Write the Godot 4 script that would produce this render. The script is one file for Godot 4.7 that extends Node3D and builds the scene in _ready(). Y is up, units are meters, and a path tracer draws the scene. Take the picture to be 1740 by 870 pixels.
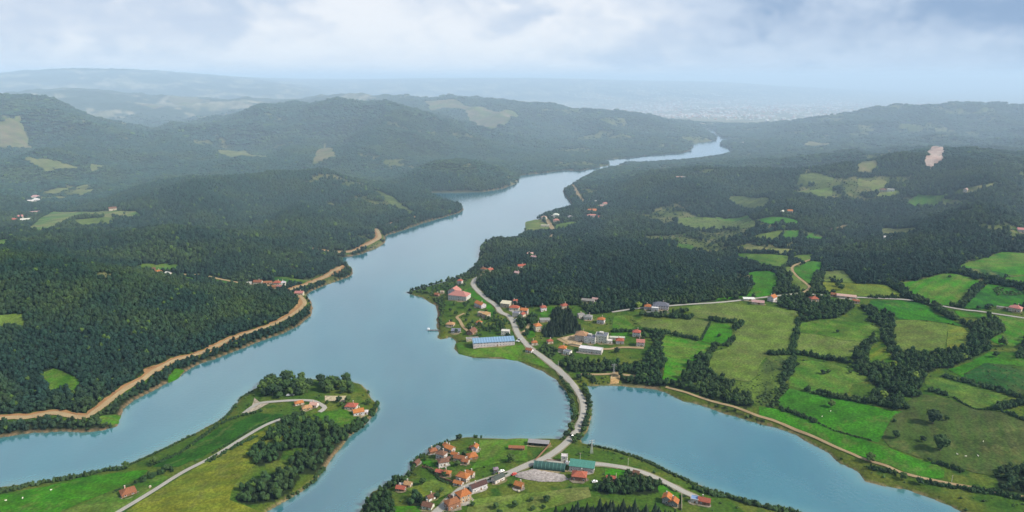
extends Node3D
# A reservoir between wooded hills seen from the air: a lake crossed by a causeway, two villages, a green peninsula, hedged meadows, far ridges in haze.
# x is east, -z is north (the way the lake runs), y is up from the lake's surface; metres. Ground outlines below are surveyed positions x, z.

const ANGLES := 880          # the land is one sheet on a fan-shaped grid: fine near the lake's southern end, coarser towards the horizon
const RINGS := 780
const ANGLE_FROM := -0.86
const ANGLE_TO := 0.86
const NEAREST := 320.0
const FARTHEST := 46000.0
const TREES_TO := 5000.0
enum {FOREST, WATER, OPEN, MEADOW, BARE, SCRUB, WOOD, PINE, BUSH, SPARSE, CLEAR}
enum {PAVED_ROAD, SAND_ROAD}

var heights := PackedFloat32Array()
var shore := PackedFloat32Array()      # metres to the shore
var wet := PackedByteArray()
var cover := PackedByteArray()         # number of the region that covers each grid point
var regions := []                      # {kind, name, label, trees}
var ring_at := PackedFloat32Array()
var roll := RandomNumberGenerator.new()
var rough := FastNoiseLite.new()
var patchy := FastNoiseLite.new()
var meshes := {}
var materials := {}
var counts := {}
var single := 0


func _ready() -> void:
	roll.seed = 20
	view_and_light()
	noises()
	relief()
	lake()
	regions = [{"kind": FOREST}, {"kind": WATER}, {"kind": OPEN}, {"kind": CLEAR}]
	open_ground()
	land_cover()
	ways()
	settlements()
	land_mesh()
	water_sheets()
	valley_haze()
	tree_shapes()
	hedges()
	single_trees()
	woods()
	details()


# ------------------------------------------------------------------ camera, sky, sun, air
func view_and_light() -> void:
	var camera := Camera3D.new()
	camera.name = "camera"
	camera.position = Vector3(0, 300, 0)
	camera.rotation_degrees.x = -14.357
	camera.fov = 40.6
	camera.near = 1.0
	camera.far = 120000.0
	add_child(camera)
	var sun := DirectionalLight3D.new()
	sun.name = "sun"
	sun.light_color = Color(1.0, 0.965, 0.91)
	sun.light_energy = 0.5
	sun.light_angular_distance = 10.0
	sun.shadow_enabled = true
	sun.rotation_degrees = Vector3(-40, 72, 0)
	add_child(sun)
	var env := Environment.new()
	env.background_mode = Environment.BG_SKY
	env.sky = Sky.new()
	var pano := PanoramaSkyMaterial.new()
	pano.panorama = cloudy_sky()
	env.sky.sky_material = pano
	env.background_energy_multiplier = 0.2
	env.tonemap_mode = Environment.TONE_MAPPER_LINEAR
	env.tonemap_exposure = 5.3
	env.fog_enabled = true
	env.fog_density = 0.00004
	env.fog_light_color = Color(0.70, 0.855, 1.0)
	env.volumetric_fog_enabled = true
	env.volumetric_fog_density = 0.0
	env.sdfgi_enabled = true
	env.ssao_enabled = true
	env.ssil_enabled = true
	var world := WorldEnvironment.new()
	world.name = "world"
	world.environment = env
	add_child(world)


func cloudy_sky() -> ImageTexture:
	# layers of broken overcast; the same clouds all round, squeezed towards the horizon as a flat layer is
	var n := FastNoiseLite.new()
	n.seed = 31
	n.noise_type = FastNoiseLite.TYPE_SIMPLEX_SMOOTH
	n.frequency = 1.0
	n.fractal_octaves = 6
	n.fractal_gain = 0.55
	var wide := 2048
	var high := 1024
	var im := Image.create(wide, high, false, Image.FORMAT_RGBF)
	var white := Vector3(0.82, 0.865, 0.92)
	var mid := Vector3(0.55, 0.655, 0.80)
	var grey := Vector3(0.24, 0.37, 0.57)
	for row in high / 2 + 8:
		var coarse := 1 if row > 420 else 4
		if row % coarse:
			continue
		var up := (0.5 - (row + 0.5) / high) * PI
		for col in range(0, wide, coarse):
			var round_ := PI + (col + 0.5) / wide * TAU  # the panorama begins in the north and runs eastwards
			var around := Vector2(sin(round_), cos(round_))
			var e := up * 57.3
			var warp := n.get_noise_3d(around.x * 9.0, e * 0.30, around.y * 9.0 + 40.0)
			var tall := n.get_noise_3d(around.x * 3.2 + warp * 0.25, e * 0.13 + warp * 0.3, around.y * 3.2 + 5.0)
			var fine := n.get_noise_3d(around.x * 11.0 + warp, e * 0.42 + 20.0, around.y * 11.0 + warp)
			var streak := n.get_noise_3d(around.x * 5.0, e * 0.9 + 60.0 + around.x * 3.0, around.y * 5.0)
			var swell := n.get_noise_2d(around.x * 0.75 + 2.15, around.y * 0.75 - 0.4)
			var lobes := cos(3.0 * (round_ - PI + 0.14))
			var c := 0.40 + 0.40 * lobes + 0.42 * swell + 0.56 * tall + 0.20 * fine + 0.05 * streak
			# a bank of bright cloud lying on the horizon, its top billowing
			var top := 1.0 + 2.6 * smoothstep(-0.25, 0.45, n.get_noise_2d(around.x * 2.6 + 11.0, around.y * 2.6 + 3.0) + swell * 0.6) + 0.8 * fine + 0.8 * tall
			var bank := smoothstep(0.7, -1.2, e - top)
			c = maxf(c, bank * (0.52 + 0.30 * lobes + 0.3 * swell + 0.25 * fine))
			var lit := grey.lerp(mid, smoothstep(-0.15, 0.45, c)).lerp(white, smoothstep(0.38, 0.95, c))
			lit *= 1.0 + 0.28 * smoothstep(12.0, 70.0, e)
			var px := Color(lit.x, lit.y, lit.z)
			if coarse == 1:
				im.set_pixel(col, row, px)
			else:
				im.fill_rect(Rect2i(col, row, coarse, coarse), px)
	im.fill_rect(Rect2i(0, high / 2 + 8, wide, high / 2 - 8), Color(0.30, 0.36, 0.38))
	return ImageTexture.create_from_image(im)


# ------------------------------------------------------------------ the land
func noises() -> void:
	rough.seed = 3
	rough.noise_type = FastNoiseLite.TYPE_SIMPLEX_SMOOTH
	rough.frequency = 1.0 / 680.0
	rough.fractal_type = FastNoiseLite.FRACTAL_RIDGED
	rough.fractal_octaves = 3
	rough.fractal_gain = 0.38
	patchy.seed = 11
	patchy.noise_type = FastNoiseLite.TYPE_SIMPLEX_SMOOTH
	patchy.frequency = 1.0 / 60.0
	patchy.fractal_octaves = 5
	patchy.fractal_gain = 0.6
	ring_at.resize(RINGS)
	for j in RINGS:
		ring_at[j] = NEAREST * exp(log(FARTHEST / NEAREST) * pow(float(j) / (RINGS - 1), 1.3))


func ring_of(r: float) -> float:
	return pow(log(maxf(r, NEAREST) / NEAREST) / log(FARTHEST / NEAREST), 1.0 / 1.3) * (RINGS - 1)


func angle_of(i: float) -> float:
	return ANGLE_FROM + (ANGLE_TO - ANGLE_FROM) * i / (ANGLES - 1)


func spots() -> Array:
	# surveyed heights: x, z, height
	return [-685, -900, 75.8, -626.9, -905, 66.5, -566.1, -900, 55.5, -513.3, -895, 45.4, -468.2, -890, 32.8, -411.3, -890, 19.7, -354.5, -905, 8.3, -794.6, -1130, 56.4, -730.6, -1150, 53.2, -649.1, -1190, 49.1, -578, -1190, 48, -502.7, -1180, 38.6, -392.1, -1160, 21.1, -318.1, -1140, 4.3, -563.4, -1480, 3.7, -505.5, -1500, 7.7, -396.8, -1480, 6.3, -329.2, -1460, -6.5, -288.4, -1440, -26.7, -1151.5, -1760, -15.7, -1032.7, -1800, 16.3, -894.5, -1840, 40.1, -696.8, -1860, 50.1, -585.1, -1860, 61.1, -488.1, -1850, 54.5, -349.9, -1780, 33.1, -251, -1720, 12.2, -157.4, -1660, -5.4, -375.9, -2150, -2.7, -311.9, -2160, 32.8, -202.1, -2170, 57.2, -128.7, -2170, 49.9, -36, -2120, 28.6, -1355.9, -3000, 105.7, -1208, -3300, 165.3, -1028.9, -3350, 193.3, -750, -3350, 206.9, -521.1, -3300, 178.8, -341.7, -3150, 135.1, -176.1, -3000, 80.9, 0, -2850, 32.3, 201.9, -2650, 6.1, -896.4, -4700, 172.2, -648.4, -4600, 174.8, -410.2, -4500, 188.2, -147.7, -4450, 167.8, 36.5, -4400, 162.1, 286, -4300, 140.6, 524.3, -4200, 123.7, 786.8, -4100, 87.5, 959.1, -3950, 39.9, -2016.2, -2800, 241.4, -1879.5, -2800, 227.8, -1746.7, -2800, 187, -1585.5, -2750, 139.4, -1424.5, -2650, 90.3, -1050.6, -2300, 51.7, -838.5, -2250, 46.6, -1314.1, -2250, 52.3, -3685, -5500, 211.9, -3333.8, -5600, 219.3, -2926.8, -5700, 181.1, -2507.5, -5600, 156, -2089.6, -5600, 156, -1624.6, -5600, 165.1, -1249.2, -5200, 187.3, -5583.4, -7800, 337.3, -5194.1, -7800, 362.1, -4750, -7800, 331.1, -4299.8, -7800, 337.3, -3666.3, -7800, 268.8, -3103.1, -8000, 242.4, -2514.2, -7800, 200.1, -2688, -10500, 199.2, -1993.9, -10500, 207.6, -1542.7, -11000, 238.5, -817, -11000, 220.8, -94.9, -11500, 244.9, 474.5, -11500, 226.5, 1286.7, -12000, 242.5, 2467.1, -13000, 216.9, 4389.7, -14000, 210.5, 1180.4, -3800, 8.7, 1450.9, -3850, 43.1, 1705, -3850, 78, 1829.5, -3850, 112.7, 2018.7, -3850, 137.8, 2210.1, -3850, 144.1, 2337.2, -3850, 150.3, 2495.2, -3850, 162.8, 2784.3, -3850, 156.6, 3133.7, -3850, 169.1, 412.7, -2560, -5.8, 561.5, -2650, -5.1, 754, -2700, 5.2, 999, -2750, 18.4, 1252.4, -2800, 25.2, 1512.2, -2850, 44.2, 1679.5, -2850, 48.9, 1872.2, -2850, 44.2, 2093.1, -3000, 53.6, 2275.9, -3100, 68.7, 2539.5, -3100, 114.8, 56.7, -1180, 15.4, 121.4, -1160, 26.3, 189, -1140, 29.9, 281.4, -1110, 27.9, 341, -1080, 20.5, 86.6, -1420, -22.2, 160.3, -1420, -4.6, 236.7, -1440, 12.9, 365.8, -1460, 15.4, 488.9, -1450, 13.5, 558.6, -1210, 22.4, 705.4, -1290, 23.9, 840.7, -1330, 28.5, 1001.9, -1330, 28.5, -469.3, -630.6, 16, -453.1, -692.8, 22, -393.6, -765.4, 15, -344.9, -855, 6, -572.8, -762.5, 45, -471.2, -786.4, 37, -528, -666.6, 26, -412.9, -575.6, 6, -404.1, -616.6, 10, -454.8, -968.6, 14, -382.3, -956.3, 7, -531.4, -1004, 22, -625.8, -1017.3, 35, -690.3, -1052, 45, -770.1, -1091.4, 55, -380.9, -1028.6, 18, -473.6, -1036.5, 30, -929, -1395.5, 30, -797.1, -1374.6, 28, -957, -1314.9, 34, -687.3, -1392.5, 22, -584, -1345.1, 16, -342.4, -1266.7, 10, -420.7, -1238.4, 22, -284.5, -1202.9, 3, -215.7, -1467.8, 16, -343.4, -1477.5, 40, -475, -1494.5, 50, -651.4, -1456.7, 50, -811.9, -1524.4, 45, -274.5, -1373.1, 4, -1217, -1752.6, 22, -1222.8, -1908.1, 22, -1390.4, -1896, 40, -1164.2, -1983, 45, -673.2, -2579, 77, -511.9, -2648.9, 93, -868, -2648.9, 93, -515.4, -2248.2, 30, -877.8, -2474.4, 55, -273.4, -2706.3, 66, -154.4, -2606.6, 20, -63.2, -3783.4, 98, 182.9, -3635.8, 46, 494.3, -3261.4, 18, -356.9, -3893.1, 124, -1654.8, -2431.3, 110, -1362.6, -2092.8, 84, -1287.8, -2278, 84, 25.6, -965.6, 22, 109.4, -949.1, 18, 186.7, -913.9, 20, 262.3, -893.8, 22, 117.5, -1028.8, 32, 206.4, -1021.2, 34, -35.4, -1000.3, 12, -9.8, -1113.6, 20, 98.8, -849.2, 12, 167.2, -809.5, 14, 180.5, -708, 9, 117.2, -715.3, 6, 274.4, -803.8, 16, 326.2, -849.2, 20, 242.4, -700.7, 12, 250.3, -632.2, 9, 197.9, -652.8, 6, 364.7, -762.7, 16, 367.4, -695.8, 14, 313, -616.6, 10, 461.4, -751.9, 20, 473.1, -715, 20, 551.1, -735.8, 26, 486.6, -641, 24, 389, -621.3, 14, 418.8, -579.1, 16, 452.3, -559.4, 20, 488.1, -610.6, 25, 298.3, -549.6, 8, 337.1, -527.2, 9, 380.8, -560, 14, 394.2, -502.8, 12, 393.7, -474.6, 8, 348, -472.9, 4, 451.5, -874.3, 24, 528.4, -887.8, 28, 571.5, -881.2, 30, 682.4, -955.7, 38, 733.2, -957, 42, 607.8, -779.4, 32, 384.2, -922.2, 26, 391.6, -1036.5, 30, 420, -1176, 36, 530.4, -1275.4, 42, 517.8, -1397.4, 48, 650.7, -1427.6, 55, 673.4, -1172.6, 42, 530, -986.7, 34, 620.8, -1542.4, 62, 457.8, -1620.2, 50, 311.2, -1573.2, 30, 263.5, -1706.1, 22, 198.6, -1648, 10, 782.4, -1578.6, 70, 899.5, -1437.4, 72, 875.4, -1633, 90, 1021.2, -1675.7, 120, 1006.4, -1422, 105, 371.9, -1896, 40, 535, -1905.2, 55, 746.6, -1831.8, 80, 818.3, -1299.3, 60, 904.4, -1264.3, 72, 35.1, -1345.3, 4, 84.1, -1383, 8, 172.5, -1537.3, 12, 114.4, -1467.6, 7, -75.1, -937.6, 4, -15.8, -882.1, 5, 22.4, -832.1, 6, 40.1, -735.1, 5, -50.2, -794.9, 4, 6.9, -765.3, 4, 1198, -3091, 25, 1496.7, -3067.3, 45, 1803.7, -2941.7, 75, 1180.1, -3419.8, 10, -36, -439.2, 7, -9.2, -481.1, 4, 32.1, -481.1, 4, 56.7, -454.1, 6, 97.5, -439.3, 6, 122.9, -457.1, 4, -72.1, -439.3, 6, 12.7, -437.8, 7, -235.5, -454.1, 6, -284.9, -440.8, 5, -209.6, -530.8, 7, -188.3, -577.6, 5, -219.8, -591.3, 4, -169.8, -589.3, 5, -205.1, -477.9, 6, -337.1, -442.3, 4, 58.6, -1290, 10, 137.5, -1280, 12, 221.3, -1275, 16, 299.6, -1250, 20, -979.9, -2080, 20, -756.4, -2080, 14, -527.8, -2060, 8, -361.8, -1990, 8, -220, -2420, 22, -506.1, -1570, 12, -399.7, -1560, 8, -316.1, -1530, 6, 1379.8, -3150, 22, 1826.5, -3250, 28, 2242.7, -3350, 40, -714.3, -1290, 12, -586.4, -1290, 8, -808.2, -1270, 26, -886.8, -2900, 60, -690.9, -3800, 90, -1881.9, -3300, 70, -2609.2, -4100, 60, -2025.7, -4300, 60, -1345.5, -4400, 70, -2142.3, -3600, 70, -3382, -6600, 70, -2325.7, -6700, 40, -4309.3, -6600, 110, -1785.2, -8000, 0, -405, -7000, 0, 138.8, -5600, 10, 569.4, -5300, 0, 988.5, -5200, 0, 1500.1, -5500, -5, 1909.2, -7000, -15, 3504.3, -8000, -15, 4826.7, -8000, -15, 5752.3, -8000, -10, 1020.7, -9500, -15, -520.7, -9000, -12, 3909.3, -11000, -15, 8446.7, -14000, -15, 14380.8, -20000, 0, 11455.1, -22000, 0, 1243.9, -3500, 6, 2707.6, -5200, 10, 3567.1, -5200, 20, 1983.6, -5000, 0, -548, -3900, 90, -219.8, -3800, 80, -679, -2650, 30, -902.5, -2600, 30, -344.2, -2450, 20, -870.3, -900, 80, -1450.5, -1500, 60, -2417.5, -2500, 110, -3868, -4000, 150, -7735.9, -8000, 200, -628.5, -650, 30, -518.4, -560, 20, -442.2, -500, 4, 653.8, -700, 30, 933.9, -1000, 50, 1400.9, -1500, 80, 2334.8, -2500, 110, 3735.7, -4000, 120, 6537.5, -7000, 0, 499.9, -560, 14, 408.6, -480, 6, 0, -350, 4, -147.6, -380, 5, 142.2, -400, 8, 0, -40000, 60, -28761.7, -40000, 250, 28761.7, -40000, 80, -38679.5, -40000, 250, 39010.1, -40000, 80, -11777.4, -25000, 250, -4215.1, -30000, 150, 8727.7, -32000, 100]


func relief() -> void:
	# a smooth surface through the surveyed heights (multiquadric), solved, laid on a coarse grid and refined
	var s := spots()
	var n := s.size() / 3
	var ax := PackedFloat64Array()
	var ay := PackedFloat64Array()
	for k in n:
		ax.append(atan2(s[k * 3], -s[k * 3 + 1]) * 2.2)
		ay.append(log(Vector2(s[k * 3], s[k * 3 + 1]).length()))
	var m := []
	for a in n + 1:
		var row := PackedFloat64Array()
		row.resize(n + 2)
		for b in n + 1:
			if a < n and b < n:
				row[b] = sqrt((ax[a] - ax[b]) ** 2 + (ay[a] - ay[b]) ** 2 + 0.0081) - (0.004 if a == b else 0.0)
			else:
				row[b] = 0.0 if a == n and b == n else 1.0
		row[n + 1] = s[a * 3 + 2] if a < n else 0.0
		m.append(row)
	for c in n + 1:
		var best := c
		for r in range(c, n + 1):
			if absf(m[r][c]) > absf(m[best][c]):
				best = r
		var swap = m[c]
		m[c] = m[best]
		m[best] = swap
		var pivot: PackedFloat64Array = m[c]
		for r in range(c + 1, n + 1):
			var row: PackedFloat64Array = m[r]
			var by := row[c] / pivot[c]
			if by != 0.0:
				for k in range(c, n + 2):
					row[k] -= by * pivot[k]
				m[r] = row
	var w := PackedFloat64Array()
	w.resize(n + 1)
	for r in range(n, -1, -1):
		var sum: float = m[r][n + 1]
		for k in range(r + 1, n + 1):
			sum -= m[r][k] * w[k]
		w[r] = sum / m[r][r]
	var ca := ANGLES / 8
	var cr := RINGS / 6
	var coarse := PackedFloat32Array()
	coarse.resize(ca * cr)
	for i in ca:
		var x := angle_of((i + 0.5) * 8.0 - 0.5) * 2.2
		for j in cr:
			var t := ((j + 0.5) * 6.0 - 0.5) / (RINGS - 1)
			var y := log(NEAREST) + log(FARTHEST / NEAREST) * pow(t, 1.3)
			var h := w[n]
			for k in n:
				var dx := x - ax[k]
				var dy := y - ay[k]
				h += w[k] * sqrt(dx * dx + dy * dy + 0.0081)
			coarse[i * cr + j] = h
	var im := Image.create_from_data(cr, ca, false, Image.FORMAT_RF, coarse.to_byte_array())
	im.resize(RINGS, ANGLES, Image.INTERPOLATE_CUBIC)
	heights = im.get_data().to_float32_array()


func lake_outline() -> Array:
	return [-486.2, -496.3, -441.7, -539.5, -418.9, -548.7, -396.5, -550.8, -376.1, -548.7, -361.5, -551.8, -351.1, -559.3, -360.2, -582.7, -365, -594.5, -364.1, -611.7, -359.4, -624.5, -351.6, -650.3, -347.6, -654.6, -345.7, -678.1, -342, -693.5, -327.9, -712.9, -317.7, -731.6, -302.1, -758.6, -287.8, -779.5, -277.4, -793.4, -266.7, -822.5, -262.8, -856, -268.4, -887.1, -280.9, -920.3, -294.5, -944.7, -293.4, -964.5, -280.6, -994.2, -263.4, -1025.6, -256.5, -1035.4, -252.6, -1058.9, -259.8, -1087, -279, -1124.2, -303.6, -1159.8, -296.4, -1163.8, -277.8, -1172.1, -266, -1184.7, -246, -1233, -240.6, -1275.4, -249.1, -1336.4, -224.5, -1380.2, -192.1, -1457.6, -154.8, -1516.1, -122.2, -1572, -113.9, -1608.9, -121.9, -1663.5, -146.1, -1696.4, -189.7, -1765.9, -220.1, -1831.4, -216.6, -1870.9, -155.6, -1870.9, -79, -1881.1, -23.3, -1944.2, 14, -2047, 22.1, -2160.8, 22.7, -2215.4, 38, -2229.4, 106.4, -2272.7, 177.8, -2348.5, 232.3, -2332.9, 295.3, -2412.7, 345.5, -2480.4, 359.5, -2552, 336.6, -2647.2, 442.7, -2707.8, 536.6, -2792.8, 633.9, -2860, 712.7, -2906.6, 778, -3029.9, 838.6, -3249.9, 858, -3372, 978.7, -3469.6, 1036.2, -3537.8, 1088.5, -3720.3, 1113.5, -3922.3, 1129.6, -4194.9, 1220.5, -4345.7, 1242.3, -4294.3, 1152.1, -3965.3, 1111.7, -3682.3, 1184, -3608.6, 1188.1, -3537.8, 1108.9, -3503.3, 1041.9, -3436.4, 982, -3309.8, 968.4, -3108.9, 924.1, -2906.6, 802.3, -2771, 648.4, -2637.4, 417.9, -2552, 338.4, -2412.7, 284, -2317.6, 213.1, -2134.5, 156.5, -1966.2, 139.4, -1891.3, 143.3, -1793.4, 147.6, -1679.8, 140.8, -1631.9, 103.2, -1593.9, 73.4, -1543.5, 57, -1496.1, 31.9, -1470.2, 28.2, -1409, 19.9, -1341.8, 15.9, -1300.2, -22.3, -1275.4, -38.7, -1265.8, -52.5, -1251.5, -58.5, -1215, -57.7, -1151.7, -57.2, -1120.4, -65.7, -1079.9, -76.5, -1042, -105.6, -1009.7, -132.6, -982.1, -153.6, -958.8, -141.4, -944.7, -127.7, -936.5, -117.2, -917.7, -104.6, -899.6, -97.8, -865.4, -97.7, -842.3, -93.5, -809.8, -88.9, -793.4, -90.1, -777.6, -83.9, -771.8, -78.6, -775.6, -74.1, -779.5, -67.7, -769.9, -65.5, -760.4, -66.8, -742.2, -60.3, -728.2, -43.1, -716.3, -22.8, -714.6, -6.5, -712.9, 6.5, -708, 17.2, -695.1, 24.5, -687.3, 32.4, -679.6, 45.5, -658.9, 52.7, -633.8, 56, -616.8, 56.9, -593.3, 53.2, -569.1, 46.7, -546.6, 40.5, -537.5, 18.2, -537.5, 6.6, -538.5, -5.1, -537.5, -20.3, -538.5, -38.1, -540.5, -46.1, -538.5, -54.8, -533.5, -61, -525.6, -69.2, -519, -70.9, -512.4, -76.8, -506, -80.3, -499.8, -79.9, -490.2, -81.9, -481.8, -83.6, -477.7, -88.7, -472.8, -97.2, -467.2, -100.1, -463.3, -105.7, -457.9, -106.1, -446.8, -109.1, -434.7, -110.8, -414, -105, -378.3, -176.2, -378.3, -179.9, -414, -174.8, -434.7, -166.7, -446, -157.3, -459.5, -151, -475.2, -147.8, -492.8, -145.9, -511.5, -142.1, -530.5, -137.6, -548.7, -130.4, -566.9, -125.5, -588.5, -127.3, -604.2, -139.3, -621.9, -142.6, -632.5, -152.7, -647.5, -166.9, -654.6, -190.5, -657.4, -216.2, -660.3, -233.2, -660.3, -245.4, -658.9, -255.3, -640.6, -258.7, -633.8, -264, -615.5, -262.2, -586.2, -267.3, -566.9, -276.8, -546.6, -288.2, -529.5, -298.5, -512.4, -307.8, -498.9, -319, -489.3, -336.3, -480.9, -349.8, -476.8, -368.2, -469.6, -388.2, -464.9, -438.1, -439.6]


func pond_outline() -> Array:
	return [73.6, -643.4, 84.8, -643.4, 98.1, -644.7, 110.9, -643.4, 129.8, -639.2, 143.1, -635.2, 151.6, -628.5, 163.9, -609.2, 174.5, -604.2, 188.4, -592.1, 205, -578.1, 217.9, -566.9, 234.5, -557.1, 247.2, -544.6, 254.4, -527.6, 262, -514.3, 262.6, -500.7, 272.5, -486.8, 271.6, -472.8, 283.8, -465.7, 296.8, -461.8, 307.1, -452.7, 317.8, -441, 320.2, -435.4, 333.7, -417.2, 357.3, -389.6, 296.8, -357.3, 245.1, -395.5, 225.3, -420.5, 203.5, -434.7, 183.1, -442.4, 163.5, -451.2, 161.4, -454.2, 148.8, -462.5, 140.6, -470.4, 132.4, -479.3, 123.7, -487.6, 115.1, -498, 105.8, -506.9, 93.6, -515.2, 83.3, -521.8, 68.1, -526.6, 59.5, -530.5, 59.2, -537.5, 66.1, -549.7, 70.5, -566.9, 73.9, -582.7, 75.1, -598.1, 74.3, -621.9]


func points(flat: Array) -> PackedVector2Array:
	var p := PackedVector2Array()
	for k in range(0, flat.size(), 2):
		p.append(Vector2(flat[k], flat[k + 1]))
	return p


func fill(outline: PackedVector2Array, into: PackedByteArray, value: int, over_water := true) -> PackedByteArray:
	# every grid point inside the outline takes the value: walk along each ray, crossing by crossing
	var lo := 10.0
	var hi := -10.0
	for p in outline:
		var a := atan2(p.x, -p.y)
		lo = minf(lo, a)
		hi = maxf(hi, a)
	var step := (ANGLE_TO - ANGLE_FROM) / (ANGLES - 1)
	for i in range(maxi(0, int(ceil((lo - ANGLE_FROM) / step))), mini(ANGLES, int(floor((hi - ANGLE_FROM) / step)) + 1)):
		var dir := Vector2(sin(angle_of(i)), -cos(angle_of(i)))
		var side := Vector2(-dir.y, dir.x)
		var cuts: Array[float] = []
		for k in outline.size():
			var p := outline[k]
			var q := outline[(k + 1) % outline.size()]
			var a := p.dot(side)
			var b := q.dot(side)
			if (a > 0.0) != (b > 0.0):
				var at := p.lerp(q, a / (a - b)).dot(dir)
				if at > 0.0:
					cuts.append(at)
		cuts.sort()
		for k in range(0, cuts.size() - 1, 2):
			for j in range(maxi(0, int(ceil(ring_of(cuts[k])))), mini(RINGS - 1, int(floor(ring_of(cuts[k + 1])))) + 1):
				if over_water or wet[i * RINGS + j] == 0:
					into[i * RINGS + j] = value
	return into


func lake() -> void:
	wet.resize(ANGLES * RINGS)
	cover.resize(ANGLES * RINGS)
	shore.resize(ANGLES * RINGS)
	shore.fill(90.0)
	for flat in [lake_outline(), pond_outline()]:
		var o := uneven(points(flat))
		wet = fill(o, wet, 1)
		for k in o.size():
			near_shore(o[k], o[(k + 1) % o.size()], 75.0)
	for i in ANGLES:
		var a := angle_of(i)
		var sx := sin(a)
		var cz := -cos(a)
		for j in RINGS:
			var k := i * RINGS + j
			var d := shore[k]
			if wet[k]:
				heights[k] = -0.4 - minf(d * 0.12, 5.0)
				cover[k] = WATER
				continue
			var r := ring_at[j]
			var t := clampf(d / 70.0, 0.0, 1.0)
			var h := heights[k]
			if r < 4700.0:
				h = h - 1.8 if h > 11.8 else 10.0 * exp((h - 11.8) / 10.0)
			var amp := clampf((r - 1000.0) / 1200.0, 0.0, 1.0) * 40.0 * (1.0 if r < 7000.0 else 7000.0 / r) * clampf(h / 60.0, 0.1, 1.0)
			if amp > 0.2:
				h += (rough.get_noise_2d(r * sx, r * cz) - 0.60) * amp
			heights[k] = 1.8 * (1.0 - exp(-d / 4.0)) + t * (2.0 - t) * h


func near_shore(a: Vector2, b: Vector2, reach: float) -> void:
	var step := (ANGLE_TO - ANGLE_FROM) / (ANGLES - 1)
	var la := a.length()
	var lb := b.length()
	var close := maxf(minf(la, lb) - reach, NEAREST)
	var wide := reach / close
	var ta := atan2(a.x, -a.y)
	var tb := atan2(b.x, -b.y)
	if absf(ta) > 1.2 and absf(tb) > 1.2:
		return
	var ab := b - a
	var l2 := maxf(ab.length_squared(), 1e-6)
	for i in range(maxi(0, int((minf(ta, tb) - wide - ANGLE_FROM) / step)), mini(ANGLES, int((maxf(ta, tb) + wide - ANGLE_FROM) / step) + 2)):
		var dir := Vector2(sin(angle_of(i)), -cos(angle_of(i)))
		for j in range(maxi(0, int(ring_of(close))), mini(RINGS, int(ring_of(maxf(la, lb) + reach)) + 2)):
			var p := dir * ring_at[j]
			var d := p.distance_to(a + ab * clampf((p - a).dot(ab) / l2, 0.0, 1.0))
			var k := i * RINGS + j
			if d < shore[k]:
				shore[k] = d


func sample(map: PackedFloat32Array, x: float, z: float) -> float:
	var fi := clampf((atan2(x, -z) - ANGLE_FROM) / (ANGLE_TO - ANGLE_FROM) * (ANGLES - 1), 0.0, ANGLES - 1.001)
	var r := sqrt(x * x + z * z)
	var fj := clampf(ring_of(r), 0.0, RINGS - 1.001)
	var i := int(fi)
	var j := int(fj)
	var u := fi - i
	var v := (r - ring_at[j]) / (ring_at[j + 1] - ring_at[j])
	var k := i * RINGS + j
	return lerpf(lerpf(map[k], map[k + 1], v), lerpf(map[k + RINGS], map[k + RINGS + 1], v), u)


func ground(x: float, z: float) -> float:
	return sample(heights, x, z)


func grid_of(x: float, z: float) -> int:
	var i := int((atan2(x, -z) - ANGLE_FROM) / (ANGLE_TO - ANGLE_FROM) * (ANGLES - 1) + 0.5)
	var j := int(ring_of(sqrt(x * x + z * z)) + 0.5)
	return -1 if i < 0 or i >= ANGLES or j >= RINGS else i * RINGS + j


func land_mesh() -> void:
	var v := PackedVector3Array()
	var c := PackedColorArray()
	var nn := PackedVector3Array()
	var uv := PackedVector2Array()
	var idx := PackedInt32Array()
	var total := ANGLES * RINGS
	v.resize(total)
	c.resize(total)
	nn.resize(total)
	uv.resize(total)
	var step := (ANGLE_TO - ANGLE_FROM) / (ANGLES - 1)
	for i in ANGLES:
		var a := angle_of(i)
		var sx := sin(a)
		var cz := -cos(a)
		for j in RINGS:
			var r := ring_at[j]
			var k := i * RINGS + j
			var x := r * sx
			var z := r * cz
			v[k] = Vector3(x, heights[k], z)
			uv[k] = Vector2(x, z) / 70.0
			var j0 := maxi(j - 1, 0)
			var j1 := mini(j + 1, RINGS - 1)
			var i0 := maxi(i - 1, 0)
			var i1 := mini(i + 1, ANGLES - 1)
			var dr := (heights[i * RINGS + j1] - heights[i * RINGS + j0]) / (ring_at[j1] - ring_at[j0])
			var dt := (heights[i1 * RINGS + j] - heights[i0 * RINGS + j]) / (r * step * (i1 - i0))
			nn[k] = Vector3(-dr * sx + dt * cz, 1.0, -dr * cz - dt * sx).normalized()
			c[k] = ground_colour(k, x, z, r)
	for i in ANGLES - 1:
		for j in RINGS - 1:
			var k := i * RINGS + j
			if wet[k] and shore[k] > 25.0 and shore[k + 1] > 25.0:
				continue
			idx.append_array([k, k + 1, k + RINGS, k + 1, k + RINGS + 1, k + RINGS])
	var arrays := []
	arrays.resize(Mesh.ARRAY_MAX)
	arrays[Mesh.ARRAY_VERTEX] = v
	arrays[Mesh.ARRAY_NORMAL] = nn
	arrays[Mesh.ARRAY_COLOR] = c
	arrays[Mesh.ARRAY_TEX_UV] = uv
	arrays[Mesh.ARRAY_INDEX] = idx
	var me := ArrayMesh.new()
	me.add_surface_from_arrays(Mesh.PRIMITIVE_TRIANGLES, arrays)
	var o := MeshInstance3D.new()
	o.name = "terrain"
	o.mesh = me
	o.material_override = turf()
	o.set_meta("kind", "structure")
	o.set_meta("label", "rolling land around the lake, wooded hills and grassy lowland")
	add_child(o)


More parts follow.
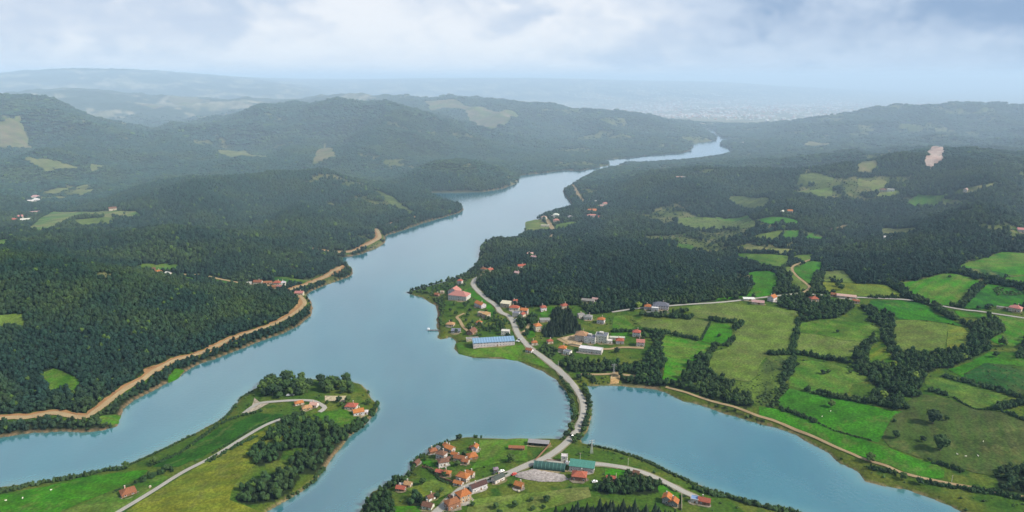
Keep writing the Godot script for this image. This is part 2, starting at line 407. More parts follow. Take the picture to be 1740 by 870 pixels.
func ground_colour(k: int, x: float, z: float, r: float) -> Color:
	var n := patchy.get_noise_2d(x, z)
	var region: Dictionary = regions[cover[k]]
	var kind: int = region.kind
	var d := shore[k]
	if wet[k]:
		return Color(0.10, 0.10, 0.06)
	if r > TREES_TO * 0.93:
		# beyond the trees that can be told apart: woods and fields as patches
		var far := patchy.get_noise_2d(x * 0.09 + 500.0, z * 0.09)
		var parcels := patchy.get_noise_2d(x * 0.35, z * 0.35 + 900.0)
		var field := Color(0.20, 0.20, 0.11).lerp(Color(0.42, 0.38, 0.27), smoothstep(0.0, 0.35, parcels))
		var wood := Color(0.030, 0.055, 0.026).lerp(Color(0.045, 0.075, 0.03), 0.5 + 0.5 * n)
		return wood.lerp(field, clampf(smoothstep(0.10, 0.22, far + 0.25 * parcels) * 0.8 + smoothstep(0.0, 60.0, 45.0 - heights[k]) * 0.75, 0.0, 1.0))
	if kind == FOREST or kind == WOOD or kind == PINE or kind == BUSH:
		var floor_ := Color(0.018, 0.028, 0.011).lerp(Color(0.04, 0.05, 0.02), smoothstep(0.1, 0.5, n))
		if kind == FOREST:
			floor_ = floor_.lerp(Color(0.075, 0.105, 0.022).lerp(Color(0.15, 0.15, 0.06), smoothstep(-0.1, 0.4, n)), glade(x, z, r))
		return floor_.lerp(Color(0.20, 0.145, 0.085), smoothstep(3.4, 1.2, d + 2.0 * n))
	var grass := Color(0.055, 0.115, 0.012).lerp(Color(0.11, 0.14, 0.022), smoothstep(-0.25, 0.4, n))
	grass = grass.lerp(Color(0.034, 0.088, 0.010), smoothstep(0.0, 0.45, patchy.get_noise_2d(x * 2.3 + 70.0, z * 2.3)))
	var reeds := Color(0.085, 0.105, 0.015)
	return grass.lerp(reeds, smoothstep(14.0, 3.0, d) * 0.7).lerp(Color(0.20, 0.165, 0.09), smoothstep(2.2, 0.6, d + 1.5 * n))


func turf() -> StandardMaterial3D:
	if materials.has("turf"):
		return materials.turf
	var m := StandardMaterial3D.new()
	m.vertex_color_use_as_albedo = true
	m.roughness = 0.95
	m.metallic_specular = 0.2
	var tex := NoiseTexture2D.new()
	tex.width = 1024
	tex.height = 1024
	tex.seamless = true
	var n := FastNoiseLite.new()
	n.seed = 5
	n.frequency = 0.02
	n.fractal_octaves = 6
	n.fractal_gain = 0.72
	tex.noise = n
	var ramp := Gradient.new()
	ramp.set_color(0, Color(0.55, 0.55, 0.52))
	ramp.set_color(1, Color(1, 1, 1))
	tex.color_ramp = ramp
	m.albedo_texture = tex
	materials.turf = m
	return m


func plain(key: String, colour: Color, roughness := 0.85, grain := 0.0) -> StandardMaterial3D:
	# colour is a real-world (linear) base colour
	if materials.has(key):
		return materials[key]
	var m := StandardMaterial3D.new()
	m.albedo_color = colour.linear_to_srgb()
	m.roughness = roughness
	m.metallic_specular = 0.3
	if grain > 0.0:
		if not materials.has("grain"):
			var tex := NoiseTexture2D.new()
			tex.width = 512
			tex.height = 512
			tex.seamless = true
			var n := FastNoiseLite.new()
			n.seed = 9
			n.frequency = 0.012
			n.fractal_octaves = 5
			n.fractal_gain = 0.7
			tex.noise = n
			var ramp := Gradient.new()
			ramp.set_color(0, Color(0.48, 0.46, 0.44))
			ramp.set_color(1, Color(1, 1, 1))
			tex.color_ramp = ramp
			materials.grain = tex
		m.albedo_texture = materials.grain
		m.uv1_triplanar = true
		m.uv1_scale = Vector3.ONE / grain
	materials[key] = m
	return m


func water_sheets() -> void:
	var m := StandardMaterial3D.new()
	m.albedo_color = Color(0.030, 0.125, 0.170).linear_to_srgb()
	m.roughness = 0.10
	m.metallic_specular = 1.0
	m.clearcoat_enabled = true
	m.clearcoat = 0.7
	m.clearcoat_roughness = 0.10
	var tex := NoiseTexture2D.new()
	tex.width = 1024
	tex.height = 1024
	tex.seamless = true
	tex.as_normal_map = true
	tex.bump_strength = 2.2
	var n := FastNoiseLite.new()
	n.seed = 21
	n.frequency = 0.03
	n.fractal_octaves = 5
	tex.noise = n
	m.normal_enabled = true
	m.normal_texture = tex
	m.normal_scale = 0.3
	m.vertex_color_use_as_albedo = true
	m.albedo_color = Color.WHITE
	var pond := PackedByteArray()
	pond.resize(ANGLES * RINGS)
	pond = fill(uneven(points(pond_outline())), pond, 1)
	for which in 2:
		var v := PackedVector3Array()
		var c := PackedColorArray()
		var uv := PackedVector2Array()
		var idx := PackedInt32Array()
		var at := {}
		for i in range(0, ANGLES - 2, 2):
			for j in range(0, RINGS - 2, 2):
				var mine := false
				for k in [i * RINGS + j, (i + 2) * RINGS + j, i * RINGS + j + 2, (i + 2) * RINGS + j + 2, (i + 1) * RINGS + j + 1]:
					if wet[k] and pond[k] == which:
						mine = true
				if not mine:
					continue
				var corner := []
				for q in [[i, j], [i, j + 2], [i + 2, j + 2], [i + 2, j]]:
					var k: int = q[0] * RINGS + q[1]
					if not at.has(k):
						at[k] = v.size()
						var a := angle_of(q[0])
						var p := Vector2(sin(a), -cos(a)) * ring_at[q[1]]
						v.append(Vector3(p.x, 0.0, p.y))
						uv.append(p / 150.0)
						c.append(water_colour(p, shore[k] if wet[k] else 0.0))
					corner.append(at[k])
				idx.append_array([corner[0], corner[1], corner[2], corner[0], corner[2], corner[3]])
		var arrays := []
		arrays.resize(Mesh.ARRAY_MAX)
		arrays[Mesh.ARRAY_VERTEX] = v
		var nn := PackedVector3Array()
		nn.resize(v.size())
		nn.fill(Vector3.UP)
		arrays[Mesh.ARRAY_NORMAL] = nn
		arrays[Mesh.ARRAY_COLOR] = c
		arrays[Mesh.ARRAY_TEX_UV] = uv
		arrays[Mesh.ARRAY_INDEX] = idx
		var me := ArrayMesh.new()
		me.add_surface_from_arrays(Mesh.PRIMITIVE_TRIANGLES, arrays)
		var o := MeshInstance3D.new()
		o.name = "lake" if which == 0 else "pond"
		o.mesh = me
		o.material_override = m
		o.set_meta("kind", "structure")
		o.set_meta("label", "long blue-green lake winding north between the hills" if which == 0 else "blue arm of the lake cut off by the causeway on the right")
		add_child(o)


func water_colour(p: Vector2, d: float) -> Color:
	# silt and algae drift in the water: paler turquoise where it is shallow, broad darker and lighter patches further out
	var drift := patchy.get_noise_2d(p.x * 0.11 + 90.0, p.y * 0.055)
	var wisp := patchy.get_noise_2d(p.x * 0.5, p.y * 0.22 + 33.0)
	var deep := Color(0.009, 0.066, 0.092).lerp(Color(0.024, 0.106, 0.130), clampf(0.5 + 1.1 * drift + 0.5 * wisp, 0.0, 1.0))
	var shallow := Color(0.060, 0.160, 0.160).lerp(Color(0.11, 0.15, 0.10), smoothstep(4.0, 0.0, d))
	return deep.lerp(shallow, smoothstep(10.0 + 22.0 * maxf(drift, 0.0), 0.0, d) * 0.5)


func valley_haze() -> void:
	# moist air lying over the far reach of the lake, the hills behind and the plain
	for bank in [[880.0, 390.0, 0.00015]]:
		var fog := FogVolume.new()
		fog.name = numbered("valley_haze")
		fog.shape = RenderingServer.FOG_VOLUME_SHAPE_BOX
		fog.size = Vector3(90000.0, bank[1] + 60.0, 47000.0 - bank[0])
		fog.position = Vector3(0, (bank[1] - 60.0) / 2.0, -(47000.0 + bank[0]) / 2.0)
		var m := FogMaterial.new()
		m.albedo = Color(0.808, 0.905, 0.988)
		m.density = bank[2]
		fog.material = m
		fog.set_meta("kind", "stuff")
		fog.set_meta("category", "haze")
		fog.set_meta("label", "pale blue haze over the far lake, the hills and the plain")
		add_child(fog)


# ------------------------------------------------------------------ sheets laid on the land
func paint(flat: Array, region: int) -> void:
	cover = fill(points(flat), cover, region, false)


func open_ground() -> void:
	paint([-144.9, -958.3, -98.1, -1006.3, -63, -1018, -27.8, -889.6, 0, -856.4, 46.3, -863.8, 88.6, -861.2, 96.7, -829.3, 127.5, -836.6, 172.2, -835.7, 222.7, -844.4, 302.9, -866.5, 326, -870.9, 413.4, -876.1, 468.3, -861.3, 535.7, -820.5, 611.3, -779.4, 663.3, -753.5, 367.1, -374.2, 331.5, -414, 199.9, -487.6, 18.4, -666.1, -108.3, -696.7], OPEN)
	paint([-379.8, -368.5, -460.2, -460.7, -349.3, -496.3, -275.4, -666.1, -134.6, -666.1, -111, -564.7, -146, -377.9], OPEN)
	paint([-116.1, -377.9, -121.9, -471.2, -92, -543.5, 15.5, -548.7, 51, -611.7, 37.3, -677.9, 84.7, -658.4, 76.7, -543.5, 167.9, -459.5, 228.3, -427.1, 214, -372.3], OPEN)


func new_region(called: String, kind: int, label: String) -> int:
	regions.append({"kind": kind, "name": called, "label": label})
	return regions.size() - 1


func grow(called: String, kind: int, flat: Array, label: String) -> void:
	paint(flat, new_region(called, kind, label))


func lift(r: float) -> float:
	return 0.35 + clampf((r - 900.0) / 2500.0, 0.0, 1.0) * 1.6


func field(called: String, kind: int, flat: Array, one: Color, two: Color, label: String) -> void:
	var outline := points(flat)
	if outline.size() < 3:
		return
	paint(flat, new_region(called, kind, label))
	outline = uneven(outline)
	var box := Rect2(outline[0], Vector2.ZERO)
	for p in outline:
		box = box.expand(p)
	var r := box.get_center().length()
	var cell := clampf(r / 260.0, 2.6, 24.0)
	var st := SurfaceTool.new()
	st.begin(Mesh.PRIMITIVE_TRIANGLES)
	var turn := roll.randf() * PI
	var along := Vector2(cos(turn), sin(turn))
	var stripe := roll.randf_range(0.22, 0.6)
	for ix in range(int(floor(box.position.x / cell)), int(ceil(box.end.x / cell))):
		for iz in range(int(floor(box.position.y / cell)), int(ceil(box.end.y / cell))):
			var q := PackedVector2Array([Vector2(ix, iz) * cell, Vector2(ix + 1, iz) * cell, Vector2(ix + 1, iz + 1) * cell, Vector2(ix, iz + 1) * cell])
			for piece in Geometry2D.intersect_polygons(q, outline):
				var t := Geometry2D.triangulate_polygon(piece)
				for k in range(0, t.size(), 3):
					var tri := [piece[t[k]], piece[t[k + 1]], piece[t[k + 2]]]
					if (tri[1] - tri[0]).cross(tri[2] - tri[0]) < 0.0:
						tri = [tri[0], tri[2], tri[1]]
					for p in tri:
						var broad := patchy.get_noise_2d(p.x * 0.7 + 40.0, p.y * 0.7)
						var band := sin(p.dot(along) * stripe + 5.0 * patchy.get_noise_2d(p.x * 0.15, p.y * 0.15))
						var n := 0.45 + 1.15 * broad + 0.32 * band + 0.5 * patchy.get_noise_2d(p.x * 2.6, p.y * 2.6 + 300.0)
						var fine := 1.0 + 0.55 * patchy.get_noise_2d(p.x * 1.7 + 800.0, p.y * 1.7) + 0.30 * patchy.get_noise_2d(p.x * 6.0, p.y * 6.0)
						# cattle paths and worn ground
						var worn := smoothstep(0.035, 0.0, absf(patchy.get_noise_2d(p.x * 0.45 - 130.0, p.y * 0.45))) * 0.45
						st.set_color((one.lerp(two, clampf(n, 0.0, 1.0)) * clampf(fine, 0.55, 1.5)).lerp(Color(0.15, 0.15, 0.05), worn))
						st.set_normal(slope(p.x, p.y))
						st.set_uv(p / 70.0)
						st.add_vertex(Vector3(p.x, ground(p.x, p.y) + lift(r), p.y))
	var o := MeshInstance3D.new()
	o.name = numbered(called)
	o.mesh = indexed(st)
	o.material_override = turf()
	o.set_meta("kind", "structure")
	o.set_meta("label", label)
	add_child(o)


func indexed(st: SurfaceTool) -> ArrayMesh:
	st.index()
	return st.commit()


func uneven(o: PackedVector2Array) -> PackedVector2Array:
	# long straight edges get small wobbles, as field edges have
	var out := PackedVector2Array()
	for k in o.size():
		var a := o[k]
		var b := o[(k + 1) % o.size()]
		var parts := clampi(int(a.distance_to(b) / maxf(9.0, a.length() / 90.0)), 1, 12)
		for s in parts:
			var p := a.lerp(b, float(s) / parts)
			if s > 0:
				p += (b - a).orthogonal().normalized() * patchy.get_noise_2d(p.x * 2.0, p.y * 2.0) * 3.0
			out.append(p)
	return out


func slope(x: float, z: float) -> Vector3:
	var e := 4.0
	return Vector3(ground(x - e, z) - ground(x + e, z), 2.0 * e, ground(x, z - e) - ground(x, z + e)).normalized()


func smooth_line(p: PackedVector2Array, step: float) -> PackedVector2Array:
	var c := Curve2D.new()
	for k in p.size():
		var before := p[maxi(k - 1, 0)]
		var after := p[mini(k + 1, p.size() - 1)]
		var t := (after - before) / 6.0
		var l := minf(p[k].distance_to(before) if k > 0 else 1e9, p[k].distance_to(after) if k < p.size() - 1 else 1e9) / 2.5
		t = t.limit_length(l)
		c.add_point(p[k], -t, t)
	c.bake_interval = step
	return c.get_baked_points()


func ribbon(called: String, line: PackedVector2Array, width: float, offset: float, up: float, one: Color, two: Color, label: String, clear: float, ragged := 0.0) -> void:
	var st := SurfaceTool.new()
	st.begin(Mesh.PRIMITIVE_TRIANGLES)
	var rows := []
	for k in line.size():
		var dir := (line[mini(k + 1, line.size() - 1)] - line[maxi(k - 1, 0)]).normalized()
		var side := Vector2(-dir.y, dir.x)
		var row := []
		for s in 4:
			var half := width / 2.0 * (1.0 + ragged * patchy.get_noise_2d(line[k].x * 4.0 + s * 50.0, line[k].y * 4.0))
			row.append(line[k] + side * (offset + half * lerpf(-1.0, 1.0, s / 3.0)))
		rows.append(row)
	if clear > 0.0:
		var edge := PackedVector2Array()
		var back := PackedVector2Array()
		var gap := (clear - width) / 2.0
		for row in rows:
			var out_: Vector2 = (row[3] - row[0]).normalized() * gap
			edge.append(row[0] - out_)
			back.append(row[3] + out_)
		for k in edge.size() - 1:
			cover = fill(PackedVector2Array([edge[k], edge[k + 1], back[k + 1], back[k]]), cover, CLEAR_REGION, false)
	var r := line[0].length()
	var lo := lift(r) + up
	for k in rows.size() - 1:
		for s in 3:
			var q := [rows[k][s], rows[k + 1][s], rows[k + 1][s + 1], rows[k][s + 1]]
			for t in [[0, 2, 1], [0, 3, 2]]:
				var tri := [q[t[0]], q[t[1]], q[t[2]]]
				if (tri[1] - tri[0]).cross(tri[2] - tri[0]) < 0.0:
					tri = [tri[0], tri[2], tri[1]]
				for p in tri:
					var n := 0.5 + 0.7 * patchy.get_noise_2d(p.x * 4.0, p.y * 4.0)
					st.set_color(one.lerp(two, clampf(n, 0.0, 1.0)))
					st.set_normal(slope(p.x, p.y))
					st.set_uv(p / 12.0)
					st.add_vertex(Vector3(p.x, maxf(ground(p.x, p.y), 0.6) + lo, p.y))
	var o := MeshInstance3D.new()
	o.name = numbered(called)
	o.mesh = indexed(st)
	o.material_override = turf()
	o.set_meta("kind", "structure")
	o.set_meta("label", label)
	add_child(o)


const CLEAR_REGION := 3


func road(called: String, flat: Array, width: float, kind: int, label: String) -> void:
	var p := points(flat)
	if p.size() < 2:
		return
	var line := smooth_line(p, clampf(p[0].length() / 130.0, 4.0, 12.0))
	if called == "dirt_road":
		ribbon("earth_cutting", line, width * 0.75, width * CUT_SIDE, 0.15, Color(0.24, 0.125, 0.06), Color(0.40, 0.23, 0.105), "bare orange cutting on the hill side of the " + label, 0.0, 1.5)
	elif kind == PAVED_ROAD and width > 5.2:
		ribbon("verge", line, width + 2.2, 0.0, 0.15, Color(0.20, 0.19, 0.10), Color(0.26, 0.24, 0.16), "worn verge of the " + label, 0.0, 0.5)
	var clear := width * 2.3 if called == "dirt_road" else width + 4.0
	if kind == PAVED_ROAD:
		ribbon(called, line, width, 0.0, 0.3, Color(0.36, 0.345, 0.32), Color(0.42, 0.40, 0.37), label, clear)
	else:
		ribbon(called, line, width, 0.0, 0.3, Color(0.44, 0.34, 0.20), Color(0.30, 0.21, 0.115), label, clear, 0.3)


const CUT_SIDE := -0.72


func land_cover() -> void:
	field("meadow", MEADOW, [344.9, -976.3, 363.9, -981.8, 375.5, -978, 381.1, -965.1, 374.7, -936.1, 360.1, -900.8, 342.3, -875.5, 326, -870.9, 305, -873, 264.9, -857.6, 271, -868.3, 313.2, -879.1, 328.3, -905.9, 341.7, -943.4], Color(0.039, 0.178, 0.006), Color(0.048, 0.135, 0.008), "bright green meadow curving round the dark pine wood's right edge")
	field("meadow", MEADOW, [362.2, -1092.5, 392.5, -1065.5, 433.8, -1054.1, 416.3, -1006, 398.3, -988.7, 378.8, -992.4, 375.8, -1016.6, 365.7, -1045.1, 358.2, -1058.9], Color(0.048, 0.135, 0.008), Color(0.108, 0.172, 0.027), "green meadow behind the pine wood, left of the winding track")
	field("meadow", MEADOW, [433.2, -1038.1, 452.7, -1061.6, 489.1, -1076.3, 463.7, -1040.7, 447.3, -1027.8], Color(0.048, 0.135, 0.008), Color(0.108, 0.172, 0.027), "small narrow meadow above the upper bend of the winding track")
	field("meadow", MEADOW, [460, -1029.8, 474.8, -1024.1, 457.2, -983.6, 435, -957.7, 413, -916.8, 407.9, -912.1, 411.5, -971.2, 419.1, -988.4], Color(0.039, 0.178, 0.006), Color(0.048, 0.135, 0.008), "bright green meadow inside the bend of the winding track")
	field("meadow", MEADOW, [403.7, -991.3, 420.2, -1000.1, 409.2, -974, 404.1, -902.9, 385.9, -885.2, 382, -905.8, 397.1, -947.1], Color(0.108, 0.172, 0.027), Color(0.115, 0.15, 0.042), "rough olive pasture on the left side of the winding track")
	field("meadow", MEADOW, [454.5, -971.5, 482.8, -973.6, 479.5, -950, 472.3, -922.1, 473.5, -914.5, 433.3, -926.2, 444.5, -946.5], Color(0.115, 0.15, 0.042), Color(0.108, 0.172, 0.027), "brownish meadow tongue pushing up into the dark oak wood")
	field("meadow", MEADOW, [432.3, -923.8, 507.7, -902.6, 512.2, -856.4, 468.3, -861.3, 432.8, -877.6, 419.3, -882.5, 422.8, -898], Color(0.108, 0.172, 0.027), Color(0.155, 0.175, 0.018), "long light green meadow between the oak wood and the country road")
	field("meadow", MEADOW, [524.6, -912.1, 553, -911.1, 609.6, -937.7, 625.3, -932.2, 639, -907.5, 609.9, -876.8, 552.8, -815.4, 537.7, -820.2, 520.5, -840.1, 526.5, -874.2], Color(0.039, 0.178, 0.006), Color(0.108, 0.172, 0.027), "large bright green field enclosed by hedges beside the oak wood")
	field("meadow", MEADOW, [643.9, -961.4, 671.6, -983, 711.2, -1000.6, 745.3, -1021.8, 761.2, -1024.1, 781.8, -1020.2, 823.7, -1010.2, 739.5, -899, 711.7, -920.5, 695, -919.7, 680, -949.5], Color(0.039, 0.178, 0.006), Color(0.108, 0.172, 0.027), "bright green hillside field at the far right below the forest")
	field("meadow", MEADOW, [643.9, -961.4, 680, -949.5, 695, -919.7, 671.7, -914.8, 649.9, -930.9], Color(0.022, 0.095, 0.017), Color(0.2, 0.2, 0.08), "dark green crop strip below the far right hillside field")
	field("meadow", MEADOW, [670.2, -912.5, 708.3, -915.8, 739.5, -899, 705, -853.3, 680.1, -876, 667.5, -891.1], Color(0.039, 0.178, 0.006), Color(0.048, 0.135, 0.008), "small bright meadow at the right edge under the dark crop strip")
	field("meadow", MEADOW, [641.6, -894.5, 657.8, -866, 654.3, -839.9, 681, -821.6, 651.7, -782.7, 623.3, -796.4, 591.2, -806.1, 568.2, -799, 556.9, -810.3, 594, -848.2], Color(0.039, 0.178, 0.006), Color(0.022, 0.095, 0.017), "deep green paddock around the pink roofed farmhouse")
	field("meadow", MEADOW, [462.4, -849.2, 499.3, -845.1, 517.1, -834.2, 518.6, -821.2, 512.2, -795.2, 518.9, -784, 519.5, -762.2, 518.3, -752.7, 509, -764, 492.8, -776.2, 465.3, -785.7, 463.3, -797.9, 455.3, -812.9, 452.7, -835.7], Color(0.022, 0.095, 0.017), Color(0.039, 0.178, 0.006), "blue-green striped crop field just below the country road")
	field("meadow", MEADOW, [457.5, -782.9, 482.9, -779.5, 490.7, -772.6, 508, -762.3, 486, -726.9, 463.5, -692.6, 448.2, -688.8, 438.8, -685.5, 433.4, -699.1, 415.9, -698.2, 425.2, -721.7], Color(0.105, 0.14, 0.032), Color(0.108, 0.172, 0.027), "rounded olive field ringed by dark trees")
	field("meadow", MEADOW, [506.9, -760.5, 517.8, -750.9, 513.7, -732.6, 504.2, -717.7, 485.7, -696.3, 471.3, -689.2, 464, -692.5, 486.6, -726.8], Color(0.155, 0.175, 0.018), Color(0.108, 0.172, 0.027), "yellowish right end of the rounded olive field")
	field("meadow", MEADOW, [344.4, -780.7, 367.6, -790.8, 397.9, -795, 410.4, -780.8, 421.7, -774, 428.6, -756.5, 417.3, -738.2, 393.9, -725.6, 372.9, -731.1, 354.8, -747.5, 333.4, -754.9], Color(0.108, 0.172, 0.027), Color(0.048, 0.135, 0.008), "light green meadow with one lone tree in the middle")
	field("meadow", MEADOW, [332.8, -753.2, 354.1, -745.8, 372.1, -729.5, 391.3, -724.2, 389.1, -721.1, 368.2, -697.4, 358.9, -684.4, 340.2, -681.4, 319.5, -695.9, 310.4, -706.8], Color(0.115, 0.15, 0.042), Color(0.108, 0.172, 0.027), "brownish rough pasture below the lone tree meadow")
	field("meadow", MEADOW, [222, -838.3, 274.6, -853.9, 322.7, -839.2, 356.7, -819, 344.4, -793.3, 323.4, -745, 301.7, -702.3, 278.4, -698.1, 268.2, -685, 256.9, -668.4, 245.8, -644.7, 234.6, -633.9, 214.4, -644.3, 202.1, -661.9, 211.1, -686.2, 220.7, -707.2, 238.2, -714.1, 252.8, -740.7, 259.2, -761.4, 275.4, -784.5, 275.4, -795.7, 240.2, -797.7, 220.2, -803.8, 219.7, -822.7], Color(0.108, 0.172, 0.027), Color(0.115, 0.15, 0.042), "large olive pasture sloping down from the white walled villa")
	field("meadow", MEADOW, [152.3, -802.9, 187.3, -801.3, 219.8, -802, 238.7, -792.3, 216.8, -743.6, 193.1, -751.7, 180.2, -767.9, 155.1, -781.9], Color(0.108, 0.172, 0.027), Color(0.115, 0.15, 0.042), "narrow olive meadow between two hedges below the villa")
	field("meadow", MEADOW, [237.5, -785.1, 260.2, -783.1, 256.7, -757.9, 250.2, -740.9, 240, -726.7, 224, -728.5, 214.7, -735.7, 227.3, -762.8], Color(0.039, 0.178, 0.006), Color(0.048, 0.135, 0.008), "bright square field with a single bush in it")
	field("meadow", MEADOW, [169.8, -737.6, 177.8, -753, 208.9, -736.2, 213.7, -734.3, 223.4, -723.9, 219.5, -711.9, 207.9, -695.2, 187.4, -683.7, 180.6, -668, 170.7, -649.1, 163.1, -644.1, 152.7, -651.2, 161.1, -677.4, 165.1, -702.1], Color(0.039, 0.178, 0.006), Color(0.108, 0.172, 0.027), "big bright green field narrowing down towards the pond")
	field("meadow", MEADOW, [116.7, -769.1, 136.8, -768.7, 136.3, -753.2, 116.2, -755.1], Color(0.039, 0.178, 0.006), Color(0.048, 0.135, 0.008), "small green garden meadow above the red roofed houses")
	field("meadow", MEADOW, [127.4, -820.5, 139.6, -822.8, 146.7, -777.9, 130, -778.5, 118.8, -774.2], Color(0.108, 0.172, 0.027), Color(0.048, 0.135, 0.008), "small sloping meadow left of the narrow olive meadow")
	field("scrubland", SCRUB, [276.3, -692.2, 302.1, -690.3, 283.1, -654, 267.2, -630.7, 250.9, -605.1, 235, -588, 229.8, -588.7, 210.4, -615.1, 191, -627.2, 171.4, -641.7, 182.8, -652.5, 213.7, -641.9, 233.8, -631.5, 246.5, -643.3, 256.7, -664.3], Color(0.052, 0.082, 0.022), Color(0.108, 0.172, 0.027), "bushy overgrown slope between the olive pasture and the pond path")
	field("meadow", MEADOW, [299.5, -677.3, 316.5, -679.7, 335.1, -670.1, 347.3, -652.1, 357, -633.3, 347.4, -629, 331.1, -621.4, 319.9, -605.9, 302, -604.5, 285.2, -612.5, 271.1, -623, 273.9, -633.1], Color(0.05, 0.15, 0.014), Color(0.108, 0.172, 0.027), "green meadow with a pair of bushes between two hedges")
	field("meadow", MEADOW, [268.2, -616.8, 283.2, -607.7, 302.6, -596, 317, -588, 339.5, -568.8, 350.1, -565.2, 342.1, -561.9, 320.1, -537.5, 304.3, -518.9, 295.6, -523.9, 280.7, -539.9, 263.9, -560.2, 247.3, -581.7, 248.7, -594.6], Color(0.038, 0.135, 0.01), Color(0.039, 0.178, 0.006), "large green meadow above the pond path")
	field("meadow", MEADOW, [229.5, -587.8, 243.4, -581.2, 268.6, -556.5, 285.9, -533.5, 301.7, -516.6, 309.3, -509.7, 322.8, -494.4, 333.3, -488.4, 335.4, -478.6, 330.1, -470.3, 320.8, -468.9, 306.9, -477.8, 288.8, -496.1, 277.3, -507.6, 260.2, -536.1, 238.8, -563.7, 233.4, -569.6, 224.7, -573.4], Color(0.039, 0.178, 0.006), Color(0.045, 0.14, 0.01), "long bright green strip along the pond path")
	field("meadow", MEADOW, [353.3, -576.1, 385.5, -595.3, 402, -582.1, 411.1, -559.7, 427.2, -552.6, 454.6, -519.3, 405.4, -453.9, 376.9, -463.4, 356.6, -472.8, 348.3, -481.3, 339.5, -489.5, 324.5, -495.8, 310.1, -511.3, 311, -524.4, 331, -551.5], Color(0.05, 0.092, 0.017), Color(0.068, 0.088, 0.026), "wide dull green pasture in the lower right with single trees")
	field("meadow", MEADOW, [400.6, -620.8, 414.6, -628.2, 423.9, -626.6, 441.8, -595.2, 449.3, -576.3, 428, -562.1, 411, -562, 408.7, -574.1, 406.4, -587.6, 395.7, -601.5], Color(0.048, 0.125, 0.017), Color(0.108, 0.172, 0.027), "green strip field right of the dark tree belt")
	field("meadow", MEADOW, [414.8, -728.2, 389.4, -704.7, 371.1, -671.2, 393.5, -658.4, 399.2, -663.6, 405.9, -699.5], Color(0.048, 0.135, 0.008), Color(0.155, 0.175, 0.018), "triangular green clearing between two tree belts")
	field("meadow", MEADOW, [539.7, -800.8, 597.5, -760, 625.5, -747.9, 574.1, -679.6, 552.6, -696.8, 528.9, -683.4, 519.6, -698.7, 522.4, -709.5, 553.8, -730.3, 564.2, -757.4, 548.1, -776.3, 534.5, -783.3], Color(0.039, 0.178, 0.006), Color(0.108, 0.172, 0.027), "bright green meadow below the road at the right edge")
	field("meadow", MEADOW, [499, -676.1, 519.6, -667.5, 518, -648.5, 545.9, -642.1, 534.8, -627.4, 505.2, -630.5, 477.1, -649.3, 456.4, -638.6, 443, -629.1, 438.3, -618.9, 437.7, -643.9, 466.6, -654.7], Color(0.039, 0.178, 0.006), Color(0.048, 0.135, 0.008), "bright green winding strip above the bushy right edge slope")
	field("scrubland", SCRUB, [443.5, -629, 477.1, -649.3, 488.5, -640.4, 498.7, -621.4, 526.1, -615.7, 492.1, -570.1, 465.3, -574.1, 450.1, -586.9, 438.3, -618.9], Color(0.022, 0.095, 0.017), Color(0.052, 0.082, 0.022), "dark bushy slope at the right edge")
	field("meadow", MEADOW, [357.6, -1128.4, 394.2, -1127.3, 420.4, -1089, 454.3, -1094.7, 472.7, -1085.3, 428.8, -1063, 381.5, -1088.3, 368.3, -1112.3], Color(0.2, 0.2, 0.08), Color(0.108, 0.172, 0.027), "dry pale meadow dotted with bushes behind the pine wood")
	field("meadow", MEADOW, [436.6, -1109.7, 462.5, -1123.7, 488.1, -1130.1, 458.7, -1106.1], Color(0.2, 0.2, 0.08), Color(0.108, 0.172, 0.027), "thin pale meadow strip behind the dry dotted meadow")
	field("meadow", MEADOW, [403, -1160.7, 426.6, -1180.3, 482.4, -1208.7, 462.9, -1159.2, 438.1, -1130, 405.6, -1153.2], Color(0.115, 0.15, 0.042), Color(0.108, 0.172, 0.027), "dull olive meadow left of the bright green twin fields")
	field("meadow", MEADOW, [483.4, -1205.8, 519, -1223.1, 501.5, -1178.6, 484.7, -1159.8, 462.7, -1155.8], Color(0.039, 0.178, 0.006), Color(0.048, 0.135, 0.008), "square bright green field in the middle distance on the right")
	field("meadow", MEADOW, [509.9, -1183.8, 554.4, -1237.3, 535.8, -1208.2, 561, -1211.8, 609.8, -1227.6, 576.8, -1201.8, 507.6, -1170.4], Color(0.039, 0.178, 0.006), Color(0.048, 0.135, 0.008), "forked bright green field right of the square one")
	field("meadow", MEADOW, [467.3, -1299.6, 479.1, -1305.4, 534.4, -1288.6, 545.8, -1274.4, 526.8, -1257.1, 478.1, -1249.8], Color(0.039, 0.178, 0.006), Color(0.048, 0.135, 0.008), "flat bright green field below the small white farmhouse")
	field("scrubland", SCRUB, [347.9, -1435.1, 389.2, -1451, 430.7, -1450.6, 488.2, -1411.2, 475.9, -1364.1, 457.6, -1271.3, 441.7, -1249.6, 408.8, -1324.9, 356.8, -1323.5, 330.6, -1359.8], Color(0.108, 0.172, 0.027), Color(0.115, 0.15, 0.042), "pale bushy meadow on the ridge behind the pine hill")
	field("meadow", MEADOW, [436.9, -1459.3, 490.8, -1418.8, 478.8, -1372.7, 433.5, -1442.6], Color(0.039, 0.178, 0.006), Color(0.108, 0.172, 0.027), "thin bright strip at the top of the pale bushy meadow")
	field("scrubland", SCRUB, [503.2, -1598.1, 540.3, -1599.1, 569.9, -1519, 547.1, -1455.1, 518.4, -1407.9, 504.5, -1483.6, 494.5, -1553.3], Color(0.115, 0.15, 0.042), Color(0.052, 0.082, 0.022), "brownish scrub slope on the right forest hill")
	field("meadow", MEADOW, [630.3, -1567.4, 685.8, -1582.9, 737.5, -1580.6, 712.3, -1529.1, 661.7, -1511.5, 622.5, -1540.1], Color(0.115, 0.15, 0.042), Color(0.108, 0.172, 0.027), "pale distant meadow on the right forest hill")
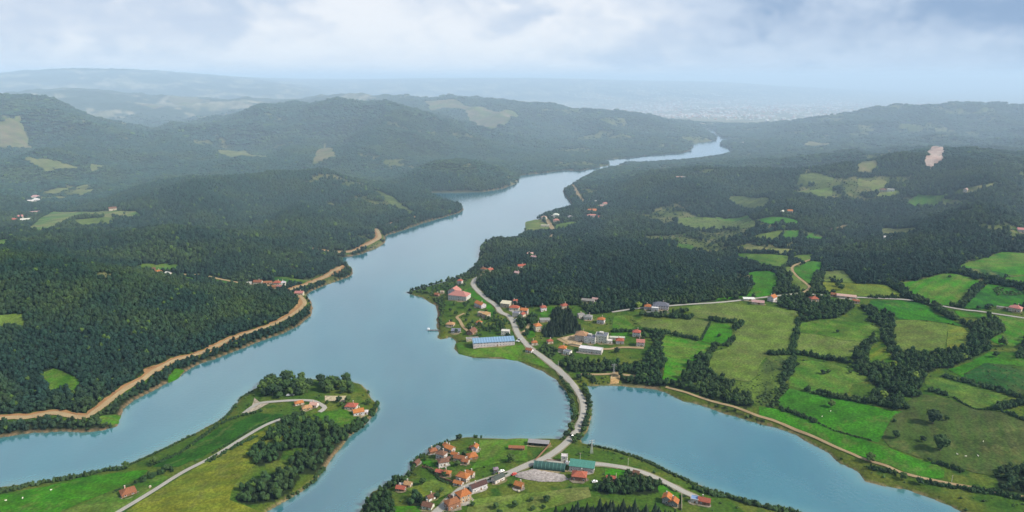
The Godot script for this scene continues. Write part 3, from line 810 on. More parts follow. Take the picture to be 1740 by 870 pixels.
	field("scrubland", SCRUB, [712.4, -1704.2, 750.8, -1713.2, 774.7, -1659.3, 749.3, -1607.6, 668.1, -1620.1], Color(0.115, 0.15, 0.042), Color(0.052, 0.082, 0.022), "distant bushy meadow above the pale one on the right hill")
	field("meadow", MEADOW, [872.7, -1751.3, 915.8, -1812.7, 914.1, -1749.4, 896.8, -1692.2, 853.8, -1650.1, 835.1, -1666], Color(0.19, 0.155, 0.09), Color(0.115, 0.15, 0.042), "small brown distant clearing left of the pink quarry")
	field("meadow", MEADOW, [817.7, -1628.8, 833.1, -1607, 847.5, -1614.5, 867.5, -1598.2, 858, -1568.4, 827.7, -1541.2, 864.4, -1519.9, 844.9, -1501.1, 820.5, -1497.6, 792.8, -1506, 813.7, -1522.7, 813.5, -1565.8, 793.9, -1583.4], Color(0.2, 0.2, 0.08), Color(0.108, 0.172, 0.027), "jagged pale clearing with a few farm buildings on the right hill")
	field("meadow", MEADOW, [839.9, -1461.7, 879.8, -1484.7, 921, -1424.5, 901.8, -1434.8, 884.9, -1410.2, 843, -1437], Color(0.048, 0.135, 0.008), Color(0.108, 0.172, 0.027), "distant green hill meadow below the pink quarry")
	field("meadow", MEADOW, [901.8, -1434.8, 921.5, -1373.8, 900.8, -1372, 886.7, -1407.2], Color(0.19, 0.155, 0.09), Color(0.108, 0.172, 0.027), "brownish right half of the distant hill meadow")
	field("quarry", BARE, [994, -1671.5, 1077, -1804.6, 1596, -2623.5, 1603.1, -2591.4, 1031.6, -1658.2, 978.2, -1619.6], Color(0.42, 0.27, 0.22), Color(0.5, 0.4, 0.36), "pink bare quarry scar on the right forest hill")
	field("meadow", MEADOW, [704.4, -1295.6, 716.8, -1291.9, 696.4, -1157.8, 678.9, -1137, 659.6, -1134.9, 653.4, -1194.1], Color(0.115, 0.15, 0.042), Color(0.2, 0.2, 0.08), "pale olive clearing in the oak forest on the right")
	field("meadow", MEADOW, [601.7, -1273, 636.2, -1307.5, 665.8, -1326.6, 623.2, -1273.4], Color(0.2, 0.2, 0.08), Color(0.19, 0.155, 0.09), "small brown wedge shaped clearing beside a red roof")
	field("scrubland", SCRUB, [929.7, -1425.9, 943.9, -1427.2, 981.4, -1421.7, 1029.1, -1441.3, 986.6, -1410.4, 937.7, -1397.2], Color(0.2, 0.2, 0.08), Color(0.052, 0.082, 0.022), "pale rocky scrub patch on the far right hill")
	field("meadow", MEADOW, [1231.8, -2980.5, 1350.3, -3181.2, 1360.1, -2943.9, 1274.3, -2915.5], Color(0.2, 0.2, 0.08), Color(0.19, 0.155, 0.09), "pale field far off below the right ridge")
	field("scrubland", SCRUB, [281.3, -1158.5, 309.8, -1162.1, 304.1, -1108.9, 280.1, -1102.7], Color(0.048, 0.135, 0.008), Color(0.052, 0.082, 0.022), "light green gap on top of the pine hill")
	field("meadow", MEADOW, [-920.6, -1287.1, -974.5, -1396.4, -1039.4, -1543.5, -953.5, -1526.5, -858.2, -1458.8, -797.4, -1444.2, -757.1, -1400, -816.1, -1396, -891.1, -1418.2, -906.4, -1397.6, -876.1, -1315.8, -854.1, -1251.7, -820, -1182.9, -865.9, -1215], Color(0.075, 0.17, 0.03), Color(0.2, 0.2, 0.08), "sunny green hill pasture at the left behind the nearest forest")
	field("meadow", MEADOW, [-894.1, -1391.3, -821.9, -1404.5, -789.1, -1344.1, -816.6, -1304.7, -850.9, -1324.3], Color(0.115, 0.15, 0.042), Color(0.108, 0.172, 0.027), "dull lower half of the left hill pasture with bushes")
	field("meadow", MEADOW, [-962.6, -1193.3, -967.1, -1282.6, -965.7, -1327.5, -897.2, -1232.4, -915.2, -1212.3, -883.5, -1092.9], Color(0.108, 0.172, 0.027), Color(0.048, 0.135, 0.008), "small pasture below the white houses at the left edge")
	field("meadow", MEADOW, [-824.9, -1018.2, -812.9, -1073.5, -813.6, -1095, -775, -1039.8, -727.7, -965, -730.1, -960.5, -749.3, -920.9], Color(0.039, 0.178, 0.006), Color(0.108, 0.172, 0.027), "small bright meadow corner at the left edge")
	field("meadow", MEADOW, [-560.2, -988.7, -559.6, -1012.3, -531.1, -1022.7, -510.1, -1019.9, -500.4, -1007.9, -505.9, -993, -529.9, -992.6, -548.3, -979], Color(0.05, 0.14, 0.02), Color(0.108, 0.172, 0.027), "small green clearing with farm sheds in the left valley")
	field("meadow", MEADOW, [-484.5, -978.5, -472.4, -976.2, -446.5, -963.6, -463.2, -957.4, -472.6, -963.5], Color(0.039, 0.178, 0.006), Color(0.048, 0.135, 0.008), "little bright meadow in the left valley")
	field("meadow", MEADOW, [-440.2, -972.8, -418.2, -971.1, -391.7, -966.2, -390.6, -958.8, -415.9, -958.8], Color(0.022, 0.095, 0.017), Color(0.048, 0.135, 0.008), "dark green meadow strip under the red valley track")
	field("meadow", MEADOW, [-357, -996.3, -338.7, -1002.3, -304.5, -999.2, -302.6, -989.1, -322.6, -980.5, -345.6, -974.4], Color(0.022, 0.095, 0.017), Color(0.108, 0.172, 0.027), "dark green meadow behind the red roofed lakeside farm")
	field("meadow", MEADOW, [-609.9, -730.5, -577.4, -739.5, -559.9, -746.7, -550, -740.5, -544.1, -727.3, -538.3, -719.2, -561.8, -716.3, -595.2, -710], Color(0.108, 0.172, 0.027), Color(0.115, 0.15, 0.042), "olive clearing at the left edge of the front hillside forest")
	field("meadow", MEADOW, [-467, -637.8, -461.1, -647.9, -434.7, -635.9, -419.5, -621.6, -416.6, -610, -432.7, -614.4, -440, -607.3, -456.1, -624.1], Color(0.108, 0.172, 0.027), Color(0.048, 0.135, 0.008), "rounded olive clearing in the front left forest")
	field("meadow", MEADOW, [-373.3, -566.1, -372.3, -571.8, -359.3, -580.2, -352.7, -568, -354.8, -559.6, -365.1, -558.8], Color(0.039, 0.178, 0.006), Color(0.108, 0.172, 0.027), "grassy point at the lake edge in front of the dirt road")
	field("meadow", MEADOW, [-353.2, -657.9, -355.9, -678, -346.5, -679.8, -344.3, -660.3, -349.8, -650.3], Color(0.039, 0.178, 0.006), Color(0.048, 0.135, 0.008), "small grassy bank beside the orange road cutting")
	field("scrubland", SCRUB, [-365.6, -1743.4, -337, -1733, -283.5, -1665.4, -215.6, -1531.3, -215.4, -1491.6, -272.1, -1593.7, -320.6, -1666.6], Color(0.115, 0.15, 0.042), Color(0.052, 0.082, 0.022), "brown cleared stripe running down the wooded hill")
	field("meadow", MEADOW, [-1240.9, -1820.4, -1240.3, -1876.5, -1210.8, -1890.3, -1207.2, -1836, -1216.3, -1802.1], Color(0.115, 0.15, 0.042), Color(0.2, 0.2, 0.08), "green valley field beside the far left farm")
	field("meadow", MEADOW, [-1186.1, -1847.4, -1186.6, -1884, -1139.4, -1874.8, -1131.8, -1801], Color(0.115, 0.15, 0.042), Color(0.2, 0.2, 0.08), "olive valley field right of the far left farm")
	field("meadow", MEADOW, [-1203.5, -1735, -1176.9, -1787, -1138, -1758.5, -1183.9, -1713.4], Color(0.115, 0.15, 0.042), Color(0.2, 0.2, 0.08), "pale strip field by the white road bend in the left valley")
	field("meadow", MEADOW, [-1200.2, -1885.4, -1195.4, -1931.9, -1174.2, -1923.5, -1181.6, -1895.2], Color(0.115, 0.15, 0.042), Color(0.2, 0.2, 0.08), "narrow pale field climbing the left valley side")
	field("meadow", MEADOW, [-1052.3, -2470.8, -1039.7, -2703.3, -815.8, -2347.5, -938.5, -2343.1], Color(0.115, 0.15, 0.042), Color(0.2, 0.2, 0.08), "pale clearing on the middle distance forest slope")
	field("meadow", MEADOW, [-1454.8, -2053.3, -1299.1, -2073.9, -1330.5, -1979.7], Color(0.115, 0.15, 0.042), Color(0.2, 0.2, 0.08), "pale valley floor field far left")
	field("meadow", MEADOW, [-1301.9, -2128.5, -1269.7, -2206.5, -1258, -2073.9], Color(0.115, 0.15, 0.042), Color(0.2, 0.2, 0.08), "small pale field at the valley fork")
	field("clearing", MEADOW, [-2494.8, -4747.8, -2429, -4864, -2339.3, -4817.8, -2365.7, -4675], Color(0.19, 0.155, 0.09), Color(0.115, 0.15, 0.042), "small pale field on the far left hills")
	field("clearing", MEADOW, [-2504.3, -5170.3, -3231, -7049, -2232.9, -5123.9, -2267.5, -4871], Color(0.19, 0.155, 0.09), Color(0.115, 0.15, 0.042), "larger pale field on the far left hills")
	field("clearing", MEADOW, [-1852.9, -2433.9, -1799.9, -2474, -1774.7, -2542.2, -1641.7, -2386.5, -1686.2, -2302.7, -1726.3, -2253], Color(0.19, 0.155, 0.09), Color(0.115, 0.15, 0.042), "brownish felled patch on the far left forest slope")
	field("clearing", MEADOW, [-672.8, -2349.6, -747.8, -2791.2, -598.4, -2376.2, -651.3, -2268.9], Color(0.19, 0.155, 0.09), Color(0.115, 0.15, 0.042), "thin brownish clearing on the middle forest hill")
	field("clearing", MEADOW, [-352.5, -4379.5, -267.5, -4235.3, -70.7, -4043.6, 42.5, -3921.1, -21.5, -3681.4, -131.7, -3204.4, -208.5, -3610.8, -250.3, -3950.4], Color(0.19, 0.155, 0.09), Color(0.115, 0.15, 0.042), "large brown felled slope on the far central hill")
	field("clearing", MEADOW, [-560.9, -4445.6, -352.5, -4379.5, -287.5, -4166.4, -462.8, -4119.9], Color(0.19, 0.155, 0.09), Color(0.115, 0.15, 0.042), "pale hilltop fields above the brown felled slope")
	field("meadow", MEADOW, [17.5, -1341.8, 28.6, -1372.6, 27.9, -1463.8, 49.2, -1496.1, 65, -1471.8, 78.6, -1391.7, 85.6, -1368.1, 72.2, -1339.1, 31.5, -1338.3], Color(0.108, 0.172, 0.027), Color(0.2, 0.2, 0.08), "grassy headland of the far lakeside hamlet")
	field("meadow", MEADOW, [91.3, -1422.6, 125.2, -1444.9, 145.9, -1438.4, 105.6, -1365, 90.3, -1367], Color(0.048, 0.135, 0.008), Color(0.108, 0.172, 0.027), "sloping meadow below the far lakeside hamlet")
	field("meadow", MEADOW, [-55.3, -1122.5, -51, -1188.7, -39.5, -1188.6, -42.4, -1149.6], Color(0.108, 0.172, 0.027), Color(0.2, 0.2, 0.08), "small grassy shore slope beside the two tall shore trees")
	field("meadow", MEADOW, [-403.9, -401, -376.1, -448.9, -349.4, -460.3, -325.6, -476.7, -296.9, -479.7, -282.6, -479.7, -282, -469, -294.2, -452.3, -313.7, -425.9, -324.7, -411.5, -355.5, -369.8], Color(0.042, 0.19, 0.004), Color(0.048, 0.135, 0.008), "brilliant green meadow at the lower left along the lake hedge")
	field("meadow", MEADOW, [-313.2, -425.2, -293.3, -450.7, -279.2, -461.1, -268.7, -470.4, -260.9, -467.4, -270.4, -430.8, -274.7, -422.7, -308.5, -411.2], Color(0.045, 0.14, 0.01), Color(0.108, 0.172, 0.027), "green yard meadow around the rust roofed hut")
	field("crop_field", MEADOW, [-281.7, -484.2, -273.1, -503, -257.4, -544.2, -229.1, -572.9, -205.5, -569.4, -206.5, -561.2, -227.9, -531.7, -247, -496.2, -260.1, -481.8], Color(0.022, 0.085, 0.007), Color(0.03, 0.105, 0.008), "dark green maize field along the peninsula road")
	field("meadow", MEADOW, [-269.6, -424.6, -241.8, -489.5, -221.5, -528, -193.6, -560.2, -187.8, -541.2, -193.1, -511, -202.7, -484.4, -207.6, -461.1, -203.9, -440.1, -179.9, -431.4, -176, -377.9, -253, -369.9], Color(0.1, 0.145, 0.014), Color(0.155, 0.175, 0.018), "yellowish grass slope right of the peninsula road")
	field("meadow", MEADOW, [-180.2, -570.1, -150.3, -583, -140.4, -572, -142.5, -557.5, -157.4, -553], Color(0.06, 0.155, 0.012), Color(0.048, 0.135, 0.008), "smooth green lawn beside the two red roofed peninsula houses")
	field("sand_court", BARE, [-179.2, -608.7, -156.9, -612.1, -157.2, -596.5, -176.1, -596.9], Color(0.48, 0.4, 0.27), Color(0.42, 0.36, 0.25), "pale sandy sports court behind the peninsula grove")
	field("gravel_yard", BARE, [-247.3, -609.5, -239, -599.1, -227.7, -593.7, -234.8, -581.3, -241.9, -574, -246.6, -575, -242.9, -591.3], Color(0.36, 0.32, 0.26), Color(0.42, 0.36, 0.28), "pale gravel yard at the neck of the peninsula grove")
	field("meadow", MEADOW, [-28, -530.8, 13.6, -535.8, 12.6, -491, -6.1, -491.1, -23.9, -482, -32.8, -477.7, -25.7, -502.3], Color(0.065, 0.165, 0.012), Color(0.108, 0.172, 0.027), "green common beside the foreground village and the causeway")
	field("meadow", MEADOW, [-84.2, -433, -65.4, -430.5, -62.9, -424, -67.3, -405.1, -87.6, -407.6], Color(0.039, 0.178, 0.006), Color(0.048, 0.135, 0.008), "bright green garden at the bottom edge of the foreground village")
	field("paved_yard", BARE, [0.9, -471.9, 16.9, -479.7, 39.6, -471.1, 42.6, -464.2, 37.5, -461, 20.7, -460.8, 10.2, -464.1, 2.7, -467.6], Color(0.3, 0.275, 0.27), Color(0.36, 0.32, 0.31), "pale concrete yard in front of the long dark teal hall")
	field("meadow", MEADOW, [72.6, -482.3, 89.8, -478.1, 86.5, -463.5, 79.3, -462.9, 70.7, -468.5], Color(0.039, 0.178, 0.006), Color(0.048, 0.135, 0.008), "bright kitchen garden below the shore road")
	field("meadow", MEADOW, [111.3, -464.8, 124.3, -450, 119.7, -436.6, 108.4, -442.6], Color(0.039, 0.178, 0.006), Color(0.048, 0.135, 0.008), "green garden left of the twin orange roofed house")
	field("meadow", MEADOW, [-74.7, -501.2, -66.8, -499.5, -59.1, -485.2, -68.9, -489.1], Color(0.039, 0.178, 0.006), Color(0.048, 0.135, 0.008), "small green garden inside the cluster of village houses")
	field("meadow", MEADOW, [-29.5, -436.5, -17, -440.6, 12.9, -445.5, 56.6, -453.4, 57.3, -440.4, 33.2, -429.6, 12.2, -418.9, -12.1, -416.2, -32.1, -412.6], Color(0.108, 0.172, 0.027), Color(0.15, 0.17, 0.05), "rough olive grass at the bottom centre")
	field("meadow", MEADOW, [-78.6, -454.7, -60.3, -467, -46.2, -459.1, -43, -447.4, -56.8, -436.1, -70.8, -445.3], Color(0.108, 0.172, 0.027), Color(0.155, 0.175, 0.018), "rough garden slope between the village houses")
	field("meadow", MEADOW, [-75.9, -937.3, -58, -960.2, -29.3, -887.4, -20.5, -847.6, -27.6, -829.9, -37.9, -883.5, -59.3, -925.2], Color(0.039, 0.178, 0.006), Color(0.048, 0.135, 0.008), "bright lawn beside the pink roofed school")
	field("meadow", MEADOW, [-66.8, -758.6, -55.4, -754.8, -54.4, -738.7, -42.5, -730.8, 4, -740.9, 14.1, -740.2, 17.9, -727.9, 32.1, -702.6, 42.3, -678.5, 17.3, -699.9, -12.4, -715.7, -41.8, -716.9, -60.3, -727.8], Color(0.065, 0.165, 0.012), Color(0.108, 0.172, 0.027), "lakeside lawn in front of the long blue roofed hall")
	field("meadow", MEADOW, [36.2, -840, 49.3, -861.5, 61.9, -854.3, 57.3, -829, 37.2, -827.9], Color(0.039, 0.178, 0.006), Color(0.048, 0.135, 0.008), "bright garden lawn between two small houses at the forest edge")
	field("meadow", MEADOW, [-21.5, -766.7, -1.4, -769.4, 2.8, -762.2, -19.9, -755.7], Color(0.039, 0.178, 0.006), Color(0.048, 0.135, 0.008), "small lawn under the white flat roofed house")
	field("meadow", MEADOW, [16.3, -784.1, 24.8, -783.4, 27, -764.2, 18.5, -757.8], Color(0.039, 0.178, 0.006), Color(0.048, 0.135, 0.008), "small lawn beside the tall cream house")
	field("building_site", BARE, [56.3, -758.1, 75.6, -767.8, 84.2, -749.6, 78, -734.4, 64.6, -741.7], Color(0.4, 0.27, 0.15), Color(0.45, 0.34, 0.22), "orange bare earth building site beside the modern blocks")
	field("earth_bank", BARE, [104, -666.8, 112.3, -669.1, 107.8, -646.4, 99.4, -646], Color(0.42, 0.27, 0.12), Color(0.4, 0.3, 0.18), "orange bare earth bank below the power pylon")
	field("earth_cutting", BARE, [-299, -1001.4, -286, -1037.2, -282, -1076.7, -278.9, -1103.6, -268.9, -1081.3, -270.2, -1051, -282.4, -1026.5, -293.6, -1000.8], Color(0.27, 0.145, 0.065), Color(0.42, 0.26, 0.125), "steep orange cutting at the tip of the second wooded point")
	field("earth_cutting", BARE, [-382, -665, -377.6, -675.4, -371.6, -684.2, -369.6, -698.4, -365, -703.4, -361, -694.6, -365.9, -673.5, -366.8, -661.8, -374.8, -655.1], Color(0.27, 0.145, 0.065), Color(0.42, 0.26, 0.125), "wide orange earth cutting where the dirt road climbs past the grassy bank")
	field("earth_cutting", BARE, [-433.3, -571.7, -424.1, -579, -412.6, -577.7, -402, -573.4, -408.8, -571.4, -419.2, -571.1, -428.1, -566], Color(0.27, 0.145, 0.065), Color(0.42, 0.26, 0.125), "pale orange cutting above the dirt road at the lower left")
	field("earth_cutting", BARE, [-298.9, -929.1, -289.2, -921.1, -281.9, -890.6, -281.9, -864.4, -286, -840.3, -293.8, -815.8, -299.1, -818.7, -291.3, -850.1, -290.4, -876.9, -292.1, -900.9], Color(0.27, 0.145, 0.065), Color(0.42, 0.26, 0.125), "orange cutting round the tip of the front left hill")
	field("earth_cutting", BARE, [-346.1, -724.7, -330.1, -759.3, -321.6, -776.9, -317.4, -771, -324.1, -755.9, -340, -717.8], Color(0.27, 0.145, 0.065), Color(0.42, 0.26, 0.125), "reddish cutting along the middle of the front left shore")
	grow("tree_belt", WOOD, [438.6, -831, 452.5, -823.4, 449.4, -805.6, 461.3, -798.1, 454.6, -777.4, 421.3, -715.5, 415.5, -695.1, 406.7, -673, 394.8, -659.7, 404.3, -696.5, 414.8, -728.2, 419.2, -743.3, 433.5, -763.2, 426.1, -782.9, 430.8, -794, 437.9, -791.2, 437.2, -813], "belt of dark trees left of the rounded olive field")
	grow("tree_belt", WOOD, [413, -693.9, 430.9, -694.6, 437.2, -682.6, 446.4, -685.8, 460.5, -689.8, 469.5, -686.2, 485.8, -694.5, 505.3, -717.5, 522.4, -742.3, 522.7, -757.7, 529.2, -780.2, 529.5, -764.2, 540.3, -761.9, 562.2, -772.6, 564.2, -757.4, 553.8, -730.3, 522.4, -709.5, 502.1, -680.8, 488.5, -672, 467.7, -661.1, 438.5, -645.2, 431.3, -649.7, 411.5, -635.8, 399.4, -619.6, 383.8, -602, 379, -588.7, 371, -588.8, 366.6, -595.7, 358.2, -575.3, 346.9, -569, 338.4, -578, 326.9, -587.3, 339.5, -601.7, 350.8, -613, 351.7, -628.5, 347.7, -647.9, 351.4, -664.4, 364.1, -663.2, 382.7, -658.3, 398.1, -659.3, 409, -668.2], "broad dark tree belt below and right of the rounded olive field")
	grow("tree_belt", WOOD, [368.7, -695.7, 383.5, -713.4, 409.5, -735.7, 413.8, -735.2, 404, -721, 389.6, -706.2, 371.2, -672.7, 364.9, -658.8, 356.4, -659.7, 357.6, -681.5], "short tree belt left of the triangular clearing")
	grow("wood", WOOD, [339.3, -849.9, 352.7, -872, 382.5, -876.6, 396.8, -885, 411.1, -912.1, 425.8, -941.7, 446.2, -966, 452.8, -965.7, 435.5, -931.2, 422.8, -898, 415.9, -878.2, 408.5, -847.1, 437.9, -845.4, 431.2, -829.6, 414.5, -811.1, 390.1, -793.6, 374.7, -794.3, 357, -785.7, 347.2, -789.6, 355.9, -817.1, 341.5, -829.4], "dark wood around the small red roofed cottage")
	grow("tree_belt", WOOD, [385, -975.9, 400, -988.6, 400.7, -963.1, 395.9, -942, 383.9, -912.8, 387.7, -891.8, 375, -883.5, 349.1, -881.3, 360.9, -900.7, 375.5, -936], "narrow tree belt left of the winding track")
	grow("wood", WOOD, [185.2, -679.6, 198.3, -694.6, 203.8, -698.6, 211.1, -690.5, 211.1, -686.2, 202.4, -663.2, 213.7, -641.9, 219.6, -628.6, 210.4, -615.1, 191, -627.2, 174.2, -641.3, 170.7, -646.6, 178.8, -660.5], "dark tree clump at the lower right corner of the big bright field")
	grow("tree_belt", WOOD, [160.5, -758.4, 169.1, -764.1, 176.8, -751.5, 169.8, -737.6, 165.1, -702.1, 164.3, -683.7, 157.9, -673.8, 153.1, -650, 141.8, -640.7, 129.9, -657.4, 137.2, -681.7, 151.2, -703.1, 159.2, -724.2], "tree belt along the left edge of the big bright field")
	grow("wood", WOOD, [107.4, -648.1, 123.3, -654.3, 137.6, -650.1, 151.9, -650.1, 157.7, -643.6, 170.5, -638.2, 185.4, -627.8, 200.8, -621.1, 222.3, -613.2, 225.9, -601.8, 224.6, -589.5, 213.3, -584.6, 203.4, -591.2, 193.7, -603.8, 179, -618.5, 156.3, -637.2, 141.8, -634.8, 131.5, -642.7], "strip of shore woodland above the pond path")
	grow("bush_row", BUSH, [176.6, -610.8, 185.2, -609.3, 193.5, -596.9, 208.8, -582, 218.8, -573, 227.5, -565.8, 234.2, -560.9, 231.6, -559.5, 211.7, -575.8, 199, -587.1, 186.2, -600.5], "row of bushes between the pond path and the water")
	grow("copse", BUSH, [245.8, -611.2, 263.9, -628.3, 271, -625.5, 268.7, -618, 254, -601.5, 245.9, -583.8, 236.6, -584.9, 231.4, -593.6, 233.2, -607.2], "bushy copse at the foot of the overgrown slope")
	grow("copse", WOOD, [369.7, -471.8, 381.2, -478.3, 392.7, -477.1, 428.3, -484.1, 389.6, -433.1, 364.8, -445.6, 360.7, -454.1, 364.7, -462.1], "dark copse at the lower right edge")
	grow("copse", WOOD, [563.8, -712.6, 536.5, -682, 508.5, -652.5, 518, -648.5, 548.8, -645.9, 596, -708.7], "dark trees cut off by the right edge")
	grow("bush_row", BUSH, [630.7, -873.2, 652.3, -881.4, 638.9, -855.1, 660.6, -848.8, 651.2, -835.5, 620.5, -844.4], "scattered shrubs in the paddock above the pink farmhouse")
	grow("pine_copse", PINE, [36.5, -776.6, 52.2, -843.6, 68.5, -859.9, 77.5, -830.9, 82.4, -780.1, 54.9, -758.2, 39.9, -759.5], "dark pine copse in the middle of the upper village")
	grow("wood", WOOD, [46.6, -688.1, 65, -697.9, 100.6, -683.5, 114.7, -685.8, 135.9, -681.8, 146.7, -709.6, 154.3, -680.4, 152.9, -646.6, 143.2, -635.8, 111.3, -646.2, 108.9, -658.4, 92.8, -665.7, 59, -669.6], "shore woodland between the modern blocks and the pond")
	grow("wood", WOOD, [0, -837.1, 20.4, -842.7, 33.6, -832.5, 28.4, -809, 18.6, -761.3, 8.4, -776.6, 4.4, -807.2], "dark trees right of the main road in the upper village")
	grow("copse", BUSH, [27.1, -726.7, 40.6, -745.6, 53.3, -723.1, 42.4, -703.8, 49, -676.8, 43.8, -683.2, 32.4, -711], "bushy garden trees right of the main road above the causeway")
	grow("garden_trees", SPARSE, [-63.7, -813.9, -17.2, -834.1, -1.5, -815.9, -4.2, -777, -33.8, -779.7, -38.8, -765.5, -50.5, -775.3], "garden trees among the lakeside houses of the upper village")
	grow("bush_row", BUSH, [-119.8, -948, -97.9, -931.4, -89.4, -892.7, -90.9, -842.9, -87.2, -791, -90.7, -804.1, -103.4, -896.3], "bushes along the upper village's lake shore")
	grow("bush_row", SPARSE, [-144, -952.1, -104.6, -982.7, -64.2, -1038, -49.1, -1008.9, -58.9, -976.6, -80.5, -952.9, -103.6, -930.3], "bushes on the pointed shore beyond the school")
	grow("copse", WOOD, [60.2, -451, 68.8, -460.7, 84.3, -463.3, 89.5, -476.2, 94, -478.6, 94.4, -467.8, 111.3, -464.8, 109, -450, 97.9, -443.9, 64.6, -444.1], "dark tree group in front of the shore road")
	grow("pine_wood", PINE, [26.3, -415.8, 36.8, -421.4, 55, -426.8, 81.2, -425.4, 108.3, -419.4, 120.1, -411.2, 84.4, -370.5, 3.8, -380], "dark conifer tops along the bottom edge of the picture")
	grow("copse", WOOD, [-113.2, -414, -107.8, -434.3, -105.5, -446.2, -97.9, -454.7, -87.9, -473, -84.9, -461.2, -93.8, -458.3, -85.7, -442.1, -82.1, -422.9, -83.5, -407], "bushy trees on the lake shore at the bottom of the village")
	grow("copse", WOOD, [-76, -436.9, -71.3, -442.9, -61.5, -436.5, -62.4, -430.2, -72, -429.9], "dark garden trees in front of the brown roofed house")
	grow("wood", WOOD, [-211.5, -492.2, -209.4, -513.6, -207.5, -537.5, -200.2, -552.8, -196.2, -568.7, -181.3, -567.5, -177, -558.5, -160.5, -557.3, -155.5, -551.2, -143.1, -551.2, -133.7, -574.5, -126, -592.2, -127, -600.5, -126.6, -585.6, -131.3, -562.7, -138.8, -547.3, -143.5, -529.6, -145.8, -511.1, -149, -491.7, -154.8, -478, -164.8, -475.1, -174.6, -486.8, -175.8, -501.3, -165.9, -512.7, -171.5, -514.7, -185.3, -505.9, -184.8, -493.9, -196.5, -481.4], "wood covering the lake side of the left peninsula")
	grow("copse", WOOD, [-201.8, -445.7, -198.4, -460.6, -181.8, -474.8, -169.2, -479.5, -162.7, -473, -163.9, -456.5, -174.3, -442.4, -189.4, -435.8, -197.8, -439.1], "rounded copse near the bottom of the left peninsula")


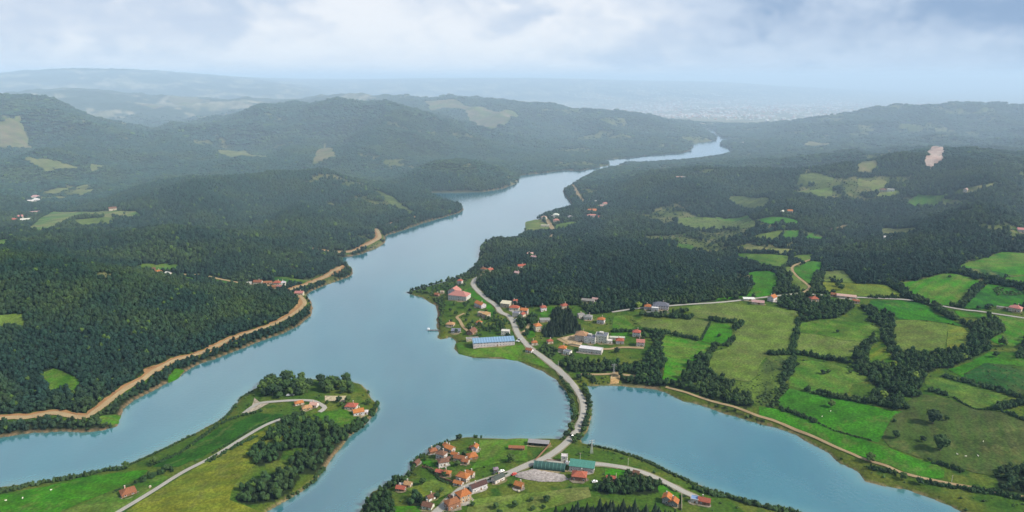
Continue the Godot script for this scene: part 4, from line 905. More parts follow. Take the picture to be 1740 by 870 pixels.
func ways() -> void:
	road("road", [-46.5, -1010.6, -54.8, -999, -57.3, -979, -54.5, -959.6, -37.4, -912.2, -21.2, -877.2, -14.5, -851.7, -3, -833.1, 2.9, -803.1, 7, -772.9, 15.5, -744.8, 24.4, -724.1, 34.7, -704.9, 48.9, -675.5, 54.1, -661.6, 60.4, -642.9, 65.1, -623, 67.4, -605.7, 67.1, -591, 65, -575.9, 60.2, -559, 53.3, -540.5, 39.9, -514.7, 26.9, -497, 16.7, -489.1, 1.8, -476.2, -8.9, -467.7, -21.6, -460.8, -37.1, -449.5, -46.4, -432.4, -52.4, -422.4, -61.6, -407.7], 6.2, PAVED_ROAD, "main paved road crossing the lake on the curved causeway")
	road("road", [26.8, -496, 34.9, -489.2, 44.6, -488.4, 59.4, -487.6, 75, -486.3, 90.5, -482, 104.7, -474.7, 117.8, -462.1, 127.8, -450.4, 133.8, -445], 5.5, PAVED_ROAD, "paved shore road leaving the causeway to the right")
	road("road", [-282.4, -407.8, -274.2, -424, -263.2, -447.9, -252.7, -472.7, -238.8, -495.7, -227.5, -521.5, -215.7, -545.6, -205.8, -557.6, -195.8, -562.4], 4, PAVED_ROAD, "pale straight road along the left peninsula")
	road("road", [-244.7, -575.8, -238.3, -594.1, -222, -596.7, -203.4, -597.6, -187.5, -596.2, -177.8, -588.9, -172.2, -582.2, -174.9, -573.9], 4.5, PAVED_ROAD, "curved lane behind the peninsula grove")
	road("road", [127.2, -834.6, 146.7, -840, 165.3, -843.2, 196.3, -844.1, 250.3, -849.1, 297.1, -860.3, 315.7, -865.4, 352, -872.1, 375.5, -876.9, 384.8, -878.7, 400.9, -874.2, 418.4, -869.6, 430.9, -864.8, 452.8, -860.9, 498.6, -849.4, 511.9, -843.5, 519.4, -838.1, 536.5, -818.3, 552.1, -802.6, 566.4, -792.9, 594.6, -760.7, 619.4, -739.8], 4, PAVED_ROAD, "country road across the fields on the right")
	road("dirt_road", [-498.7, -538, -456.1, -561.3, -445.1, -564.8, -435, -566.1, -420.8, -573.7, -409.9, -573.2, -390.3, -568, -382.7, -569.6, -380.9, -586.8, -380.6, -603.7, -378.3, -626.7, -372.9, -644.3, -371.9, -658.8, -368.1, -677, -362.7, -696.9, -344.5, -720.8, -326.9, -763.5, -312.3, -787.9, -295.9, -813.4, -283.5, -854.3, -282, -893.5, -291.2, -919.7, -300.7, -935.1], 5.5, SAND_ROAD, "sandy dirt road along the foot of the front left hill")
	road("dirt_road", [-320.7, -949.2, -312.5, -969.5, -302.8, -986.5, -288.3, -1024.7, -281.1, -1069.2, -278.5, -1086], 5.5, SAND_ROAD, "sandy dirt road round the second wooded point")
	road("dirt_road", [-355.8, -1181.6, -329.3, -1181.9, -306.7, -1181.8, -284.3, -1188.2, -270.1, -1220.3, -260.9, -1249.7, -254.6, -1297.8, -271.3, -1362.4, -278.4, -1381], 7, SAND_ROAD, "sandy dirt road under the small wooded dome")
	road("dirt_road", [-263.7, -1412.7, -238.7, -1457.5, -208.4, -1477.4], 7, SAND_ROAD, "reddish dirt road above the far wooded cape")
	road("track", [384.8, -878.7, 397.9, -891.6, 405.8, -905.1, 405.8, -941.7, 410, -974, 419.9, -997.2, 444.6, -1020.9, 466.6, -1041.3], 3.6, SAND_ROAD, "pale winding track through the right meadows")
	road("path", [153.1, -635.7, 167.1, -623.6, 176.9, -614.6, 192.9, -600.9, 208.3, -589.4, 213.6, -583.7, 224.4, -572.6, 236.5, -563.3, 253.4, -542.8, 269, -518.7, 281.1, -499.7, 294.4, -487.1, 302.1, -478.1, 318.7, -468.4, 344.7, -456.1, 351, -452.4, 371.2, -442.6, 390.6, -434.4], 3, SAND_ROAD, "pale footpath along the pond meadows")
	road("track", [71.1, -661.9, 90, -662, 105.9, -663.2, 127.5, -657.5], 3.5, SAND_ROAD, "orange track below the power pylon")
	road("track", [-495.7, -984.1, -461.8, -985.6, -432.4, -976.9, -404.3, -970.5, -368.2, -965.2, -339.5, -955.7], 4, SAND_ROAD, "reddish track down the left valley")
	road("lane", [-61.8, -851.1, -70.1, -839, -66, -825, -60, -801.8, -53.4, -788.3], 4, SAND_ROAD, "pale lane between the lakeside houses")
	road("lane", [53.3, -754.8, 64.3, -738.3, 77.5, -729.3, 104.4, -722.1, 123.4, -726.1, 147, -722.2], 4.5, SAND_ROAD, "pale lane in front of the modern blocks")
	road("lane", [71.7, -1506.1, 78.3, -1457, 83.6, -1334.7], 9, SAND_ROAD, "pale road through the far lakeside hamlet")
	road("lane", [66.7, -1233.6, 79.2, -1300.1], 7, SAND_ROAD, "pale road piece emerging from the forest")
	road("lane", [174.6, -1981.9, 172.8, -1781.4, 178.4, -1671.3], 8, SAND_ROAD, "pale road climbing the far right shore")
	road("lane", [-26.1, -1060, -36.7, -1039.2, -46.5, -1010.6], 5, SAND_ROAD, "narrow lane climbing into the pine hill")
	road("lane", [-1158.1, -1745.1, -1155.8, -1765.2, -1155.8, -1792.3], 8, SAND_ROAD, "white road bend in the far left valley")
	road("lane", [7, -772.9, 16.3, -784.1, 21.8, -807.8], 4, SAND_ROAD, "short lane beside the tall cream house")


# ------------------------------------------------------------------ trees
func ico(level: int) -> Array:
	var key := "ico%d" % level
	if meshes.has(key):
		return meshes[key]
	var t := (1.0 + sqrt(5.0)) / 2.0
	var v := []
	for p in [[-1, t, 0], [1, t, 0], [-1, -t, 0], [1, -t, 0], [0, -1, t], [0, 1, t], [0, -1, -t], [0, 1, -t], [t, 0, -1], [t, 0, 1], [-t, 0, -1], [-t, 0, 1]]:
		v.append(Vector3(p[0], p[1], p[2]).normalized())
	var f := []
	for q in [[0, 11, 5], [0, 5, 1], [0, 1, 7], [0, 7, 10], [0, 10, 11], [1, 5, 9], [5, 11, 4], [11, 10, 2], [10, 7, 6], [7, 1, 8], [3, 9, 4], [3, 4, 2], [3, 2, 6], [3, 6, 8], [3, 8, 9], [4, 9, 5], [2, 4, 11], [6, 2, 10], [8, 6, 7], [9, 8, 1]]:
		f.append([v[q[0]], v[q[1]], v[q[2]]])
	for l in level:
		var g := []
		for q in f:
			var a: Vector3 = ((q[0] + q[1]) / 2.0).normalized()
			var b: Vector3 = ((q[1] + q[2]) / 2.0).normalized()
			var c: Vector3 = ((q[2] + q[0]) / 2.0).normalized()
			g.append_array([[q[0], a, c], [q[1], b, a], [q[2], c, b], [a, b, c]])
		f = g
	meshes[key] = f
	return f


func lobe(st: SurfaceTool, at: Vector3, size: Vector3, level: int, r: RandomNumberGenerator, ragged := 0.3) -> void:
	var off := {}
	for q in ico(level):
		var shade := r.randf_range(0.72, 1.22)
		var tint := r.randf_range(-0.06, 0.06)
		var p := []
		for c in q:
			if not off.has(c):
				off[c] = 1.0 + r.randf_range(-ragged, ragged)
			p.append(at + c * size * off[c])
		face(st, p, Color(shade * (1.0 + tint), shade, shade * (1.0 - tint)), at)


func face(st: SurfaceTool, p: Array, colour: Color, inside: Vector3) -> void:
	var n: Vector3 = (p[2] - p[0]).cross(p[1] - p[0]).normalized()
	if n.dot(p[0] - inside) < 0.0:
		p = [p[0], p[2], p[1]]
		n = -n
	for c in p:
		st.set_color(colour)
		st.set_normal(n)
		st.add_vertex(c)


func leaves(st: SurfaceTool, at: Vector3, size: Vector3, many: int, leaf: float, r: RandomNumberGenerator) -> void:
	for k in many:
		var d := Vector3(r.randfn(), r.randfn() * 0.9 + 0.25, r.randfn()).normalized()
		var p := at + d * size * r.randf_range(0.9, 1.16)
		var u := d.cross(Vector3(r.randfn(), r.randfn(), r.randfn())).normalized() * leaf * r.randf_range(0.6, 1.3)
		var w := (d + Vector3(r.randfn(), r.randfn(), r.randfn()) * 0.5).cross(u).normalized() * leaf * r.randf_range(0.5, 1.2)
		var shade := r.randf_range(0.75, 1.35)
		face(st, [p - u - w * 0.5, p + u - w * 0.5, p + w + d * leaf * 0.5], Color(shade * 1.04, shade, shade * 0.9), at - d)


func crown(kind: String, variant: int) -> ArrayMesh:
	# crowns are about 1 m wide and 1 m tall, standing on the ground; they are stretched to size when planted
	var key := kind + str(variant)
	if meshes.has(key):
		return meshes[key]
	var r := RandomNumberGenerator.new()
	r.seed = hash(key)
	var st := SurfaceTool.new()
	st.begin(Mesh.PRIMITIVE_TRIANGLES)
	if kind == "broadleaf":
		lobe(st, Vector3(0, 0.52, 0), Vector3(0.36, 0.40, 0.36), 0, r)
		for k in 5:
			var a := TAU * (k + r.randf()) / 5.0
			var rr := r.randf_range(0.20, 0.32)
			lobe(st, Vector3(cos(a) * rr, r.randf_range(0.40, 0.72), sin(a) * rr), Vector3.ONE * r.randf_range(0.17, 0.25), 0, r, 0.35)
		lobe(st, Vector3(r.randf_range(-0.1, 0.1), 0.80, r.randf_range(-0.1, 0.1)), Vector3(0.21, 0.19, 0.21), 0, r)
		leaves(st, Vector3(0, 0.58, 0), Vector3(0.47, 0.42, 0.47), 26, 0.075, r)
	elif kind == "pine":
		var y := 0.12
		for k in 6:
			var wide := lerpf(0.47, 0.12, pow(k / 5.0, 1.2)) * r.randf_range(0.85, 1.15)
			var top := y + 0.25
			var n := 7
			var spin := r.randf() * TAU
			for s in n:
				var a0 := spin + TAU * s / n
				var a1 := spin + TAU * (s + 1) / n
				var w0 := wide * r.randf_range(0.75, 1.2)
				var sh := r.randf_range(0.7, 1.25)
				face(st, [Vector3(cos(a0) * w0, y - 0.03 * r.randf(), sin(a0) * w0), Vector3(cos(a1) * wide, y, sin(a1) * wide), Vector3(r.randf_range(-0.02, 0.02), top, 0)], Color(sh, sh, sh * 0.95), Vector3(0, y, 0))
			y += 0.135
	elif kind == "bush":
		for k in 4:
			lobe(st, Vector3(r.randf_range(-0.25, 0.25), r.randf_range(0.30, 0.5), r.randf_range(-0.25, 0.25)), Vector3(0.28, 0.36, 0.28) * r.randf_range(0.8, 1.15), 0, r, 0.35)
		leaves(st, Vector3(0, 0.42, 0), Vector3(0.45, 0.40, 0.45), 16, 0.08, r)
	elif kind == "copse":
		# three or four crowns grown together, for the far hillsides
		for k in 4:
			var a := TAU * (k + r.randf() * 0.7) / 4.0
			var at := Vector3(cos(a) * 0.26, 0.42 + r.randf_range(-0.08, 0.1), sin(a) * 0.26)
			lobe(st, at, Vector3(0.27, 0.36, 0.27) * r.randf_range(0.85, 1.15), 0, r, 0.35)
			lobe(st, at + Vector3(r.randf_range(-0.1, 0.1), 0.22, r.randf_range(-0.1, 0.1)), Vector3(0.15, 0.17, 0.15), 0, r, 0.3)
	else:
		# a single tree near enough to show its limbs: many lobes and leaf sprays over an open frame
		lobe(st, Vector3(0, 0.58, 0), Vector3(0.30, 0.30, 0.30), 1, r, 0.22)
		for k in 9:
			var a := TAU * (k + r.randf() * 0.8) / 9.0
			var rr := r.randf_range(0.22, 0.34)
			var at := Vector3(cos(a) * rr, r.randf_range(0.34, 0.80), sin(a) * rr)
			var s := r.randf_range(0.12, 0.20)
			lobe(st, at, Vector3(s, s * 0.85, s), 1, r, 0.28)
			leaves(st, at, Vector3(s, s, s) * 1.05, 14, 0.045, r)
		lobe(st, Vector3(r.randf_range(-0.08, 0.08), 0.86, r.randf_range(-0.08, 0.08)), Vector3(0.17, 0.13, 0.17), 1, r)
		leaves(st, Vector3(0, 0.62, 0), Vector3(0.44, 0.38, 0.44), 60, 0.045, r)
	meshes[key] = st.commit()
	return meshes[key]


func foliage() -> StandardMaterial3D:
	if not materials.has("foliage"):
		var m := StandardMaterial3D.new()
		m.vertex_color_use_as_albedo = true
		m.roughness = 0.8
		m.metallic_specular = 0.25
		m.backlight_enabled = true
		m.backlight = Color(0.25, 0.3, 0.15)
		materials.foliage = m
	return materials.foliage


func tree_shapes() -> void:
	for kind in ["broadleaf", "pine", "bush", "copse"]:
		for k in 5:
			crown(kind, k)


func put(into: Dictionary, kind: String, x: float, z: float, wide: float, tall: float, colour: Color) -> void:
	var variant := roll.randi() % 5
	var key := kind + str(variant)
	if not into.has(key):
		into[key] = PackedFloat32Array()
	var a := roll.randf() * TAU
	var c := cos(a) * wide
	var s := sin(a) * wide
	var y := ground(x, z) - tall * 0.06
	into[key].append_array(PackedFloat32Array([c, 0.0, s, x, 0.0, tall, 0.0, y, -s, 0.0, c, z, colour.r, colour.g, colour.b, 1.0]))


func leaf_colour(x: float, z: float, kind: int) -> Color:
	var n := patchy.get_noise_2d(x * 0.35 - 200.0, z * 0.35)
	var c := Color(0.0105, 0.029, 0.019)
	# distance haze painted into the leaf colour: same trees, lighter green farther north
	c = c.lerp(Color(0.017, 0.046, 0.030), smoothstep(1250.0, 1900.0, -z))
	if kind == PINE:
		c = Color(0.0115, 0.022, 0.013)
	elif kind == WOOD or kind == SPARSE:
		c = Color(0.019, 0.044, 0.013)
	elif kind == BUSH or kind == SCRUB or kind == OPEN:
		c = Color(0.035, 0.070, 0.016)
	c = c.lerp(Color(0.029, 0.052, 0.016), clampf(0.25 + 1.5 * n + 0.8 * patchy.get_noise_2d(x * 0.12, z * 0.12 - 700.0), 0.0, 0.95) * (0.25 if kind == PINE else 1.0))
	var f := roll.randf_range(0.60, 1.40)
	if kind != PINE and roll.randf() < 0.02:
		return Color(0.055, 0.100, 0.018) * roll.randf_range(0.7, 1.1)
	return Color(c.r * f * roll.randf_range(0.92, 1.1), c.g * f, c.b * f * roll.randf_range(0.85, 1.15))


func plant(called: String, label: String, category: String, trees: Dictionary) -> void:
	if trees.is_empty():
		return
	var o := Node3D.new()
	o.name = numbered(called)
	o.set_meta("label", label)
	o.set_meta("category", category)
	o.set_meta("kind", "stuff")
	add_child(o)
	for key in trees:
		var kind: String = key.substr(0, key.length() - 1)
		var mm := MultiMesh.new()
		mm.transform_format = MultiMesh.TRANSFORM_3D
		mm.use_colors = true
		mm.mesh = crown(kind, int(key.substr(key.length() - 1)))
		mm.instance_count = trees[key].size() / 16
		mm.buffer = trees[key]
		var mi := MultiMeshInstance3D.new()
		mi.name = {"broadleaf": "broadleaf_trees", "pine": "conifers", "bush": "bushes", "copse": "tree_clumps"}[kind]
		mi.multimesh = mm
		mi.material_override = foliage()
		mi.set_meta("kind", "stuff")
		o.add_child(mi, true)


func woods() -> void:
	# forests of the hills: each tree belongs to the hill whose middle is nearest
	var hills := [
		[-412.7, -736, "dense oak forest covering the front left hill above the dirt road"],
		[-532.3, -1066.3, "dark forest on the second left hill behind the narrow valley"],
		[-403.3, -1288.8, "rounded wooded dome above the lake on the left"],
		[-622.9, -1649.7, "large wooded hill ending in the far cape"],
		[-166.5, -1955, "low wooded headland behind the far cape"],
		[-763.4, -2933.6, "broad hazy forest hill in the middle distance"],
		[238.4, -3550.6, "long hazy forest ridge running down to the lake's far end"],
		[-1646.2, -2418.7, "steep forest slope at the upper left"],
		[-1185, -2020.4, "hazy wooded valley floor at the left"],
		[-2751.4, -5358.3, "pale wooded hills on the left horizon"],
		[147.2, -981.1, "dark pine and oak hill behind the upper village"],
		[330.6, -1359.8, "forest ridge behind the pine hill"],
		[620.4, -1041.7, "dark oak forest above the right hand fields"],
		[566.3, -1747.7, "forested slopes right of the lake narrows"],
		[971, -1461.4, "forest around the pink quarry on the right hill"],
		[1841, -3488.6, "hazy forest on the far right ridge"]
	]
	var mid := []
	for h in hills:
		mid.append(Vector2(atan2(h[0], -h[1]) * 2.2, log(Vector2(h[0], h[1]).length())))
	var forest := []
	for h in hills:
		forest.append({})
	var other := {}
	for band in [[NEAREST + 10.0, 1150.0, 3.7], [1150.0, 2000.0, 4.8], [2000.0, 3000.0, 8.5], [3000.0, TREES_TO, 14.0]]:
		var s: float = band[2]
		var r0: float = band[0]
		var r1: float = band[1]
		for iz in range(int(-r1 / s), 0):
			var zz := iz * s
			var half := minf(r1, -zz * 1.13 + 30.0)
			for ix in range(int(-half / s), int(half / s) + 1):
				var x := (ix + roll.randf_range(-0.45, 0.45)) * s
				var z := zz + roll.randf_range(-0.45, 0.45) * s
				var r := sqrt(x * x + z * z)
				if r < r0 or r >= r1 or (r > 4400.0 and roll.randf() < (r - 4400.0) / 600.0):
					continue
				var k := grid_of(x, z)
				if k < 0 or wet[k] or shore[k] < 2.6:
					continue
				var id := cover[k]
				var kind: int = regions[id].kind
				var shape := "broadleaf"
				var wide := s * (roll.randf_range(1.0, 1.5) if roll.randf() < 0.9 else roll.randf_range(1.5, 1.95))
				var tall := wide * roll.randf_range(0.85, 1.6)
				match kind:
					MEADOW, BARE, CLEAR, WATER:
						continue
					OPEN:
						if roll.randf() > 0.05 + 0.22 * smoothstep(0.1, 0.4, patchy.get_noise_2d(x * 0.5, z * 0.5 + 77.0)) or r > 1150.0:
							continue
						shape = "bush"
						wide = roll.randf_range(1.0, 3.4)
						tall = wide * 0.7
					SCRUB:
						if roll.randf() > 0.42:
							continue
						shape = "bush"
						wide = s * roll.randf_range(0.35, 0.75)
						tall = wide * 0.6
					BUSH:
						shape = "bush"
						wide = s * roll.randf_range(0.7, 1.15)
						tall = wide * 0.75
					WOOD:
						if roll.randf() > 0.76:
							continue
					SPARSE:
						if roll.randf() > 0.48:
							continue
						wide = s * roll.randf_range(0.7, 1.2)
						tall = wide * 1.05
					PINE:
						shape = "pine"
						wide = s * roll.randf_range(0.95, 1.7)
						tall = wide * roll.randf_range(0.95, 1.8)
				if kind == FOREST and glade(x, z, r) > roll.randf():
					if roll.randf() < 0.72:
						continue
					shape = "bush"
					wide = s * roll.randf_range(0.45, 0.9)
					tall = wide * 0.7
				if kind == FOREST and shape == "broadleaf" and r < 2000.0 and roll.randf() < 0.06:
					shape = "pine"
					wide *= 0.8
					tall = wide * roll.randf_range(1.5, 2.1)
					kind = PINE
				if r > 2000.0 and shape == "broadleaf":
					shape = "copse"
					tall = wide * roll.randf_range(0.42, 0.68)
				if kind == FOREST and r < 1150.0 and shore[k] < 30.0:
					wide *= 0.85
					tall *= 0.8
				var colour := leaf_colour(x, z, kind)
				if id == FOREST:
					var at := Vector2(atan2(x, -z) * 2.2, log(r))
					var best := 0
					var least := 1e9
					for h in mid.size():
						var d: float = at.distance_squared_to(mid[h])
						if d < least:
							least = d
							best = h
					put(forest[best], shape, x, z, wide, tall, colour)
				else:
					if not other.has(id):
						other[id] = {}
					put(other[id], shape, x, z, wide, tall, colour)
	for h in hills.size():
		plant("forest", hills[h][2], "forest", forest[h])
	for id in other:
		var region: Dictionary = regions[id]
		match region.kind:
			OPEN:
				plant("shrubs", "low shrubs scattered over the rough grass between the fields", "shrubs", other[id])
			SCRUB:
				plant("scrub", "bushes on the " + region.label, "scrub", other[id])
			_:
				plant(region.name, region.label, "trees", other[id])


func glade(x: float, z: float, r: float) -> float:
	# thin places in the forest: old clearings, scrub and rough pasture between the woods
	if r < 1000.0:
		return 0.0
	return smoothstep(0.20, 0.42, patchy.get_noise_2d(x * 0.16 + 60.0, z * 0.16) + 0.35 * patchy.get_noise_2d(x, z) + (0.05 if x > 150.0 else -0.10))


func hedge(flat: Array, width: float, tall: float, label: String) -> void:
	var p := points(flat)
	if p.size() < 2:
		return
	var line := smooth_line(p, maxf(1.6, width * 0.33))
	var trees := {}
	for q in line:
		for k in 2:
			var x := q.x + roll.randf_range(-0.5, 0.5) * width * 0.75
			var z := q.y + roll.randf_range(-0.5, 0.5) * width * 0.75
			var g := grid_of(x, z)
			if g < 0 or wet[g] or patchy.get_noise_2d(x * 1.6 + 900.0, z * 1.6) > 0.42:
				continue
			var w := 0.74 * width * roll.randf_range(0.5, 0.95)
			put(trees, "bush" if tall < 5.5 or roll.randf() < 0.3 else "broadleaf", x, z, w, tall * roll.randf_range(0.6, 1.25), leaf_colour(x, z, WOOD))
	plant("hedge", label, "hedge", trees)


func hedges() -> void:
	hedge([118.6, -772.5, 149.5, -770.4, 178.8, -761.3, 211.6, -739.2], 7, 5, "hedge above the big bright field")
	hedge([162.4, -818.8, 189.2, -810.6, 217.9, -800.2], 10, 6, "thick hedge below the white walled villa")
	hedge([201.9, -818.8, 218.3, -822.9], 8, 6, "short hedge right of the white walled villa")
	hedge([239.9, -794.1, 261.9, -788.6, 274, -784.5, 262.9, -766.6], 8, 6, "hedge along the top of the square bright field")
	hedge([214.9, -738.9, 237.5, -785.1], 3, 3, "thin hedge on the left of the square bright field")
	hedge([224.9, -726.8, 238.1, -720.5, 252.2, -740.7], 7, 5, "curved hedge under the square bright field")
	hedge([222.6, -716.1, 208.6, -690.8], 7, 6, "short hedge at the narrowing of the big bright field")
	hedge([346.5, -793.2, 323.5, -743.3, 302.4, -699.3], 7, 5, "upright hedge right of the large olive pasture")
	hedge([275.5, -695.1, 305.7, -696.2, 336, -681.7, 350, -671.8], 8, 6, "hedge below the brownish rough pasture")
	hedge([299.8, -684.5, 281.3, -654.1, 265.1, -628.3], 10, 6, "hedge right of the bushy overgrown slope")
	hedge([283.7, -608.9, 303.1, -597.2, 332.5, -583.3, 352.9, -570.4], 8, 6, "dark hedge crossing the lower right meadows")
	hedge([247, -580.7, 259, -570.3, 269.1, -556.4], 6, 4, "thin hedge above the bright strip by the pond path")
	hedge([269.1, -556.4, 280.3, -539, 300.2, -522.3], 2.5, 2, "low hedge line continuing above the bright strip")
	hedge([514.4, -910.9, 519.1, -862, 519.2, -833.8], 9, 7, "hedge on the left side of the large enclosed field")
	hedge([615.7, -946.6, 642.4, -924.2, 656.3, -904.8, 670.4, -867.8, 693.6, -838.2], 9, 7, "dark hedge above the large enclosed field")
	hedge([644, -901.8, 607.8, -869.8, 555.4, -814.9], 7, 5, "slanting hedge on the right side of the large enclosed field")
	hedge([465.9, -859.4, 499.3, -853.6], 6, 5, "hedge beside the country road")
	hedge([521.2, -833.5, 527.7, -821.8, 522.1, -797.7, 523.7, -771.3], 10, 7, "tree hedge below the country road")
	hedge([424.6, -627.8, 435.8, -614, 447.4, -591.7, 461.8, -573.1, 488.7, -565.5], 8, 5, "long hedge above the green strip field")
	hedge([396.2, -601.5, 407.4, -587.5], 8, 5, "short hedge under the green strip field")
	hedge([407.4, -587.5, 408.1, -573, 411.7, -560.7, 425.9, -558.2], 2.5, 2, "low hedge line curving under the green strip field")
	hedge([426.5, -559.2, 442.6, -560.4, 459.3, -565.6], 10, 7, "dark hedge at the right end of the green strip field")
	hedge([428.6, -552.3, 440.1, -538, 463.4, -531.2], 5, 4, "hedge running off the lower right edge")
	hedge([282.9, -486.9, 289.2, -481.5, 297.4, -476.9], 6, 3.5, "row of bushes on the water side of the pond path")
	hedge([315.2, -465.2, 325, -460.9, 335.4, -457.1], 5, 3.5, "low bush row beside the far end of the pond path")
	hedge([333.3, -488.4, 341, -484.2, 346.6, -476.9], 5, 4, "short bush row in the dull pasture")
	hedge([337, -455.6, 354.5, -449.3, 371.5, -440], 6, 4, "bushes along the end of the pond path")
	hedge([-423.5, -423.5, -379.4, -453.3, -351.7, -468.3, -332.1, -474.6, -319.9, -485.5, -305.1, -482.8], 6, 4, "long hedge along the lake at the lower left")
	hedge([-284.7, -486.5, -268.8, -507.3, -257, -559.5, -228.7, -577.8], 4, 3, "hedge between the maize field and the lake")
	hedge([-280.1, -462.9, -273.5, -470.8, -264.1, -477.8], 7, 4, "thick bushes at the end of the maize field")
	hedge([-291.9, -448.2, -286.1, -455.1, -278.7, -462.8], 3, 2, "thin hedge behind the rust roofed hut")
	hedge([-240.1, -487.7, -229.8, -506.3, -216, -526.5], 5, 2.5, "low bushes on the right of the peninsula road")
	hedge([-241.6, -502.3, -220.4, -547.1, -200.9, -566.9], 2.5, 1.5, "low hedge between the maize field and the road")
	hedge([83.5, -647.9, 78.6, -658.4, 64.6, -671.3], 6, 5, "bushes where the causeway meets the upper village")
	hedge([64.3, -523.7, 82.9, -515.4, 104.6, -501, 122.4, -482.1, 139.1, -465.1], 4, 2.5, "shrubs along the pond bank in the foreground")
	hedge([136.9, -456.7, 159.3, -448, 181.4, -436, 200.8, -428.5], 9, 4, "bushes along the pond bank at the bottom")
	hedge([-55.5, -535.4, -46.3, -541.5, -35.7, -541.5, -27.9, -538.7], 5, 3.5, "shore bushes above the village cluster")
	hedge([103.3, -469.9, 114.5, -459.1, 126.3, -444.4], 3, 2, "low shrubs under the shore road")
	hedge([-125.8, -601.8, -125.3, -587.3, -130.6, -567.6, -137.7, -549.4, -141.5, -532.2], 7, 5.5, "bushes overhanging the right shore of the left peninsula")
	hedge([-140.3, -627.2, -130.4, -611.7, -125.8, -601.8], 5, 4, "bushes on the tip of the left peninsula")
	hedge([-148.2, -490.8, -150.6, -477.4, -155.3, -461.7, -164.4, -448.2], 5, 3, "low bushes along the lower right shore of the peninsula")
	hedge([-78.6, -498.5, -79.9, -487, -83, -476.7, -89, -468.9, -95.3, -461.8], 6, 4, "shore bushes below the village cluster")
	hedge([-75.9, -506.2, -70.3, -516.1, -63.2, -522.8, -56.2, -532.2], 5, 4, "shore bushes behind the village cluster")
	hedge([-256.4, -627.9, -263.5, -611.3, -260.7, -580.1, -263.9, -559.4], 4, 2, "reedy bushes along the peninsula's lake shore")
	hedge([-273.9, -540.6, -284.5, -522.4, -294.7, -505.5, -303.2, -491.9], 3, 2, "reedy shrubs on the bank beside the maize field")
	hedge([-69.1, -490.9, -56, -468.8, -48.4, -459.3], 3, 2, "garden hedge inside the village cluster")
	hedge([-40.3, -440.3, -30.4, -451.8, -13.4, -466.8, -3.6, -471.9], 3, 2.2, "roadside shrubs along the village street")
	hedge([-65.7, -721.3, -45.4, -711.3, -19.4, -709.6, 6.4, -703.1], 3, 1.6, "reeds along the lakeside lawn of the blue hall")
	hedge([221.2, -562.5, 241, -545.6, 255.6, -519.9, 261.2, -494.5, 270.1, -469.6], 3, 1.5, "reeds along the pond's right bank")
	hedge([-18.5, -820.9, -10.7, -789.4, -2.8, -760.6], 5, 5, "trees along the main road in the upper village")


func single_tree(x: float, z: float, wide: float, label: String, group: String) -> void:
	var g := grid_of(x, z)
	if g < 0 or wet[g] or (group != "" and not group.begins_with("trees on") and regions[cover[g]].kind == CLEAR):
		return
	var variant := roll.randi() % 4
	var tall := wide * roll.randf_range(0.85, 1.2)
	var o := Node3D.new()
	o.name = numbered("broadleaf_tree")
	o.position = Vector3(x, ground(x, z) - 0.1, z)
	o.rotation.y = roll.randf() * TAU
	o.set_meta("label", label)
	o.set_meta("category", "tree")
	if group != "":
		o.set_meta("group", group)
	add_child(o)
	var c := MeshInstance3D.new()
	c.name = "crown"
	c.mesh = crown("single", variant)
	c.scale = Vector3(wide, tall, wide)
	var tone := roll.randi() % 5
	if label.begins_with("light") or label.begins_with("pale") or label.begins_with("yellow"):
		tone = 5
	c.material_override = leaf_tone(tone)
	o.add_child(c)
	if not meshes.has("trunk"):
		var t := CylinderMesh.new()
		t.top_radius = 0.018
		t.bottom_radius = 0.04
		t.height = 0.6
		t.radial_segments = 7
		t.rings = 1
		meshes.trunk = t
	var b := MeshInstance3D.new()
	b.name = "trunk"
	b.mesh = meshes.trunk
	b.scale = Vector3(wide, tall, wide)
	b.position.y = 0.27 * tall
	b.material_override = plain("bark", Color(0.10, 0.075, 0.055))
	o.add_child(b)
	single += 1


func leaf_tone(tone: int) -> StandardMaterial3D:
	var key := "leaf%d" % tone
	if not materials.has(key):
		var m: StandardMaterial3D = foliage().duplicate()
		var c: Color = [Color(0.020, 0.044, 0.014), Color(0.027, 0.056, 0.015), Color(0.036, 0.068, 0.016), Color(0.018, 0.036, 0.015), Color(0.046, 0.080, 0.018), Color(0.11, 0.16, 0.025)][tone]
		m.albedo_color = c.linear_to_srgb()
		materials[key] = m
	return materials[key]


func tree_row(flat: Array, spacing: float, wide: float, label: String, group: String) -> void:
	var nth := 0
	for q in smooth_line(points(flat), spacing):
		var before := single
		if single < 300:
			single_tree(q.x + roll.randf_range(-1.2, 1.2), q.y + roll.randf_range(-1.2, 1.2), wide * roll.randf_range(0.6, 1.3), label + ", %s from the upper village" % ordinal(nth + 1), group)
		nth += single - before


func ordinal(n: int) -> String:
	return "%d%s" % [n, "th" if n % 100 in [11, 12, 13] else {1: "st", 2: "nd", 3: "rd"}.get(n % 10, "th")]


